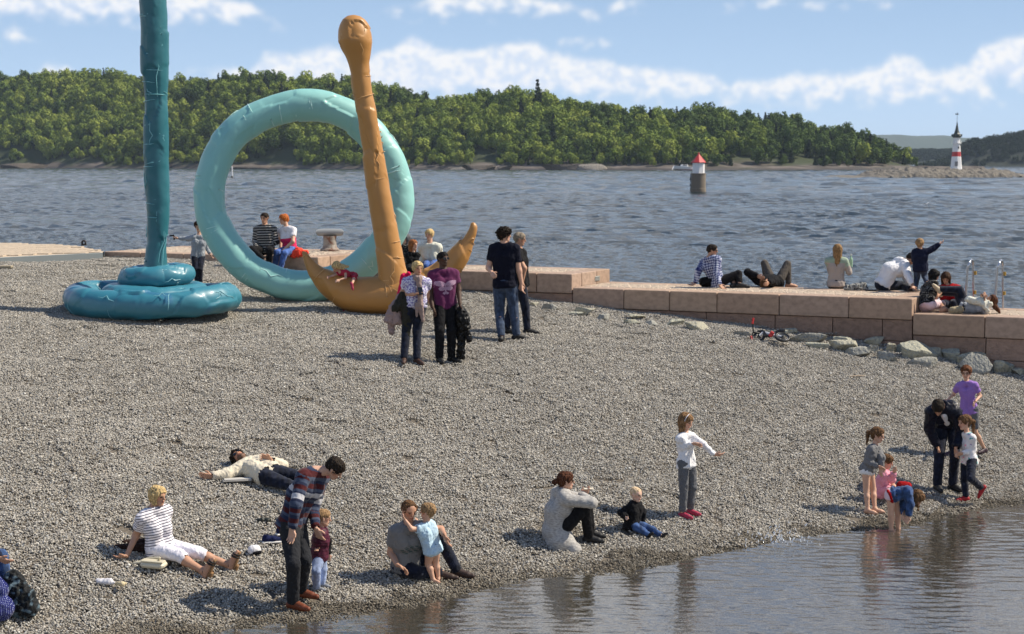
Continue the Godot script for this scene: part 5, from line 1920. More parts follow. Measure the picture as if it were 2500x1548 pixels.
		face_cut.append([X.call(-0.33, -0.12, 0.12), 0.12 * hh, X.call(-0.3, -0.45, 0.05), 0.2 * hh])
	elif style == "baby":
		hair = [[X.call(0, 0.17, -0.13), 0.34 * hh, X.call(0, 0.18, 0.03), 0.32 * hh]]
	elif style == "hood":
		hair = [[X.call(0, 0.13, -0.1), 0.43 * hh, X.call(0, 0.13, 0.05), 0.40 * hh], [X.call(0, -0.1, -0.12), 0.38 * hh, X.call(0, -0.5, -0.15), 0.34 * hh]]
		face_cut = [[X.call(0, -0.02, 0.45), 0.30 * hh, X.call(0, -0.3, 0.42), 0.28 * hh]]
	else:
		hair = [[X.call(0, 0.15, -0.13), 0.385 * hh, X.call(0, 0.17, 0.05), 0.36 * hh], [X.call(0, 0.0, -0.2), 0.31 * hh, X.call(0, -0.15, -0.18), 0.22 * hh]]
		if style == "bob":
			for sg in [1, -1]: hair.append([X.call(0.25 * sg, 0.08, -0.02), 0.2 * hh, X.call(0.25 * sg, -0.30, 0.0), 0.13 * hh])
			hair.append([X.call(0, -0.05, -0.22), 0.3 * hh, X.call(0, -0.38, -0.16), 0.2 * hh])
		elif style in ["long", "very_long"]:
			var d: float = (1.0 if style == "long" else 2.0) * hh
			for sg in [1.0, -1.0]:
				hair.append([X.call(0.24 * sg, 0.08, -0.04), 0.19 * hh, X.call(0.26 * sg, -0.1, -0.06) + hang * 0.45 * hh, 0.12 * hh])
				hair.append([X.call(0.16 * sg, 0.0, -0.22), 0.24 * hh, X.call(0.14 * sg, 0.0, -0.24) + hang * d * 0.75, 0.13 * hh])
			hair.append([X.call(0, 0.0, -0.22), 0.28 * hh, X.call(0, 0.0, -0.28) + hang * d, 0.09 * hh])
		elif style == "ponytail":
			hair.append([X.call(0, 0.08, -0.48), 0.09 * hh, X.call(0, 0.0, -0.64), 0.14 * hh])
			hair.append([X.call(0, 0.0, -0.64), 0.14 * hh, X.call(0, -0.05, -0.72) + hang * 0.75 * hh, 0.06 * hh])
		elif style == "bun":
			hair.append([X.call(0, 0.0, -0.56), 0.15 * hh, X.call(0, -0.05, -0.62), 0.15 * hh])
		elif style == "tied":
			hair.append([X.call(0, -0.05, -0.40), 0.15 * hh, X.call(0, -0.2, -0.40), 0.12 * hh])
			hair.append([X.call(0.2, 0.1, 0.05), 0.18 * hh, X.call(0.27, -0.12, -0.02), 0.1 * hh])
			hair.append([X.call(-0.2, 0.1, 0.05), 0.18 * hh, X.call(-0.27, -0.12, -0.02), 0.1 * hh])
	fresh()
	field(hair, hh / (19.0 if far_ else 24.0), 0.05 * hh, face_cut)
	var rough_hair: float = {"messy": 0.018, "curly": 0.024, "hood": 0.0, "baby": 0.003, "crop": 0.004}.get(style, 0.007) * hh / 0.23
	for i in qv.size():
		var p := qv[i] + at
		qv[i] += qn[i] * rough_hair * 2.2 * noise.get_noise_3d(p.x * 45.0, p.y * (14.0 if style != "curly" else 45.0), p.z * 45.0)
	qn = smooth_normals(qv, qi)
	take(func(p: Vector3, _n: Vector3, _t: int) -> Color:
		var s := p + at
		var v := 1.0 + 1.1 * noise.get_noise_3d(s.x * 60.0, s.y * 14.0, s.z * 60.0)
		return Color(hc.r * v, hc.g * v, hc.b * v))
	finish("hood" if style == "hood" else "hair", root, hair_m)
	# what the face wears
	if o.has("shades") or o.has("glasses"):
		var st := begin()
		for sg in [1.0, -1.0]:
			if o.has("shades"): box_into(st, X.call(0.135 * sg, 0.03, 0.375), Vector3(0.2, 0.15, 0.03) * hh, 0.012 * hh, Basis(hs, hu, hf))
			else:
				var ring := []
				for j in 11: ring.append(X.call(0.135 * sg + 0.1 * cos(TAU * j / 10.0), 0.02 + 0.075 * sin(TAU * j / 10.0), 0.385))
				tube_into(st, ring, filled(11, 0.012 * hh), 5)
			tube_into(st, [X.call(0.22 * sg, 0.05, 0.36), X.call(0.345 * sg, 0.06, 0.05)], [0.015 * hh, 0.015 * hh], 5)
		tube_into(st, [X.call(0.05, 0.05, 0.395), X.call(-0.05, 0.05, 0.395)], [0.014 * hh, 0.014 * hh], 5)
		put("sunglasses" if o.has("shades") else "glasses", st.commit(), flat(Color(0.03, 0.03, 0.035), 0.12), root)
	if o.has("band"):
		var ring := []
		for j in 11:
			var a := PI * j / 10.0
			ring.append(X.call(cos(a) * 0.37, 0.12 + sin(a) * 0.40, 0.10))
		put("headband", tube(ring, 0.025 * hh, 6), flat(Color(0.85, 0.85, 0.88), 0.6), root)
	if o.has("scarf"):
		var fr := N + F * 0.075 * H
		blob("scarf", root, [[N - F * 0.02 + L * 0.055, 0.045, fr + L * 0.02, 0.035], [N - F * 0.02 - L * 0.055, 0.045, fr - L * 0.02, 0.035], [fr, 0.035, fr - U * 0.22 + F * 0.02 + L * 0.02, 0.03], [fr + L * 0.015, 0.03, P + F * 0.10 * H + L * 0.05 - U * 0.02, 0.04], [P + F * 0.10 * H + L * 0.05 - U * 0.02, 0.045, P + F * 0.09 * H + L * 0.10 - U * 0.26, 0.02], [P + F * 0.10 * H + L * 0.0, 0.035, P + F * 0.085 * H + L * 0.0 - U * 0.2, 0.015]], 0.012, 0.015, C.scarf_cloth, 0.010)

# ---------------------------------------------------------------- small things
func build_bicycle() -> void:
	var t := thing("balance_bicycle", "small child's balance bicycle with red grips lying on the gravel by the boulders", "bicycle", on(4.62, -31.95, 0.0), -0.25)
	t.scale = Vector3.ONE * 0.92
	var black := flat(Color(0.06, 0.06, 0.065), 0.5)
	var steel := flat(Color(0.34, 0.35, 0.37), 0.4, 0.6)
	var red := flat(lin(0.55, 0.03, 0.03), 0.4)
	var white := flat(Color(0.82, 0.82, 0.83), 0.35)
	var wheel := func(c: Vector3, tilt: Basis, called: String) -> void:
		var ring := []
		var inner := []
		for j in 25:
			var a := TAU * j / 24.0
			ring.append(c + tilt * Vector3(cos(a) * 0.135, 0, sin(a) * 0.135))
			inner.append(c + tilt * Vector3(cos(a) * 0.105, 0, sin(a) * 0.105))
		var w := put(called, tube(ring, 0.024, 8), black, t)
		put("rim", tube(inner, 0.012, 6), steel, w)
		var st := begin()
		for j in 10:
			var a := TAU * j / 10.0
			tube_into(st, [c, c + tilt * Vector3(cos(a) * 0.105, 0, sin(a) * 0.105)], [0.006, 0.004], 5)
		tube_into(st, [c + tilt * Vector3(0, -0.04, 0), c + tilt * Vector3(0, 0.04, 0)], [0.022, 0.022], 8)
		put("spokes", st.commit(), steel, w)
	var lie := Basis(Vector3.RIGHT, 0.45) * Basis(Vector3.BACK, -0.2)
	wheel.call(Vector3(0.34, 0.10, 0.10), lie, "wheel")
	wheel.call(Vector3(-0.13, 0.09, -0.05), Basis(Vector3.RIGHT, 0.75) * Basis(Vector3.BACK, 0.4), "wheel")
	put("frame", tube([Vector3(-0.13, 0.10, -0.04), Vector3(-0.05, 0.17, -0.10), Vector3(0.05, 0.15, -0.02), Vector3(0.2, 0.12, 0.03), Vector3(0.34, 0.11, 0.10)], [0.022, 0.028, 0.03, 0.026, 0.02], 8), white, t)
	put("chain_guard", box(Vector3(0.17, 0.06, 0.06), 0.02, Vector3(0.03, 0.11, 0.03)), black, t)
	put("red_guard", box(Vector3(0.08, 0.12, 0.04), 0.015, Vector3(0.12, 0.15, 0.06), Basis(Vector3.BACK, -0.5)), red, t)
	put("saddle", tube([Vector3(0.18, 0.17, -0.12), Vector3(0.28, 0.19, -0.13), Vector3(0.36, 0.18, -0.12)], [0.03, 0.055, 0.06], 10), black, t)
	put("handlebar", tube([Vector3(-0.30, 0.03, 0.06), Vector3(-0.27, 0.10, 0.03), Vector3(-0.24, 0.18, 0.0), Vector3(-0.26, 0.32, -0.02), Vector3(-0.27, 0.42, -0.03)], 0.013, 8), black, t)
	put("stem", tube([Vector3(-0.24, 0.18, 0.0), Vector3(-0.13, 0.15, -0.05)], 0.02, 8), black, t)
	put("grip", tube([Vector3(-0.265, 0.34, -0.022), Vector3(-0.25, 0.46, -0.035)], 0.021, 8), red, t)
	put("grip", tube([Vector3(-0.285, 0.10, 0.04), Vector3(-0.262, 0.005, 0.075)], 0.021, 8), red, t)

func build_ladder() -> void:
	var steel := flat(Color(0.74, 0.75, 0.77), 0.2, 0.85)
	var o := pier_at(7.95, 2.08, 1.62)
	var t := thing("bathing_ladder", "stainless steel bathing ladder with two tall hooped handrails on the low pier", "ladder", o, -atan2(PU.z, PU.x))
	for x in [0.0, 0.55]:
		var loop := [Vector3(x, -0.05, 0.12)]
		for j in 9:
			var a := PI * j / 8.0
			loop.append(Vector3(x + 0.06, 0.80 + 0.12 * sin(a), 0.12 - 0.20 * (1.0 - cos(a))))
		loop[1].x = x + 0.03
		loop.append(Vector3(x + 0.12, -1.0, -0.30))
		loop.append(Vector3(x + 0.12, -2.4, -0.30))
		put("handrail", tube(loop, 0.021, 10), steel, t)
		put("foot_plate", lathe([Vector2(0.06, 0), Vector2(0.06, 0.012), Vector2(0, 0.013)], 14), steel, t).position = Vector3(x, 0.004, 0.12)
		for y in [0.25, 0.62]:
			put("collar", tube([Vector3(x + 0.1, y, -0.28), Vector3(x + 0.1, y + 0.07, -0.28)], 0.029, 8), flat(Color(0.62, 0.5, 0.2), 0.5), t)
	for k in 6:
		put("rung", tube([Vector3(0.12, -0.5 - k * 0.27, -0.30), Vector3(0.67, -0.5 - k * 0.27, -0.30)], 0.02, 8), steel, t)

func build_bollards() -> void:
	var iron := StandardMaterial3D.new()
	iron.albedo_texture = noise_tex(0.02, 256, 5, FastNoiseLite.TYPE_SIMPLEX_SMOOTH, ramp([[0.3, Color(0.40, 0.22, 0.13)], [0.42, Color(0.52, 0.47, 0.42)], [0.8, Color(0.58, 0.56, 0.53)]]), 81)
	iron.uv1_triplanar = true
	iron.uv1_scale = Vector3(1.6, 1.0, 1.6)
	iron.roughness = 0.55
	var paint := flat(Color(0.56, 0.57, 0.57), 0.4)
	var t := thing("mooring_bollard", "big grey T headed mooring bollard with a rusty stem on the pier", "bollard", pier_at(-5.2, 2.82, 2.4), 0.1)
	t.scale = Vector3.ONE * 0.82
	put("base", lathe([Vector2(0.27, 0), Vector2(0.27, 0.04), Vector2(0.21, 0.09), Vector2(0.185, 0.16)], 28), iron, t)
	put("stem", lathe([Vector2(0.185, 0.16), Vector2(0.175, 0.3), Vector2(0.19, 0.42)], 28), iron, t)
	var st := begin()
	tube_into(st, [Vector3(-0.38, 0.50, 0), Vector3(-0.36, 0.505, 0), Vector3(-0.30, 0.51, 0), Vector3(-0.1, 0.515, 0), Vector3(0.1, 0.515, 0), Vector3(0.30, 0.51, 0), Vector3(0.36, 0.505, 0), Vector3(0.38, 0.50, 0)], [0.03, 0.075, 0.098, 0.104, 0.104, 0.098, 0.075, 0.03], 18)
	put("head", st.commit(), paint, t)
	for q in [[-10.45, 3.0, "small dark mooring ring on the far edge of the terrace"], [-13.4, 3.0, "dark mooring post at the far left edge of the terrace"]]:
		var b := thing("mooring_post", q[2], "bollard", Vector3(q[0], 2.815, -43.0 - (-10.45 - q[0]) * 0.25), 0.0)
		b.scale = Vector3.ONE * 0.62
		var ring := []
		for j in 15: ring.append(Vector3(cos(TAU * j / 14.0) * 0.075, 0.11 + sin(TAU * j / 14.0) * 0.075, 0))
		put("ring", tube(ring, 0.035, 8), flat(Color(0.16, 0.12, 0.10), 0.6), b)
		put("foot", box(Vector3(0.22, 0.05, 0.12), 0.015, Vector3(0, 0.025, 0)), flat(Color(0.13, 0.11, 0.10), 0.7), b)

func shoe_thing(label: String, at: Vector3, turn: float, c: Color) -> void:
	var t := thing("canvas_shoe", label, "shoe", at, turn)
	blob("upper", t, [[Vector3(-0.08, 0.05, 0), 0.04, Vector3(0.02, 0.045, 0), 0.038], [Vector3(0.02, 0.045, 0), 0.036, Vector3(0.11, 0.03, 0), 0.028], [Vector3(-0.08, 0.05, 0), 0.038, Vector3(-0.07, 0.10, 0), 0.034, 2]], 0.007, 0.012, cloth(c), 0.0, [], [[Vector3(-0.075, 0.1, 0), 0.026, Vector3(-0.06, 0.2, 0), 0.03]])
	put("sole", box(Vector3(0.28, 0.026, 0.088), 0.012, Vector3(0.015, 0.013, 0)), flat(Color(0.85, 0.84, 0.82), 0.7), t)
	put("toe_cap", box(Vector3(0.05, 0.03, 0.07), 0.012, Vector3(0.125, 0.036, 0)), flat(Color(0.85, 0.84, 0.82), 0.7), t)

func soft(called: String, label: String, category: String, at: Vector3, bones: Array, m: Material, folds := 0.012, cell := 0.012) -> Node3D:
	var o := blob(called, self, bones, cell, 0.03, m, folds)
	o.position = at
	tag(o, label, category)
	return o

func build_things() -> void:
	# by the blonde woman
	var bag := thing("handbag", "cream leather shoulder bag lying on the gravel beside the blonde woman", "bag", on(-3.98, -19.20, 0.02), -0.1)
	var leather := flat(Color(0.80, 0.77, 0.68), 0.45)
	put("body", box(Vector3(0.27, 0.07, 0.17), 0.025, Vector3(0.02, 0.035, 0.02), Basis(Vector3.BACK, -0.06)), leather, bag)
	put("flap", box(Vector3(0.25, 0.016, 0.12), 0.007, Vector3(0.02, 0.079, 0.04), Basis(Vector3.BACK, -0.06)), flat(Color(0.76, 0.73, 0.64), 0.4), bag)
	put("strap", tube([Vector3(-0.10, 0.06, 0.02), Vector3(-0.2, 0.05, 0.05), Vector3(-0.24, 0.02, 0.0), Vector3(-0.18, 0.04, -0.06), Vector3(-0.05, 0.09, -0.05), Vector3(0.08, 0.10, -0.02)], 0.012, 6), leather, bag)
	put("buckle", box(Vector3(0.03, 0.01, 0.03), 0.004, Vector3(0.09, 0.095, 0.05)), flat(Color(0.7, 0.65, 0.5), 0.3, 0.8), bag)
	soft("jacket", "dark brown folded jacket under the blonde woman in stripes", "jacket", on(-4.20, -19.62, 0.0), [[Vector3(-0.24, 0.02, 0.10), 0.035, Vector3(0.1, 0.03, 0.08), 0.04], [Vector3(-0.2, 0.03, -0.05), 0.05, Vector3(0.12, 0.04, -0.08), 0.05]], cloth(Color(0.19, 0.13, 0.11)), 0.016)
	var paper := thing("paper_wrapper", "crumpled white paper wrapper twisted at one end lying on the gravel", "litter", on(-4.36, -18.68, 0.025), -0.35)
	blob("wrapper", paper, [[Vector3(-0.12, 0.02, 0), 0.026, Vector3(0.03, 0.025, 0), 0.032], [Vector3(0.03, 0.02, 0), 0.026, Vector3(0.09, 0.015, 0), 0.008], [Vector3(-0.10, 0.015, 0.025), 0.018, Vector3(0.02, 0.02, 0.02), 0.022]], 0.006, 0.01, flat(Color(0.84, 0.83, 0.84), 0.6), 0.006)
	blob("twist", paper, [[Vector3(0.09, 0.012, 0), 0.009, Vector3(0.19, 0.015, 0.01), 0.024], [Vector3(0.12, 0.012, 0), 0.01, Vector3(0.20, 0.01, -0.03), 0.012]], 0.006, 0.008, flat(Color(0.78, 0.72, 0.58), 0.7), 0.006)
	shoe_thing("navy canvas shoe with white sole lying on the gravel behind the stooping man", on(-2.79, -20.20, 0.015), 0.2, Color(0.10, 0.13, 0.27))
	shoe_thing("navy canvas shoe tipped behind its pair, close to the stooping man's leg", on(-2.66, -20.42, 0.015), 0.5, Color(0.10, 0.13, 0.27))
	var cap := thing("baby_cap", "small white and black cap lying on the gravel near the wedge sandals", "cap", on(-2.97, -19.90, 0.01), 0.3)
	blob("crown", cap, [[Vector3(0, 0.03, 0), 0.06, Vector3(0.03, 0.035, 0), 0.055]], 0.008, 0.01, C.white_cloth, 0.005, [[Vector3(0, -1, 0), 0.0]])
	blob("brim", cap, [[Vector3(0.0, 0.01, 0.05), 0.02, Vector3(0.07, 0.012, 0.05), 0.022]], 0.007, 0.01, C.black_cloth)
	var news := thing("newspaper", "folded newspaper under the elbow of the man lying down", "newspaper", on(-3.46, -21.85, 0.025), 0.25)
	put("sheets", box(Vector3(0.36, 0.018, 0.26), 0.006), flat(Color(0.62, 0.61, 0.59), 0.8), news)
	put("fold", box(Vector3(0.34, 0.012, 0.13), 0.004, Vector3(0.01, 0.016, 0.06)), flat(Color(0.70, 0.69, 0.67), 0.8), news)
	soft("seaweed_clump", "dark clump of seaweed on the gravel above the canvas shoes", "seaweed", on(-2.97, -20.72), [[Vector3(-0.06, 0.01, 0), 0.02, Vector3(0.05, 0.015, 0.01), 0.028], [Vector3(-0.02, 0.02, 0.02), 0.018, Vector3(0.07, 0.01, -0.02), 0.02]], flat(Color(0.09, 0.11, 0.08), 0.6), 0.012, 0.008)
	put("driftwood_stick", tube([Vector3(-0.15, 0.01, 0), Vector3(0.0, 0.02, 0.01), Vector3(0.14, 0.01, -0.02)], [0.01, 0.014, 0.008], 7), flat(Color(0.62, 0.55, 0.47), 0.8))
	var stick := get_node("driftwood_stick") as Node3D
	stick.position = on(5.91, -29.93, 0.02)
	stick.rotation.y = 0.25
	tag(stick, "pale driftwood stick on the gravel in front of the boulders", "stick")
	var plank := thing("plank", "weathered plank lying on the gravel at the left edge", "plank", on(-10.75, -36.1, 0.05), 0.0)
	put("board", box(Vector3(1.0, 0.05, 0.18), 0.01), flat(Color(0.60, 0.56, 0.48), 0.85), plank)
	var st2 := begin()
	tube_into(st2, [Vector3(-0.3, 0.015, 0), Vector3(0.05, 0.025, 0.02), Vector3(0.35, 0.015, -0.03)], [0.012, 0.016, 0.01], 7)
	var bar := put("driftwood_branch", st2.commit(), flat(Color(0.64, 0.58, 0.50), 0.85))
	bar.position = on(-1.15, -29.6, 0.01)
	tag(bar, "thin pale branch on the gravel between the couple's legs", "stick")
	# on the pier
	soft("orange_bag", "crumpled orange cloth bag on the pier edge right of the red haired woman", "bag", Vector3(-4.60, 2.82, -37.92), [[Vector3(-0.1, 0.05, 0), 0.07, Vector3(0.02, 0.09, 0), 0.08], [Vector3(0, 0.06, 0), 0.07, Vector3(0.17, 0.08, 0.02), 0.045], [Vector3(0.02, 0.08, 0.03), 0.06, Vector3(-0.02, 0.14, 0.0), 0.05]], C.orange_cloth, 0.022)
	soft("grey_scarf", "grey and white patterned scarf heaped on the pier right of the long haired woman", "scarf", Vector3(6.75, 2.35, -34.45), [[Vector3(-0.18, 0.03, 0), 0.05, Vector3(0.0, 0.05, 0), 0.065], [Vector3(0, 0.05, 0.02), 0.05, Vector3(0.13, 0.08, 0), 0.06], [Vector3(0.05, 0.03, 0.05), 0.045, Vector3(0.17, 0.03, 0.02), 0.04]], cloth(Color.WHITE, 0.9, noise_tex(0.03, 256, 3, FastNoiseLite.TYPE_CELLULAR, ramp([[0.35, Color(0.2, 0.2, 0.2)], [0.5, Color(0.58, 0.58, 0.56)]]), 4), Vector3(3, 3, 1)), 0.024)
	var ph := thing("dark_folder", "flat dark folder lying on the pier edge right of the grey scarf", "folder", Vector3(7.02, 2.365, -34.25), -0.44)
	put("cover", box(Vector3(0.22, 0.018, 0.16), 0.005), flat(Color(0.09, 0.09, 0.10), 0.5), ph)
	soft("black_backpack", "black backpack on the pier behind the plaid shirted man", "bag", Vector3(3.98, 2.36, -35.30), [[Vector3(-0.13, 0.09, 0), 0.09, Vector3(0.1, 0.10, 0.02), 0.10], [Vector3(0, 0.08, 0.06), 0.08, Vector3(0.16, 0.06, 0.05), 0.06]], cloth(Color(0.05, 0.05, 0.055), 0.7), 0.012)
	var bt := thing("drink_bottle", "pale drink bottle in the hand of the long haired woman", "bottle", BOTTLE, 0.0)
	put("glass", lathe([Vector2(0, -0.1), Vector2(0.033, -0.1), Vector2(0.035, 0.05), Vector2(0.014, 0.10), Vector2(0.014, 0.13)], 14), flat(Color(0.62, 0.74, 0.62), 0.15), bt)
	put("cap", lathe([Vector2(0.017, 0.128), Vector2(0.017, 0.155), Vector2(0, 0.156)], 12), flat(Color(0.8, 0.8, 0.78), 0.4), bt)
	soft("cream_jacket", "cream jacket thrown over the hips of the girl lying on the pier", "jacket", Vector3(8.62, 2.26, -32.20), [[Vector3(-0.26, 0.08, 0), 0.05, Vector3(-0.05, 0.03, 0.06), 0.06], [Vector3(-0.05, 0.05, 0.05), 0.07, Vector3(0.1, 0.0, 0.1), 0.05], [Vector3(0.0, 0.0, 0.12), 0.05, Vector3(0.06, -0.12, 0.13), 0.03]], C.offwhite_knit, 0.018)
	soft("pale_bag", "beige bag on the low pier between the friends", "bag", Vector3(8.16, 2.08, -32.25), [[Vector3(-0.08, 0.05, 0), 0.06, Vector3(0.06, 0.06, 0), 0.07]], cloth(Color(0.60, 0.55, 0.45)), 0.012)
	for p in PHONES:
		var f := thing("mobile_phone", p[1], "phone", p[0], p[2])
		put("case", box(Vector3(0.075, 0.14, 0.012), 0.004, Vector3.ZERO, Basis(Vector3.RIGHT, -0.6)), flat(Color(0.04, 0.04, 0.05), 0.2), f)
		put("screen", box(Vector3(0.066, 0.125, 0.002), 0.0008, Vector3(0, 0.0040, 0.0058), Basis(Vector3.RIGHT, -0.6)), flat(Color(0.09, 0.10, 0.12), 0.08), f)
	# carried by the couple
	soft("coat", "dusty pink coat hanging over the forearm of the woman in the lilac blouse", "coat", COATS, [[Vector3(-0.02, -0.02, 0), 0.05, Vector3(-0.13, -0.22, 0), 0.07], [Vector3(-0.13, -0.22, 0), 0.075, Vector3(-0.22, -0.44, 0.02), 0.08, 2], [Vector3(-0.10, -0.2, 0.02), 0.07, Vector3(-0.08, -0.46, 0.02), 0.085, 2], [Vector3(-0.18, -0.4, 0), 0.05, Vector3(-0.17, -0.62, 0.02), 0.035, 2]], C.dusty_cloth, 0.02)
	soft("dark_jacket", "dark olive jacket hanging over the same forearm in front of the pink coat", "jacket", COATS + Vector3(0.05, 0, 0.06), [[Vector3(-0.04, 0.0, 0), 0.05, Vector3(-0.08, -0.16, 0.02), 0.08], [Vector3(-0.08, -0.12, 0), 0.06, Vector3(-0.15, -0.22, 0.01), 0.06], [Vector3(-0.0, -0.1, 0.02), 0.06, Vector3(0.04, -0.44, 0.03), 0.065, 2], [Vector3(0.02, -0.4, 0.02), 0.045, Vector3(0.04, -0.68, 0.03), 0.045, 2]], C.olive_cloth, 0.018)
	soft("shoulder_bag", "bright pink bag on the shoulder of the woman in the lilac blouse", "bag", COATS + Vector3(0.05, 0.24, -0.2), [[Vector3(-0.03, 0.05, 0), 0.05, Vector3(-0.07, -0.25, 0.0), 0.07], [Vector3(0.05, 0.1, 0.02), 0.03, Vector3(-0.02, -0.02, 0), 0.04]], C.magenta_cloth, 0.01)
	soft("leather_jacket", "black leather jacket dangling from the hand of the man in purple", "jacket", LEATHER, [[Vector3(0.0, 0.02, 0), 0.05, Vector3(0.02, -0.14, 0.02), 0.10], [Vector3(0.02, -0.12, 0), 0.09, Vector3(0.05, -0.30, 0), 0.10, 2], [Vector3(0.05, -0.25, 0), 0.06, Vector3(0.14, -0.50, 0.02), 0.035, 2], [Vector3(0.0, -0.25, 0), 0.06, Vector3(-0.01, -0.78, 0), 0.05, 2]], C.leather, 0.026)
	var toy := thing("toy_pistol", "small black toy in the outstretched hand of the boy behind the coil", "toy", TOY, 0.0)
	put("barrel", box(Vector3(0.10, 0.03, 0.025), 0.006, Vector3(-0.04, 0.05, 0)), flat(Color(0.05, 0.05, 0.05), 0.4), toy)
	put("grip", box(Vector3(0.03, 0.09, 0.025), 0.006, Vector3(0, 0.0, 0)), flat(Color(0.05, 0.05, 0.05), 0.4), toy)
	var bread := thing("flatbread", "piece of white bread in the hand of the woman in the grey cardigan", "food", BREAD, 0.2)
	put("slice", box(Vector3(0.13, 0.018, 0.05), 0.008), flat(Color(0.85, 0.81, 0.73), 0.8), bread)
	# at the lower left corner
	var dots := Image.create(64, 64, false, Image.FORMAT_RGB8)
	dots.fill(Color(0.07, 0.10, 0.36))
	for k in 4:
		dots.fill_rect(Rect2i((k % 2) * 32 + 8, (k / 2) * 32 + 8 , 10, 10), Color(0.66, 0.70, 0.82))
	var dotted := cloth(Color.WHITE, 0.8, ImageTexture.create_from_image(dots), Vector3(34, 34, 1))
	soft("dotted_bag", "blue bag with rows of white dots at the lower left corner", "bag", on(-5.16, -17.62), [[Vector3(-0.16, 0.14, 0), 0.13, Vector3(-0.04, 0.16, 0.04), 0.13], [Vector3(-0.16, 0.3, -0.02), 0.10, Vector3(-0.06, 0.34, 0), 0.09], [Vector3(-0.08, 0.36, -0.02), 0.07, Vector3(-0.16, 0.5, -0.05), 0.06]], dotted, 0.012)
	soft("dark_jacket", "dark jacket with pale seams heaped behind the dotted bag in the corner", "jacket", on(-5.0, -17.80), [[Vector3(-0.1, 0.1, 0), 0.11, Vector3(0.04, 0.1, 0.05), 0.085], [Vector3(-0.12, 0.25, -0.02), 0.10, Vector3(0.0, 0.2, 0.02), 0.085], [Vector3(-0.14, 0.38, -0.05), 0.07, Vector3(-0.06, 0.3, -0.02), 0.07]], cloth(Color.WHITE, 0.7, noise_tex(0.02, 256, 3, FastNoiseLite.TYPE_SIMPLEX_SMOOTH, ramp([[0.35, Color(0.05, 0.06, 0.07)], [0.55, Color(0.10, 0.13, 0.15)], [0.7, Color(0.33, 0.40, 0.44)]]), 5), Vector3(2, 2, 1)), 0.03)

func _ready() -> void:
	var cam := Camera3D.new()
	cam.name = "camera"
	cam.position = Vector3(0, 4.86, 0)
	cam.rotation_degrees.x = -5.048
	cam.fov = 20.408
	cam.near = 0.5
	cam.far = 20000.0
	var lens := CameraAttributesPhysical.new()
	lens.frustum_focal_length = 66.7
	lens.frustum_focus_distance = 21.5
	lens.exposure_aperture = 5.0
	lens.frustum_near = 0.5
	lens.frustum_far = 20000.0
	cam.attributes = lens
	add_child(cam)
	var env := Environment.new()
	env.background_mode = Environment.BG_SKY
	env.sky = Sky.new()
	var pano := PanoramaSkyMaterial.new()
	pano.panorama = make_sky()
	env.sky.sky_material = pano
	env.tonemap_mode = Environment.TONE_MAPPER_LINEAR
	env.tonemap_exposure = EXPOSURE
	env.fog_enabled = true
	env.fog_density = 0.00006
	env.fog_light_color = Color(0.80, 0.88, 0.97)
	env.sdfgi_enabled = true
	env.ssao_enabled = true
	env.ssil_enabled = true
	var we := WorldEnvironment.new()
	we.name = "environment"
	we.environment = env
	add_child(we)
	var sun := DirectionalLight3D.new()
	sun.name = "sun"
	sun.light_energy = 1.6
	sun.light_color = Color(1.0, 0.955, 0.88)
	sun.light_angular_distance = 0.5
	sun.shadow_enabled = true
	var el := deg_to_rad(SUN_EL)
	var az := deg_to_rad(SUN_AZ)
	sun.basis = Basis.looking_at(-Vector3(cos(el) * cos(az), sin(el), -cos(el) * sin(az)))
	add_child(sun)

	rng.seed = 1
	noise.noise_type = FastNoiseLite.TYPE_SIMPLEX_SMOOTH
	noise.frequency = 1.0
	noise.fractal_octaves = 3
	noise.seed = 7
	skin_m = StandardMaterial3D.new()
	skin_m.vertex_color_use_as_albedo = true
	skin_m.roughness = 0.55
	skin_m.metallic_specular = 0.4
	hair_m = StandardMaterial3D.new()
	hair_m.vertex_color_use_as_albedo = true
	hair_m.roughness = 0.7
	hair_m.metallic_specular = 0.25
	make_cloths()
	var t0 := Time.get_ticks_msec()
	var lap := func(what: String) -> void: print(what, " ", Time.get_ticks_msec() - t0)
	build_sea()
	build_pond()
	lap.call("water")
	build_beach()
	lap.call("beach")
	build_pier()
	build_island()
	lap.call("island")
	build_marks()
	build_rocks()
	lap.call("rocks")
	build_sculptures()
	lap.call("sculptures")
	build_people()
	lap.call("people")
	build_bicycle()
	build_ladder()
	build_bollards()
	build_things()
	build_splash()
	lap.call("things")

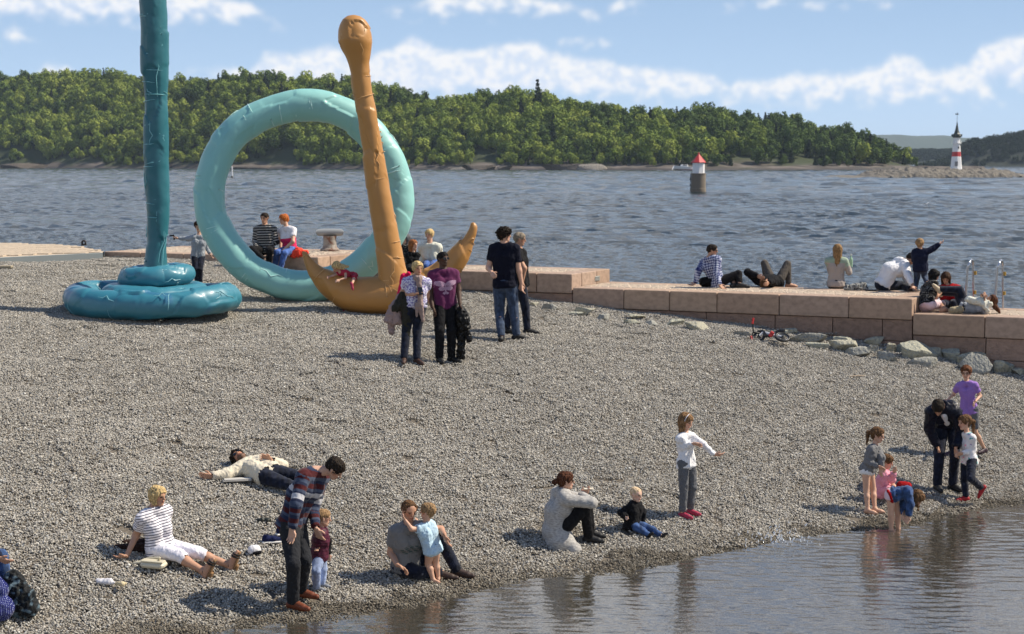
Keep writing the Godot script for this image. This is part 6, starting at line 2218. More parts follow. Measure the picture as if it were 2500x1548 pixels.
func build_people() -> void:
	person("man in a red and navy striped jumper bending over a toddler at the water", "", Vector3(-2.377, 0.078, -18.938), 1.84, 0.245, {P = Vector3(-0.011, 0.860, 0.050), N = Vector3(0.246, 1.441, 0.050), Hd = Vector3(0.453, 1.460, 0.050), SL = Vector3(0.295, 1.328, -0.106), EL = Vector3(0.197, 0.989, -0.106), WL = Vector3(0.252, 0.817, 0.103), FL = Vector3(0.278, 0.750, 0.103), HL = Vector3(0.013, 0.860, -0.039), AL = Vector3(0.057, 0.088, -0.084), KL = Vector3(0.133, 0.488, 0.186), TL = Vector3(0.940, 0.000, 0.342), SR = Vector3(0.129, 1.402, 0.206), ER = Vector3(0.073, 1.136, 0.369), WR = Vector3(0.026, 0.873, 0.369), FR = Vector3(0.021, 0.794, 0.369), HR = Vector3(-0.035, 0.860, 0.139), AR = Vector3(0.011, 0.041, 0.243), KR = Vector3(0.038, 0.497, 0.396), TR = Vector3(0.883, 0.000, 0.469), FW = Vector3(0.791, -0.349, 0.503), HF = Vector3(0.696, -0.707, 0.123), HU = Vector3(0.663, 0.643, 0.383), bend = 0.05}, {hair = ["short", "dark"], top = ["striped_jumper", 2, .05, .018], legs = ["charcoal", 1], shoe = "tan", skin = "light", w = 1.04})
	person("toddler in a plum quilted waistcoat beside the stooping striped man", "", Vector3(-2.145, 0.109, -19.250), 0.95, 0.197, {P = Vector3(0.007, 0.412, 0.000), N = Vector3(0.033, 0.678, 0.000), Hd = Vector3(0.055, 0.815, 0.000), SL = Vector3(0.022, 0.636, -0.081), EL = Vector3(0.091, 0.531, -0.143), WL = Vector3(0.094, 0.379, -0.143), HL = Vector3(0.003, 0.412, -0.047), AL = Vector3(0.021, 0.054, -0.087), KL = Vector3(0.038, 0.222, -0.047), TL = Vector3(0.966, 0.000, 0.259), SR = Vector3(0.036, 0.635, 0.081), ER = Vector3(-0.021, 0.558, -0.021), WR = Vector3(-0.010, 0.505, 0.111), HR = Vector3(0.011, 0.411, 0.047), AR = Vector3(-0.027, 0.040, 0.022), KR = Vector3(-0.011, 0.262, 0.179), TR = Vector3(0.985, 0.000, 0.174), FW = Vector3(0.991, -0.100, -0.088), HF = Vector3(0.970, -0.174, -0.171), HU = Vector3(0.000, 1.000, 0.000)}, {hair = ["crop", "blond_brown"], top = ["plum", 0, .05, .028], under = ["black_cloth", 2], legs = ["pale_denim", 1], shoe = "grey_white", skin = "light", w = 1.25})
	person("man in sunglasses lying on his back in a cream jumper and jeans", "", Vector3(-3.235, 0.885, -22.124), 1.80, 0.238, {P = Vector3(0.158, 0.061, 0.204), N = Vector3(-0.130, 0.150, -0.078), Hd = Vector3(-0.259, 0.188, -0.229), SL = Vector3(0.052, 0.156, -0.144), EL = Vector3(0.305, 0.105, -0.144), WL = Vector3(0.190, 0.209, 0.078), FL = Vector3(0.079, 0.257, 0.078), HL = Vector3(0.222, 0.073, 0.142), AL = Vector3(0.810, -0.067, 0.341), KL = Vector3(0.488, 0.030, 0.167), TL = Vector3(0.296, 0.940, 0.171), SR = Vector3(-0.200, 0.108, 0.099), ER = Vector3(-0.355, 0.060, 0.243), WR = Vector3(-0.521, 0.053, 0.342), FR = Vector3(-0.596, 0.058, 0.368), HR = Vector3(0.094, 0.049, 0.266), AR = Vector3(0.716, -0.109, 0.628), KR = Vector3(0.427, -0.032, 0.442), TR = Vector3(0.321, 0.866, 0.383), FW = Vector3(0.054, 0.967, 0.249), HF = Vector3(-0.369, 0.819, 0.439), HU = Vector3(-0.750, 0.200, -0.600)}, {hair = ["messy", "dark"], top = ["cream_knit", 2, .04, .025], legs = ["dark_denim", 1], shoe = "brown", skin = "tanned", shades = 1, beard = "dark"})
	person("blonde woman in a striped tee and white cropped trousers leaning back", "", Vector3(-3.949, 0.431, -19.509), 1.68, 0.228, {P = Vector3(0.005, 0.105, 0.016), N = Vector3(-0.080, 0.553, 0.016), Hd = Vector3(-0.020, 0.690, 0.016), SL = Vector3(0.044, 0.499, -0.106), EL = Vector3(-0.011, 0.263, -0.263), WL = Vector3(-0.052, -0.001, -0.263), HL = Vector3(0.064, 0.105, -0.044), AL = Vector3(0.773, -0.078, 0.071), KL = Vector3(0.427, 0.059, 0.071), TL = Vector3(0.308, 0.951, 0.027), SR = Vector3(-0.175, 0.458, 0.137), ER = Vector3(-0.266, 0.254, 0.035), WR = Vector3(-0.339, 0.055, 0.209), FR = Vector3(-0.406, 0.044, 0.226), HR = Vector3(-0.054, 0.105, 0.075), AR = Vector3(0.528, -0.097, 0.297), KR = Vector3(0.237, 0.059, 0.195), TR = Vector3(0.401, 0.914, 0.071), FW = Vector3(0.724, 0.137, 0.676), HF = Vector3(0.881, -0.070, 0.468), HU = Vector3(0.000, 1.000, 0.000)}, {hair = ["bob", "blonde"], top = ["breton", .62, .06, .018], legs = ["white_trousers", .62], sandal = 1, skin = "tanned", fem = 1})
	person("man in a grey printed tee sitting with a toddler leaning on him", "", Vector3(-1.201, 0.133, -19.962), 1.80, 0.238, {P = Vector3(-0.003, 0.112, 0.052), N = Vector3(0.021, 0.607, 0.188), Hd = Vector3(0.032, 0.761, 0.188), SL = Vector3(0.180, 0.565, 0.188), EL = Vector3(0.380, 0.515, 0.020), WL = Vector3(0.432, 0.515, 0.285), FL = Vector3(0.453, 0.445, 0.285), HL = Vector3(0.070, 0.112, 0.001), AL = Vector3(0.565, 0.023, -0.052), KL = Vector3(0.379, 0.405, 0.001), TL = Vector3(0.966, 0.000, 0.259), SR = Vector3(-0.131, 0.516, 0.188), ER = Vector3(-0.183, 0.271, 0.130), WR = Vector3(-0.094, 0.185, 0.370), FR = Vector3(-0.046, 0.157, 0.370), HR = Vector3(-0.077, 0.112, 0.104), AR = Vector3(0.379, 0.015, 0.033), KR = Vector3(0.108, 0.051, 0.184), TR = Vector3(0.985, 0.000, 0.174), FW = Vector3(0.375, -0.262, 0.889), HF = Vector3(0.459, -0.208, 0.864), HU = Vector3(0.000, 1.000, 0.000), bend = 0.03}, {hair = ["receding", "brown"], top = ["grey_print_tee", .6, .04, .02], legs = ["dark_denim", 1], shoe = "brown_orange", skin = "tanned"})
	person("barefoot toddler in a pale blue bodysuit with arms round the seated man", "", Vector3(-0.886, 0.075, -19.791), 0.90, 0.195, {P = Vector3(-0.017, 0.385, 0.050), N = Vector3(-0.099, 0.686, 0.050), Hd = Vector3(-0.075, 0.819, 0.050), SL = Vector3(-0.142, 0.632, 0.104), EL = Vector3(-0.250, 0.650, 0.179), WL = Vector3(-0.318, 0.748, 0.179), HL = Vector3(-0.048, 0.376, 0.081), AL = Vector3(-0.016, 0.030, 0.009), KL = Vector3(-0.072, 0.210, -0.006), TL = Vector3(0.866, 0.000, 0.500), SR = Vector3(-0.034, 0.661, -0.004), ER = Vector3(-0.127, 0.584, -0.100), WR = Vector3(-0.187, 0.637, -0.185), HR = Vector3(0.014, 0.393, 0.019), AR = Vector3(0.039, 0.035, -0.062), KR = Vector3(0.013, 0.216, -0.042), TR = Vector3(-0.174, 0.000, -0.985), FW = Vector3(-0.670, -0.182, -0.720), HF = Vector3(-0.966, 0.000, -0.259), HU = Vector3(0.000, 1.000, 0.000)}, {hair = ["crop_long", "blond_brown"], top = ["baby_blue", .5, .02, .016], brief = "baby_blue", skin = "light", w = 1.28})
	person("woman with a hair bun in a long pale grey cardigan sitting with folded arms", "", Vector3(0.663, 0.190, -21.520), 1.70, 0.228, {P = Vector3(-0.130, 0.117, 0.094), N = Vector3(-0.036, 0.632, 0.094), Hd = Vector3(0.003, 0.751, 0.094), SL = Vector3(-0.101, 0.566, -0.065), EL = Vector3(0.256, 0.479, -0.065), WL = Vector3(0.137, 0.475, -0.290), HL = Vector3(-0.156, 0.122, 0.013), AL = Vector3(0.313, 0.064, -0.155), KL = Vector3(0.266, 0.417, 0.013), TL = Vector3(0.985, 0.000, 0.174), SR = Vector3(0.001, 0.547, 0.252), ER = Vector3(0.312, 0.509, 0.252), WR = Vector3(0.182, 0.571, 0.042), FR = Vector3(0.239, 0.603, 0.042), HR = Vector3(-0.104, 0.112, 0.174), AR = Vector3(0.288, 0.036, -0.014), KR = Vector3(0.228, 0.436, 0.174), TR = Vector3(0.966, 0.000, 0.259), FW = Vector3(0.934, -0.171, -0.314), HF = Vector3(0.996, 0.000, -0.087), HU = Vector3(0.000, 1.000, 0.000), bend = 0.06}, {hair = ["bun", "auburn_dark"], top = ["grey_knit", 2, .30, .03], legs = ["black_cloth", 1], shoe = "black_shoe", skin = "light", fem = 1, skirt = [Vector3(.05, -.10, .02), .17, Vector3(.22, -.19, .16), .10], shades = 1})
	person("bald blond baby in a black top sitting on the gravel", "", Vector3(1.566, 0.177, -22.006), 0.80, 0.189, {P = Vector3(-0.036, 0.095, -0.051), N = Vector3(-0.005, 0.367, -0.051), Hd = Vector3(0.005, 0.479, -0.020), SL = Vector3(0.035, 0.326, -0.103), EL = Vector3(0.102, 0.220, -0.158), WL = Vector3(0.089, 0.100, -0.158), HL = Vector3(-0.011, 0.092, -0.081), AL = Vector3(0.317, -0.015, 0.118), KL = Vector3(0.207, 0.043, 0.016), TL = Vector3(0.720, 0.643, 0.262), SR = Vector3(-0.053, 0.336, 0.002), ER = Vector3(-0.178, 0.252, 0.002), WR = Vector3(-0.132, 0.214, 0.106), HR = Vector3(-0.062, 0.098, -0.020), AR = Vector3(0.151, -0.005, 0.160), KR = Vector3(0.084, 0.041, 0.101), TR = Vector3(0.455, 0.707, 0.542), FW = Vector3(0.759, -0.087, 0.645), HF = Vector3(0.811, -0.139, 0.568), HU = Vector3(0.000, 1.000, 0.000)}, {hair = ["baby", "pale_blond"], top = ["black_cloth", 2, .05, .022], legs = ["denim", 1], shoe = "black_shoe", skin = "pale", w = 1.3})
	person("girl in a white top and grey trousers holding out her arms over the water", "", Vector3(2.259, 0.223, -22.688), 1.40, 0.218, {P = Vector3(0.014, 0.734, 0.000), N = Vector3(-0.003, 1.120, 0.000), Hd = Vector3(0.000, 1.269, 0.000), SL = Vector3(0.080, 1.061, -0.089), EL = Vector3(0.216, 0.980, 0.092), WL = Vector3(0.364, 0.852, 0.092), FL = Vector3(0.464, 0.845, 0.092), HL = Vector3(0.061, 0.736, -0.052), AL = Vector3(0.073, 0.077, -0.128), KL = Vector3(0.103, 0.399, -0.052), TL = Vector3(0.866, 0.000, 0.500), SR = Vector3(-0.081, 1.054, 0.089), ER = Vector3(-0.058, 0.885, -0.029), WR = Vector3(0.068, 1.006, 0.170), FR = Vector3(0.161, 0.999, 0.170), HR = Vector3(-0.033, 0.732, 0.052), AR = Vector3(-0.035, 0.063, 0.009), KR = Vector3(-0.025, 0.405, 0.052), TR = Vector3(0.766, 0.000, 0.643), FW = Vector3(0.742, 0.032, 0.669), HF = Vector3(0.779, -0.309, 0.546), HU = Vector3(0.000, 1.000, 0.000)}, {hair = ["long", "brown_blond"], top = ["white_cloth", 2, .06, .012], w = .9, legs = ["grey_cloth", .96], shoe = "pink_shoe", skin = "light", fem = 1, band = 1})
	person("barefoot girl in a grey jumper standing on the wet gravel", "", Vector3(4.915, 0.106, -23.753), 1.22, 0.210, {P = Vector3(-0.061, 0.552, 0.000), N = Vector3(0.035, 0.887, 0.000), Hd = Vector3(0.063, 1.041, 0.000), SL = Vector3(0.079, 0.817, -0.085), EL = Vector3(0.100, 0.742, 0.110), WL = Vector3(0.087, 0.611, 0.140), HL = Vector3(-0.026, 0.542, -0.049), AL = Vector3(0.030, 0.038, 0.059), KL = Vector3(0.027, 0.284, -0.049), TL = Vector3(0.940, 0.000, 0.342), SR = Vector3(-0.039, 0.851, 0.085), ER = Vector3(-0.080, 0.687, 0.085), WR = Vector3(0.038, 0.641, 0.170), FR = Vector3(0.098, 0.616, 0.170), HR = Vector3(-0.095, 0.561, 0.049), AR = Vector3(-0.080, 0.037, 0.117), KR = Vector3(-0.088, 0.285, 0.049), TR = Vector3(0.866, 0.000, 0.500), FW = Vector3(0.777, -0.223, 0.589), HF = Vector3(0.847, -0.208, 0.489), HU = Vector3(0.000, 1.000, 0.000)}, {hair = ["ponytail", "brown"], top = ["grey_knit_dark", 2, -.01, .02], brief = "white_cloth", skin = "light", fem = 1})
	person("small child in a pink shirt crouching behind the bending girl", "", Vector3(5.219, 0.180, -24.356), 1.00, 0.200, {P = Vector3(-0.097, 0.102, 0.163), N = Vector3(-0.038, 0.391, 0.163), Hd = Vector3(-0.013, 0.522, 0.163), SL = Vector3(-0.025, 0.342, 0.081), EL = Vector3(0.089, 0.277, -0.031), WL = Vector3(0.084, 0.209, 0.079), HL = Vector3(-0.084, 0.099, 0.115), AL = Vector3(0.126, 0.032, -0.019), KL = Vector3(0.069, 0.185, 0.232), TL = Vector3(0.966, 0.000, 0.259), SR = Vector3(-0.069, 0.352, 0.246), ER = Vector3(0.046, 0.292, 0.246), WR = Vector3(0.052, 0.401, 0.316), HR = Vector3(-0.110, 0.104, 0.212), AR = Vector3(0.048, 0.020, 0.102), KR = Vector3(0.014, 0.183, 0.408), TR = Vector3(0.966, 0.000, 0.259), FW = Vector3(0.945, -0.192, 0.264), HF = Vector3(0.908, -0.259, 0.330), HU = Vector3(0.000, 1.000, 0.000)}, {hair = ["crop_long", "brown"], top = ["pink_cloth", 2, .05, .02], legs = ["pink_cloth", .4], shoe = "grey_white", skin = "light", w = 1.2})
	person("girl in a denim jacket with red trim bending down in the water", "", Vector3(5.073, -0.031, -23.014), 1.20, 0.209, {P = Vector3(-0.051, 0.485, 0.000), N = Vector3(0.187, 0.561, 0.000), Hd = Vector3(0.280, 0.452, 0.000), SL = Vector3(0.142, 0.524, -0.101), EL = Vector3(0.132, 0.332, -0.101), WL = Vector3(0.107, 0.258, 0.033), HL = Vector3(-0.030, 0.485, -0.056), AL = Vector3(0.063, 0.004, -0.060), KL = Vector3(0.054, 0.240, -0.056), TL = Vector3(0.866, 0.000, 0.500), SR = Vector3(0.129, 0.564, 0.101), ER = Vector3(0.176, 0.388, 0.101), WR = Vector3(0.154, 0.238, 0.101), FR = Vector3(0.131, 0.163, 0.101), HR = Vector3(-0.071, 0.485, 0.056), AR = Vector3(-0.053, 0.023, 0.030), KR = Vector3(-0.066, 0.246, 0.056), TR = Vector3(0.819, 0.000, 0.574), FW = Vector3(0.295, -0.934, 0.203), HF = Vector3(0.497, -0.819, 0.287), HU = Vector3(0.600, -0.500, 0.300), hang = Vector3(0.250, -0.950, 0.100)}, {hair = ["long", "brown"], top = ["denim", 2, -.05, .022], brief = "pale_pink", skin = "light", fem = 1, trim = "red_cloth"})
	person("man in a navy quilted jacket stooping with his hands on his knees", "", Vector3(6.248, 0.171, -25.063), 1.82, 0.242, {P = Vector3(0.032, 0.900, -0.100), N = Vector3(-0.154, 1.232, 0.266), Hd = Vector3(-0.232, 1.223, 0.393), SL = Vector3(0.034, 1.143, 0.266), EL = Vector3(0.138, 0.857, 0.266), WL = Vector3(0.025, 0.658, 0.414), FL = Vector3(0.027, 0.577, 0.414), HL = Vector3(0.123, 0.900, -0.092), AL = Vector3(0.091, 0.059, 0.025), KL = Vector3(0.083, 0.535, 0.160), TL = Vector3(0.423, 0.000, 0.906), SR = Vector3(-0.294, 1.143, 0.266), ER = Vector3(-0.299, 0.895, 0.162), WR = Vector3(-0.178, 0.643, 0.162), FR = Vector3(-0.141, 0.553, 0.162), HR = Vector3(-0.059, 0.900, -0.108), AR = Vector3(-0.159, 0.073, 0.146), KR = Vector3(-0.137, 0.529, 0.127), TR = Vector3(0.087, 0.000, 0.996), FW = Vector3(0.086, -0.716, 0.693), HF = Vector3(-0.098, -0.883, 0.459), HU = Vector3(-0.235, 0.423, 0.875), bend = 0.07}, {hair = ["crop", "dark"], top = ["navy_quilt", 2, .08, .03], legs = ["dark_denim", 1], shoe = "black_shoe", skin = "tanned", shirtfront = 1})
	person("girl with a ponytail in a white floral top and red shoes walking left", "", Vector3(6.419, 0.066, -24.667), 1.30, 0.214, {P = Vector3(0.048, 0.590, 0.000), N = Vector3(0.013, 0.964, 0.000), Hd = Vector3(-0.025, 1.116, 0.000), SL = Vector3(0.061, 0.910, 0.104), EL = Vector3(0.095, 0.732, 0.047), WL = Vector3(-0.076, 0.702, 0.134), FL = Vector3(-0.155, 0.684, 0.134), HL = Vector3(0.073, 0.592, 0.060), KL = Vector3(0.007, 0.373, 0.282), AL = Vector3(0.205, 0.208, 0.109), TL = Vector3(-0.470, -0.866, -0.171), SR = Vector3(-0.023, 0.902, -0.104), ER = Vector3(-0.049, 0.798, -0.263), WR = Vector3(0.018, 0.900, -0.415), FR = Vector3(0.004, 0.954, -0.415), HR = Vector3(0.024, 0.588, -0.060), AR = Vector3(0.017, 0.054, -0.001), KR = Vector3(0.009, 0.293, -0.060), TR = Vector3(-0.966, 0.000, 0.259), FW = Vector3(-0.923, -0.086, 0.376), HF = Vector3(-0.947, -0.087, 0.308), HU = Vector3(0.000, 1.000, 0.000)}, {hair = ["ponytail", "brown"], top = ["floral", 2, .05, .014], w = .92, legs = ["dark_denim", 1], shoe = "red_shoe", skin = "light", fem = 1})
	person("girl in glasses and a lilac tee stepping behind the stooping man", "", Vector3(6.805, 0.401, -26.502), 1.40, 0.218, {P = Vector3(0.126, 0.707, 0.000), N = Vector3(0.078, 1.136, 0.000), Hd = Vector3(0.072, 1.269, 0.000), SL = Vector3(0.196, 1.086, 0.045), EL = Vector3(0.289, 0.918, 0.007), WL = Vector3(0.173, 0.855, 0.170), HL = Vector3(0.191, 0.715, 0.026), AL = Vector3(0.426, 0.075, -0.183), KL = Vector3(0.222, 0.368, 0.026), TL = Vector3(-0.766, 0.000, 0.643), SR = Vector3(-0.026, 1.061, -0.045), ER = Vector3(-0.063, 0.920, -0.192), WR = Vector3(-0.186, 0.839, -0.088), HR = Vector3(0.061, 0.700, -0.026), AR = Vector3(-0.147, 0.066, 0.051), KR = Vector3(0.046, 0.341, -0.026), TR = Vector3(-0.940, 0.000, 0.342), FW = Vector3(-0.370, -0.041, 0.928), HF = Vector3(-0.371, -0.139, 0.918), HU = Vector3(0.000, 1.000, 0.000)}, {hair = ["ponytail", "auburn"], top = ["lilac", .6, .06, .012], w = .82, legs = ["grey_cloth", .42], shoe = "plum_shoe", skin = "light", fem = 1, glasses = 1})
	person("person in blue jeans cut off by the left edge beside a dotted bag", "", Vector3(-5.566, 0.365, -18.094), 1.70, 0.228, {P = Vector3(-0.063, 0.115, 0.060), N = Vector3(-0.050, 0.867, 0.060), Hd = Vector3(-0.038, 1.061, 0.060), SL = Vector3(0.032, 0.789, -0.084), EL = Vector3(0.132, 0.544, 0.041), WL = Vector3(0.270, 0.420, 0.216), FL = Vector3(0.332, 0.392, 0.216), HL = Vector3(-0.020, 0.114, -0.014), AL = Vector3(0.284, 0.033, -0.040), KL = Vector3(0.227, 0.390, -0.014), TL = Vector3(0.866, 0.000, 0.500), SR = Vector3(-0.134, 0.792, 0.204), ER = Vector3(-0.159, 0.561, 0.117), WR = Vector3(-0.096, 0.313, 0.117), HR = Vector3(-0.105, 0.115, 0.134), AR = Vector3(0.166, 0.021, 0.085), KR = Vector3(0.155, 0.388, 0.134), TR = Vector3(0.866, 0.000, 0.500), FW = Vector3(0.866, -0.015, 0.500), HF = Vector3(0.866, 0.000, 0.500), HU = Vector3(0.000, 1.000, 0.000)}, {hair = ["short", "dark"], top = ["navy_cloth", 2, .05, .02], legs = ["denim", 1], shoe = "tan", skin = "tanned"})
	person("woman with a scarf and lilac blouse standing hand in hand with a man", "", Vector3(-1.642, 1.642, -28.385), 1.68, 0.228, {P = Vector3(0.088, 0.935, 0.000), N = Vector3(0.108, 1.349, 0.000), Hd = Vector3(0.121, 1.497, 0.000), SL = Vector3(0.265, 1.266, -0.034), EL = Vector3(0.264, 1.060, -0.173), WL = Vector3(0.346, 0.856, -0.173), FL = Vector3(0.383, 0.781, -0.173), HL = Vector3(0.170, 0.931, -0.017), AL = Vector3(0.110, 0.036, 0.158), KL = Vector3(0.103, 0.499, -0.017), TL = Vector3(0.574, 0.000, 0.819), SR = Vector3(-0.057, 1.282, 0.034), ER = Vector3(-0.143, 1.077, -0.076), WR = Vector3(0.072, 1.092, 0.200), FR = Vector3(0.200, 1.134, 0.200), HR = Vector3(0.005, 0.939, 0.017), AR = Vector3(-0.095, 0.058, 0.187), KR = Vector3(-0.070, 0.502, 0.017), TR = Vector3(0.000, 0.000, 1.000), FW = Vector3(0.207, -0.010, 0.978), HF = Vector3(0.407, 0.000, 0.914), HU = Vector3(0.000, 1.000, 0.000)}, {hair = ["tied", "blonde"], top = ["blouse", .5, .06, .018], legs = ["dark_denim", 1], shoe = "brown", skin = "tanned", fem = 1, scarf = 1, w = 1.05})
	person("man in sunglasses and a purple printed tee holding the woman's hand", "", Vector3(-1.062, 1.611, -28.657), 1.84, 0.245, {P = Vector3(-0.030, 0.916, 0.000), N = Vector3(-0.060, 1.492, 0.000), Hd = Vector3(-0.059, 1.659, 0.000), SL = Vector3(0.119, 1.419, -0.044), EL = Vector3(0.188, 1.173, -0.044), WL = Vector3(0.214, 0.943, 0.106), FL = Vector3(0.214, 0.850, 0.106), HL = Vector3(0.059, 0.920, -0.022), AL = Vector3(0.073, 0.064, 0.068), KL = Vector3(0.077, 0.500, 0.140), TL = Vector3(0.766, 0.000, 0.643), SR = Vector3(-0.231, 1.401, 0.044), ER = Vector3(-0.273, 1.124, 0.044), WR = Vector3(-0.226, 0.894, 0.189), FR = Vector3(-0.190, 0.811, 0.189), HR = Vector3(-0.120, 0.911, 0.022), AR = Vector3(-0.119, 0.067, 0.183), KR = Vector3(-0.110, 0.508, 0.224), TR = Vector3(0.342, 0.000, 0.940), FW = Vector3(0.241, 0.012, 0.970), HF = Vector3(0.612, 0.105, 0.784), HU = Vector3(0.000, 1.000, 0.000)}, {hair = ["crop", "black"], top = ["purple_tee", .62, .06, .018], legs = ["black_cloth", 1], shoe = "black_shoe", skin = "dark", shades = 1, w = 1.06})
	person("man in a navy polo shirt and jeans seen from behind", "", Vector3(-0.060, 1.756, -30.748), 1.95, 0.263, {P = Vector3(-0.060, 0.960, 0.000), N = Vector3(-0.079, 1.667, 0.000), Hd = Vector3(-0.069, 1.816, 0.000), SL = Vector3(-0.264, 1.574, -0.040), EL = Vector3(-0.348, 1.247, -0.040), WL = Vector3(-0.286, 1.175, 0.237), HL = Vector3(-0.155, 0.958, -0.020), AL = Vector3(-0.128, 0.068, 0.277), KL = Vector3(-0.160, 0.499, -0.020), TL = Vector3(0.174, 0.000, -0.985), SR = Vector3(0.110, 1.585, 0.040), ER = Vector3(0.183, 1.202, 0.040), WR = Vector3(0.229, 0.963, 0.040), FR = Vector3(0.239, 0.864, 0.040), HR = Vector3(0.036, 0.963, 0.020), AR = Vector3(0.140, 0.076, 0.061), KR = Vector3(0.090, 0.503, 0.020), TR = Vector3(0.985, 0.000, -0.174), FW = Vector3(0.208, 0.006, -0.978), HF = Vector3(0.927, 0.000, -0.375), HU = Vector3(0.000, 1.000, 0.000)}, {hair = ["curly", "dark"], top = ["navy_polo", .6, .03, .02], legs = ["worn_denim", 1], shoe = "black_shoe", skin = "light", w = 1.08})
	person("grey haired man in a black tee beside the navy polo man", "", Vector3(0.143, 1.804, -31.494), 1.82, 0.242, {P = Vector3(0.030, 0.881, 0.000), N = Vector3(-0.011, 1.483, 0.000), Hd = Vector3(-0.001, 1.666, 0.000), SL = Vector3(0.041, 1.404, -0.172), EL = Vector3(0.000, 1.136, -0.172), WL = Vector3(0.061, 0.898, -0.054), HL = Vector3(0.054, 0.882, -0.088), AL = Vector3(-0.245, 0.077, 0.165), KL = Vector3(-0.164, 0.444, -0.088), TL = Vector3(0.940, 0.000, 0.342), SR = Vector3(-0.051, 1.398, 0.172), ER = Vector3(0.079, 1.167, 0.339), WR = Vector3(0.038, 0.925, 0.339), HR = Vector3(0.007, 0.879, 0.088), AR = Vector3(0.132, 0.062, 0.111), KR = Vector3(0.097, 0.458, 0.088), TR = Vector3(0.996, 0.000, 0.087), FW = Vector3(0.964, 0.066, 0.259), HF = Vector3(0.996, -0.087, 0.035), HU = Vector3(0.000, 1.000, 0.000)}, {hair = ["short", "grey_blond"], top = ["black_cloth", .6, .05, .02], legs = ["dark_denim", 1], shoe = "black_stripe", skin = "tanned"})
	person("dark haired boy in a grey top pointing a toy behind the blue coil", "", Vector3(-6.234, 2.423, -34.951), 1.22, 0.210, {P = Vector3(-0.002, 0.566, 0.000), N = Vector3(0.026, 0.971, 0.000), Hd = Vector3(0.024, 1.150, 0.000), SL = Vector3(0.125, 0.910, -0.022), EL = Vector3(0.153, 0.753, -0.107), WL = Vector3(0.229, 0.608, -0.026), FL = Vector3(0.270, 0.533, -0.026), HL = Vector3(0.058, 0.562, -0.013), AL = Vector3(0.041, 0.048, 0.011), KL = Vector3(0.062, 0.308, 0.145), TL = Vector3(0.259, 0.000, 0.966), SR = Vector3(-0.080, 0.924, 0.022), ER = Vector3(-0.216, 0.903, -0.095), WR = Vector3(-0.398, 0.910, -0.095), FR = Vector3(-0.472, 0.918, -0.095), HR = Vector3(-0.061, 0.570, 0.013), AR = Vector3(-0.017, 0.050, 0.046), KR = Vector3(-0.021, 0.309, 0.151), TR = Vector3(0.000, 0.000, 1.000), FW = Vector3(0.207, -0.014, 0.978), HF = Vector3(-0.255, -0.174, 0.951), HU = Vector3(0.000, 1.000, 0.000)}, {hair = ["messy", "brown_dark"], top = ["pale_grey", 2, .06, .016], legs = ["dark_denim", 1], shoe = "grey_white", skin = "light", w = 1.08})
	person("man in a black and white striped jumper sitting on the pier edge", "", Vector3(-5.351, 2.820, -38.128), 1.82, 0.242, {P = Vector3(0.021, 0.128, 0.010), N = Vector3(0.009, 0.655, 0.010), Hd = Vector3(0.001, 0.811, 0.010), SL = Vector3(0.188, 0.577, 0.035), EL = Vector3(0.252, 0.311, 0.035), WL = Vector3(-0.040, 0.158, 0.035), HL = Vector3(0.111, 0.130, 0.023), KL = Vector3(0.174, 0.133, 0.464), AL = Vector3(0.107, -0.216, 0.343), TL = Vector3(-0.139, 0.000, 0.990), SR = Vector3(-0.165, 0.569, -0.015), ER = Vector3(-0.209, 0.309, -0.015), WR = Vector3(-0.147, 0.193, 0.225), HR = Vector3(-0.069, 0.126, -0.003), KR = Vector3(-0.228, 0.166, 0.412), AR = Vector3(0.071, -0.055, 0.640), TR = Vector3(-0.139, 0.000, 0.990), FW = Vector3(-0.139, -0.003, 0.990), HF = Vector3(-0.342, -0.035, 0.939), HU = Vector3(0.000, 1.000, 0.000)}, {hair = ["crop", "dark"], top = ["black_stripes", 2, .04, .02], legs = ["black_cloth", 1], shoe = "black_shoe", skin = "tanned"})
	person("red haired woman in a white tee and blue jeans sitting on the pier edge", "", Vector3(-4.823, 2.820, -38.128), 1.70, 0.228, {P = Vector3(0.009, 0.128, 0.004), N = Vector3(-0.047, 0.618, 0.004), Hd = Vector3(-0.114, 0.789, 0.004), SL = Vector3(0.102, 0.559, 0.092), EL = Vector3(0.116, 0.321, 0.263), WL = Vector3(-0.128, 0.104, 0.263), HL = Vector3(0.081, 0.136, 0.049), KL = Vector3(-0.052, 0.078, 0.440), AL = Vector3(-0.135, -0.247, 0.440), TL = Vector3(-0.530, 0.000, 0.848), SR = Vector3(-0.179, 0.526, -0.083), ER = Vector3(-0.219, 0.352, -0.261), WR = Vector3(-0.208, 0.120, -0.157), HR = Vector3(-0.062, 0.119, -0.040), KR = Vector3(-0.226, 0.090, 0.341), AR = Vector3(-0.285, -0.225, 0.199), TR = Vector3(-0.530, 0.000, 0.848), FW = Vector3(-0.524, -0.060, 0.850), HF = Vector3(-0.858, -0.139, 0.495), HU = Vector3(0.000, 1.000, 0.000), bend = 0.04}, {hair = ["tied", "ginger"], top = ["white_pink", .55, .04, .018], legs = ["denim_bright", 1], shoe = "brown", skin = "light", fem = 1})
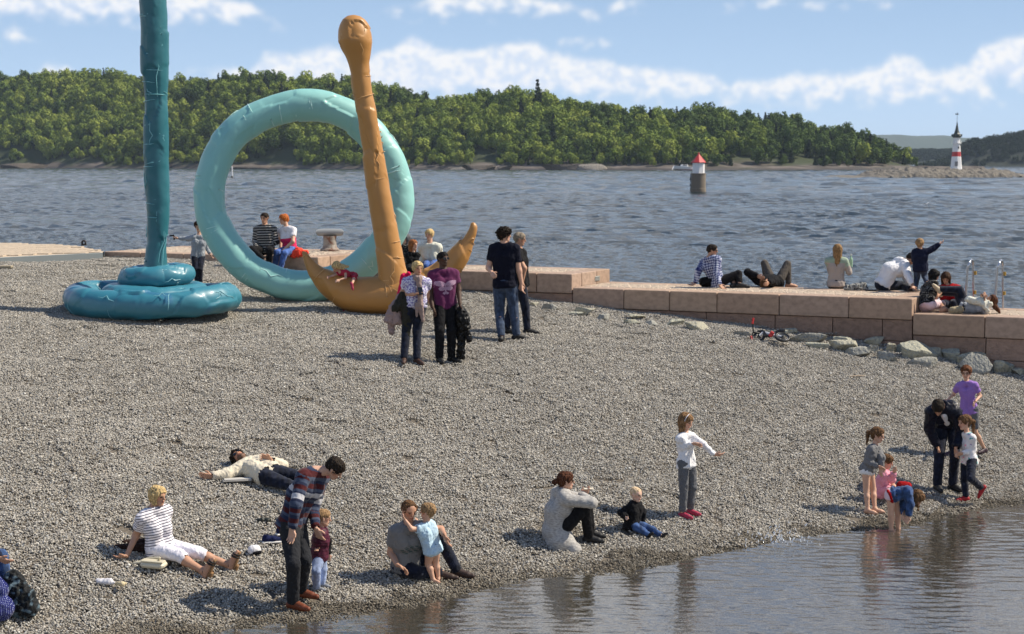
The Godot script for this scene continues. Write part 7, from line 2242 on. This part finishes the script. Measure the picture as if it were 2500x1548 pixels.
	person("fair haired girl in pink lying across the orange anchor arm", "", Vector3(-3.081, 2.628, -32.700), 1.02, 0.201, {P = Vector3(0.078, 0.080, -0.113), N = Vector3(-0.101, 0.181, 0.100), Hd = Vector3(-0.181, 0.281, 0.100), SL = Vector3(-0.004, 0.187, 0.115), EL = Vector3(0.013, 0.092, 0.262), WL = Vector3(-0.092, 0.060, 0.335), HL = Vector3(0.118, 0.093, -0.085), KL = Vector3(0.165, 0.086, 0.160), AL = Vector3(0.141, -0.011, 0.384), TL = Vector3(0.321, -0.866, 0.383), SR = Vector3(-0.143, 0.144, 0.018), ER = Vector3(-0.232, 0.123, 0.168), WR = Vector3(-0.294, 0.112, 0.283), HR = Vector3(0.037, 0.068, -0.141), KR = Vector3(-0.015, -0.223, -0.141), AR = Vector3(-0.058, -0.532, -0.141), TR = Vector3(0.000, -0.174, 0.985), FW = Vector3(-0.012, -0.907, 0.421), HF = Vector3(-0.470, -0.574, 0.671), HU = Vector3(0.200, 0.900, 0.200), hang = Vector3(0.950, -0.100, 0.100)}, {hair = ["long", "blonde"], top = ["red_pink", .1, .05, .018], legs = ["red_pink", .5], shoe = "pink_shoe", skin = "light", fem = 1})
	person("blonde woman in an off white cardigan sitting on the pier", "", Vector3(-1.668, 2.620, -36.347), 1.70, 0.228, {P = Vector3(0.001, 0.139, 0.000), N = Vector3(-0.026, 0.538, 0.000), Hd = Vector3(-0.038, 0.732, 0.000), SL = Vector3(0.143, 0.473, 0.029), EL = Vector3(0.167, 0.338, -0.182), WL = Vector3(-0.060, 0.181, -0.182), HL = Vector3(0.084, 0.145, 0.015), KL = Vector3(0.054, 0.095, 0.427), AL = Vector3(0.029, -0.224, 0.284), TL = Vector3(-0.174, 0.000, 0.985), SR = Vector3(-0.184, 0.451, -0.029), ER = Vector3(-0.202, 0.317, -0.241), WR = Vector3(-0.157, 0.172, -0.036), HR = Vector3(-0.083, 0.134, -0.014), KR = Vector3(-0.084, 0.093, 0.400), AR = Vector3(-0.093, -0.226, 0.255), TR = Vector3(-0.174, 0.000, 0.985), FW = Vector3(-0.173, -0.011, 0.985), HF = Vector3(-0.421, -0.087, 0.903), HU = Vector3(0.000, 1.000, 0.000)}, {hair = ["tied", "blonde"], top = ["offwhite_knit", 2, .06, .026], legs = ["denim_bright", 1], shoe = "brown", skin = "light", fem = 1, w = 1.05})
	person("ginger haired girl in a dark strappy top sitting beside the blonde woman", "", Vector3(-2.034, 2.620, -36.067), 1.30, 0.214, {P = Vector3(-0.004, 0.089, 0.048), N = Vector3(0.005, 0.382, 0.048), Hd = Vector3(0.016, 0.536, 0.048), SL = Vector3(0.111, 0.320, 0.019), EL = Vector3(0.096, 0.250, -0.159), WL = Vector3(0.069, 0.138, -0.002), HL = Vector3(0.059, 0.087, 0.031), KL = Vector3(0.071, 0.056, 0.348), AL = Vector3(0.062, -0.176, 0.212), TL = Vector3(0.259, 0.000, 0.966), SR = Vector3(-0.105, 0.326, 0.077), ER = Vector3(-0.108, 0.253, -0.101), WR = Vector3(-0.066, 0.123, 0.038), HR = Vector3(-0.066, 0.091, 0.065), KR = Vector3(-0.030, 0.058, 0.380), AR = Vector3(-0.039, -0.173, 0.244), TR = Vector3(0.259, 0.000, 0.966), FW = Vector3(0.259, -0.007, 0.966), HF = Vector3(0.819, 0.000, 0.574), HU = Vector3(0.000, 1.000, 0.000)}, {hair = ["long", "ginger_brown"], top = ["black_cloth", 0, .04, .012], legs = ["black_cloth", .6], shoe = "brown", skin = "light", fem = 1})
	person("person in a dark patterned jacket half hidden behind the anchor shank", "", Vector3(-2.223, 2.620, -36.631), 1.66, 0.227, {P = Vector3(-0.015, 0.143, -0.257), N = Vector3(-0.020, 0.478, -0.257), Hd = Vector3(-0.005, 0.618, -0.257), SL = Vector3(0.134, 0.405, -0.201), EL = Vector3(0.083, 0.276, -0.404), WL = Vector3(0.059, 0.147, -0.193), HL = Vector3(0.063, 0.144, -0.229), KL = Vector3(0.063, 0.098, 0.175), AL = Vector3(0.055, -0.224, 0.058), TL = Vector3(-0.342, 0.000, 0.940), SR = Vector3(-0.172, 0.401, -0.313), ER = Vector3(-0.136, 0.270, -0.518), WR = Vector3(-0.089, 0.140, -0.311), HR = Vector3(-0.093, 0.142, -0.285), KR = Vector3(-0.028, 0.094, 0.113), AR = Vector3(-0.036, -0.228, -0.003), TR = Vector3(-0.342, 0.000, 0.940), FW = Vector3(-0.342, -0.005, 0.940), HF = Vector3(-0.500, 0.000, 0.866), HU = Vector3(0.000, 1.000, 0.000)}, {hair = ["hood", "grey"], top = ["dotted", 2, .06, .026], legs = ["black_cloth", 1], shoe = "black_shoe", skin = "light"})
	person("man in a blue plaid shirt sitting on the pier looking back", "", Vector3(4.047, 2.350, -35.275), 1.80, 0.238, {P = Vector3(0.058, 0.095, 0.027), N = Vector3(-0.102, 0.591, 0.027), Hd = Vector3(-0.034, 0.730, 0.027), SL = Vector3(-0.208, 0.471, -0.083), EL = Vector3(-0.318, 0.333, 0.117), WL = Vector3(-0.377, 0.086, 0.117), FL = Vector3(-0.431, 0.062, 0.117), HL = Vector3(0.027, 0.095, -0.057), AL = Vector3(0.379, 0.075, 0.180), KL = Vector3(0.415, 0.202, -0.238), TL = Vector3(0.985, 0.000, -0.174), SR = Vector3(0.054, 0.556, 0.137), ER = Vector3(0.019, 0.281, 0.277), WR = Vector3(0.063, 0.078, 0.449), FR = Vector3(0.109, 0.032, 0.449), HR = Vector3(0.089, 0.095, 0.112), AR = Vector3(0.488, 0.078, 0.231), KR = Vector3(0.478, 0.271, 0.112), TR = Vector3(0.985, 0.000, 0.174), FW = Vector3(0.594, 0.191, -0.781), HF = Vector3(0.964, -0.070, 0.258), HU = Vector3(0.000, 1.000, 0.000)}, {hair = ["short", "dark"], top = ["plaid", 2, .07, .02], legs = ["black_cloth", .95], shoe = "black_shoe", skin = "tanned", shades = 1})
	person("person in a dark hoodie lying on the pier with knees drawn up", "", Vector3(5.085, 2.350, -35.275), 1.75, 0.230, {P = Vector3(0.256, 0.087, -0.429), N = Vector3(-0.041, 0.102, -0.100), Hd = Vector3(-0.006, 0.064, 0.033), SL = Vector3(-0.115, 0.111, -0.273), EL = Vector3(-0.323, 0.278, -0.273), WL = Vector3(-0.145, 0.211, -0.092), HL = Vector3(0.192, 0.093, -0.487), KL = Vector3(0.083, 0.431, -0.728), AL = Vector3(0.155, 0.106, -0.983), TL = Vector3(0.866, 0.000, -0.500), SR = Vector3(0.138, 0.088, -0.043), ER = Vector3(0.116, 0.141, 0.252), WR = Vector3(-0.003, 0.108, 0.441), HR = Vector3(0.321, 0.081, -0.370), KR = Vector3(0.518, 0.427, -0.530), AR = Vector3(0.547, 0.025, -0.530), TR = Vector3(0.985, 0.000, -0.174), FW = Vector3(0.072, 0.997, 0.021), HF = Vector3(0.171, 0.940, 0.296), HU = Vector3(-0.400, 0.100, 0.900)}, {hair = ["messy", "brown"], top = ["black_cloth", 2, .05, .03], legs = ["grey_brown", 1], skin = "tanned"})
	person("woman with long fair hair seen from behind on the pier", "", Vector3(6.466, 2.350, -34.950), 1.66, 0.227, {P = Vector3(-0.022, 0.084, -0.011), N = Vector3(-0.016, 0.606, -0.011), Hd = Vector3(0.002, 0.760, -0.011), SL = Vector3(-0.176, 0.534, -0.044), EL = Vector3(-0.097, 0.317, -0.213), WL = Vector3(0.052, 0.213, -0.384), HL = Vector3(-0.104, 0.085, -0.028), KL = Vector3(0.013, 0.079, -0.417), AL = Vector3(-0.015, -0.211, -0.237), TL = Vector3(0.208, 0.000, -0.978), SR = Vector3(0.143, 0.529, 0.023), ER = Vector3(0.228, 0.317, 0.023), WR = Vector3(0.272, 0.379, -0.214), FR = Vector3(0.287, 0.418, -0.214), HR = Vector3(0.059, 0.083, 0.007), KR = Vector3(0.126, 0.081, -0.395), AR = Vector3(0.104, -0.209, -0.212), TR = Vector3(0.208, 0.000, -0.978), FW = Vector3(0.208, -0.003, -0.978), HF = Vector3(0.342, 0.000, -0.940), HU = Vector3(0.000, 1.000, 0.000)}, {hair = ["very_long", "dark_blond"], top = ["beige_green", 2, .03, .018], legs = ["black_cloth", 1], skin = "light", fem = 1})
	person("man in a white shirt hunched forward on the pier", "", Vector3(7.450, 2.350, -34.407), 1.80, 0.238, {P = Vector3(-0.169, 0.093, -0.080), N = Vector3(0.237, 0.568, -0.080), Hd = Vector3(0.364, 0.600, -0.080), SL = Vector3(0.139, 0.544, -0.246), EL = Vector3(0.292, 0.324, -0.400), WL = Vector3(0.376, 0.111, -0.400), HL = Vector3(-0.192, 0.093, -0.167), KL = Vector3(0.222, 0.078, -0.301), AL = Vector3(0.484, -0.013, -0.632), TL = Vector3(0.966, 0.000, -0.259), SR = Vector3(0.229, 0.468, 0.086), ER = Vector3(0.221, 0.316, 0.305), WR = Vector3(0.266, 0.134, 0.499), HR = Vector3(-0.146, 0.093, 0.007), KR = Vector3(0.209, 0.077, -0.118), AR = Vector3(0.314, 0.037, 0.236), TR = Vector3(0.966, 0.000, -0.259), FW = Vector3(0.717, -0.612, -0.334), HF = Vector3(0.704, -0.707, -0.062), HU = Vector3(0.500, 0.800, 0.000), bend = 0.11}, {hair = ["crop", "dark"], top = ["white_cloth", 2, .02, .022], legs = ["dark_denim", 1], shoe = "brown", skin = "tanned", w = 1.1})
	person("small boy in a navy jacket flinging one arm up on the pier", "", Vector3(7.828, 2.350, -34.049), 1.15, 0.207, {P = Vector3(0.067, 0.477, 0.032), N = Vector3(0.054, 0.808, 0.032), Hd = Vector3(0.048, 0.922, 0.032), SL = Vector3(-0.037, 0.753, -0.002), EL = Vector3(-0.010, 0.686, -0.186), WL = Vector3(0.018, 0.562, -0.302), HL = Vector3(0.013, 0.475, 0.012), AL = Vector3(-0.019, 0.058, -0.009), KL = Vector3(0.037, 0.261, -0.098), TL = Vector3(0.866, 0.000, -0.500), SR = Vector3(0.149, 0.760, 0.066), ER = Vector3(0.305, 0.836, 0.066), WR = Vector3(0.419, 0.927, 0.066), FR = Vector3(0.464, 0.953, 0.066), HR = Vector3(0.121, 0.479, 0.052), KR = Vector3(0.180, 0.300, -0.100), AR = Vector3(0.179, 0.183, 0.107), TR = Vector3(1.000, 0.000, 0.000), FW = Vector3(0.342, 0.014, -0.940), HF = Vector3(0.500, 0.000, -0.866), HU = Vector3(0.000, 1.000, 0.000)}, {hair = ["crop_long", "blond_brown"], top = ["navy_cloth", 2, .06, .024], legs = ["worn_denim", 1], shoe = "grey_white", skin = "light", w = 1.15})
	person("black haired girl in a dotted black top and white shorts on the low pier", "", Vector3(7.745, 2.080, -32.623), 1.62, 0.226, {P = Vector3(-0.024, 0.105, -0.012), N = Vector3(0.061, 0.516, -0.224), Hd = Vector3(0.139, 0.654, -0.224), SL = Vector3(-0.015, 0.396, -0.325), EL = Vector3(-0.058, 0.324, -0.101), WL = Vector3(0.126, 0.238, -0.234), HL = Vector3(-0.056, 0.077, -0.080), AL = Vector3(0.256, 0.066, 0.121), KL = Vector3(0.280, 0.108, -0.288), TL = Vector3(0.906, 0.000, -0.423), SR = Vector3(0.110, 0.509, -0.056), ER = Vector3(0.145, 0.277, -0.056), WR = Vector3(0.289, 0.338, -0.242), HR = Vector3(0.008, 0.134, 0.057), AR = Vector3(0.234, 0.053, 0.111), KR = Vector3(0.273, 0.131, -0.158), TR = Vector3(0.906, 0.000, -0.423), FW = Vector3(0.901, -0.332, -0.280), HF = Vector3(0.893, -0.423, -0.157), HU = Vector3(0.000, 1.000, 0.000), bend = 0.05}, {hair = ["very_long", "black"], top = ["dotted", .6, -.02, .018], legs = ["pale_pink", .5], skin = "tanned", fem = 1})
	person("dark haired girl in a red jacket looking down behind her friends", "", Vector3(8.260, 2.080, -33.145), 1.62, 0.226, {P = Vector3(0.076, 0.076, -0.314), N = Vector3(0.043, 0.422, -0.314), Hd = Vector3(-0.005, 0.563, -0.314), SL = Vector3(0.205, 0.365, -0.286), EL = Vector3(0.233, 0.255, -0.498), WL = Vector3(0.114, 0.140, -0.319), HL = Vector3(0.155, 0.084, -0.300), KL = Vector3(0.053, 0.108, 0.083), AL = Vector3(0.131, -0.006, -0.222), TL = Vector3(-0.174, 0.000, 0.985), SR = Vector3(-0.106, 0.335, -0.341), ER = Vector3(-0.018, 0.251, -0.548), WR = Vector3(-0.039, 0.166, -0.321), HR = Vector3(-0.003, 0.069, -0.328), KR = Vector3(-0.104, 0.093, 0.055), AR = Vector3(-0.026, -0.008, -0.254), TR = Vector3(-0.174, 0.000, 0.985), FW = Vector3(-0.172, -0.016, 0.985), HF = Vector3(-0.296, -0.500, 0.814), HU = Vector3(0.000, 1.000, 0.000)}, {hair = ["very_long", "brown_dark"], top = ["red_cloth", 2, .06, .024], legs = ["dark_denim", 1], skin = "tanned", fem = 1})
	person("girl lying on her back with a phone and one foot on her friend", "", Vector3(8.474, 2.080, -32.404), 1.64, 0.226, {P = Vector3(-0.101, 0.095, -0.048), N = Vector3(0.229, 0.096, 0.108), Hd = Vector3(0.331, 0.232, 0.108), SL = Vector3(0.093, 0.096, 0.222), EL = Vector3(0.144, 0.170, -0.045), WL = Vector3(0.132, 0.275, 0.177), FL = Vector3(0.180, 0.330, 0.177), HL = Vector3(-0.136, 0.095, 0.026), KL = Vector3(-0.195, 0.339, -0.288), AL = Vector3(-0.438, 0.334, -0.525), TL = Vector3(-0.612, 0.707, 0.354), SR = Vector3(0.231, 0.096, -0.068), ER = Vector3(0.193, 0.030, 0.203), WR = Vector3(0.161, 0.211, 0.307), FR = Vector3(0.165, 0.309, 0.307), HR = Vector3(-0.066, 0.095, -0.122), KR = Vector3(-0.189, 0.413, -0.122), AR = Vector3(-0.562, 0.426, -0.122), TR = Vector3(-0.612, 0.707, 0.354), FW = Vector3(-0.001, 1.000, -0.001), HF = Vector3(-0.612, 0.707, 0.354), HU = Vector3(0.800, 0.500, 0.200), hang = Vector3(0.550, -0.800, 0.200)}, {hair = ["long", "auburn_dark"], top = ["pale_grey", 2, .06, .018], legs = ["dark_denim", 1], shoe = "cream_shoe", skin = "tanned", fem = 1})
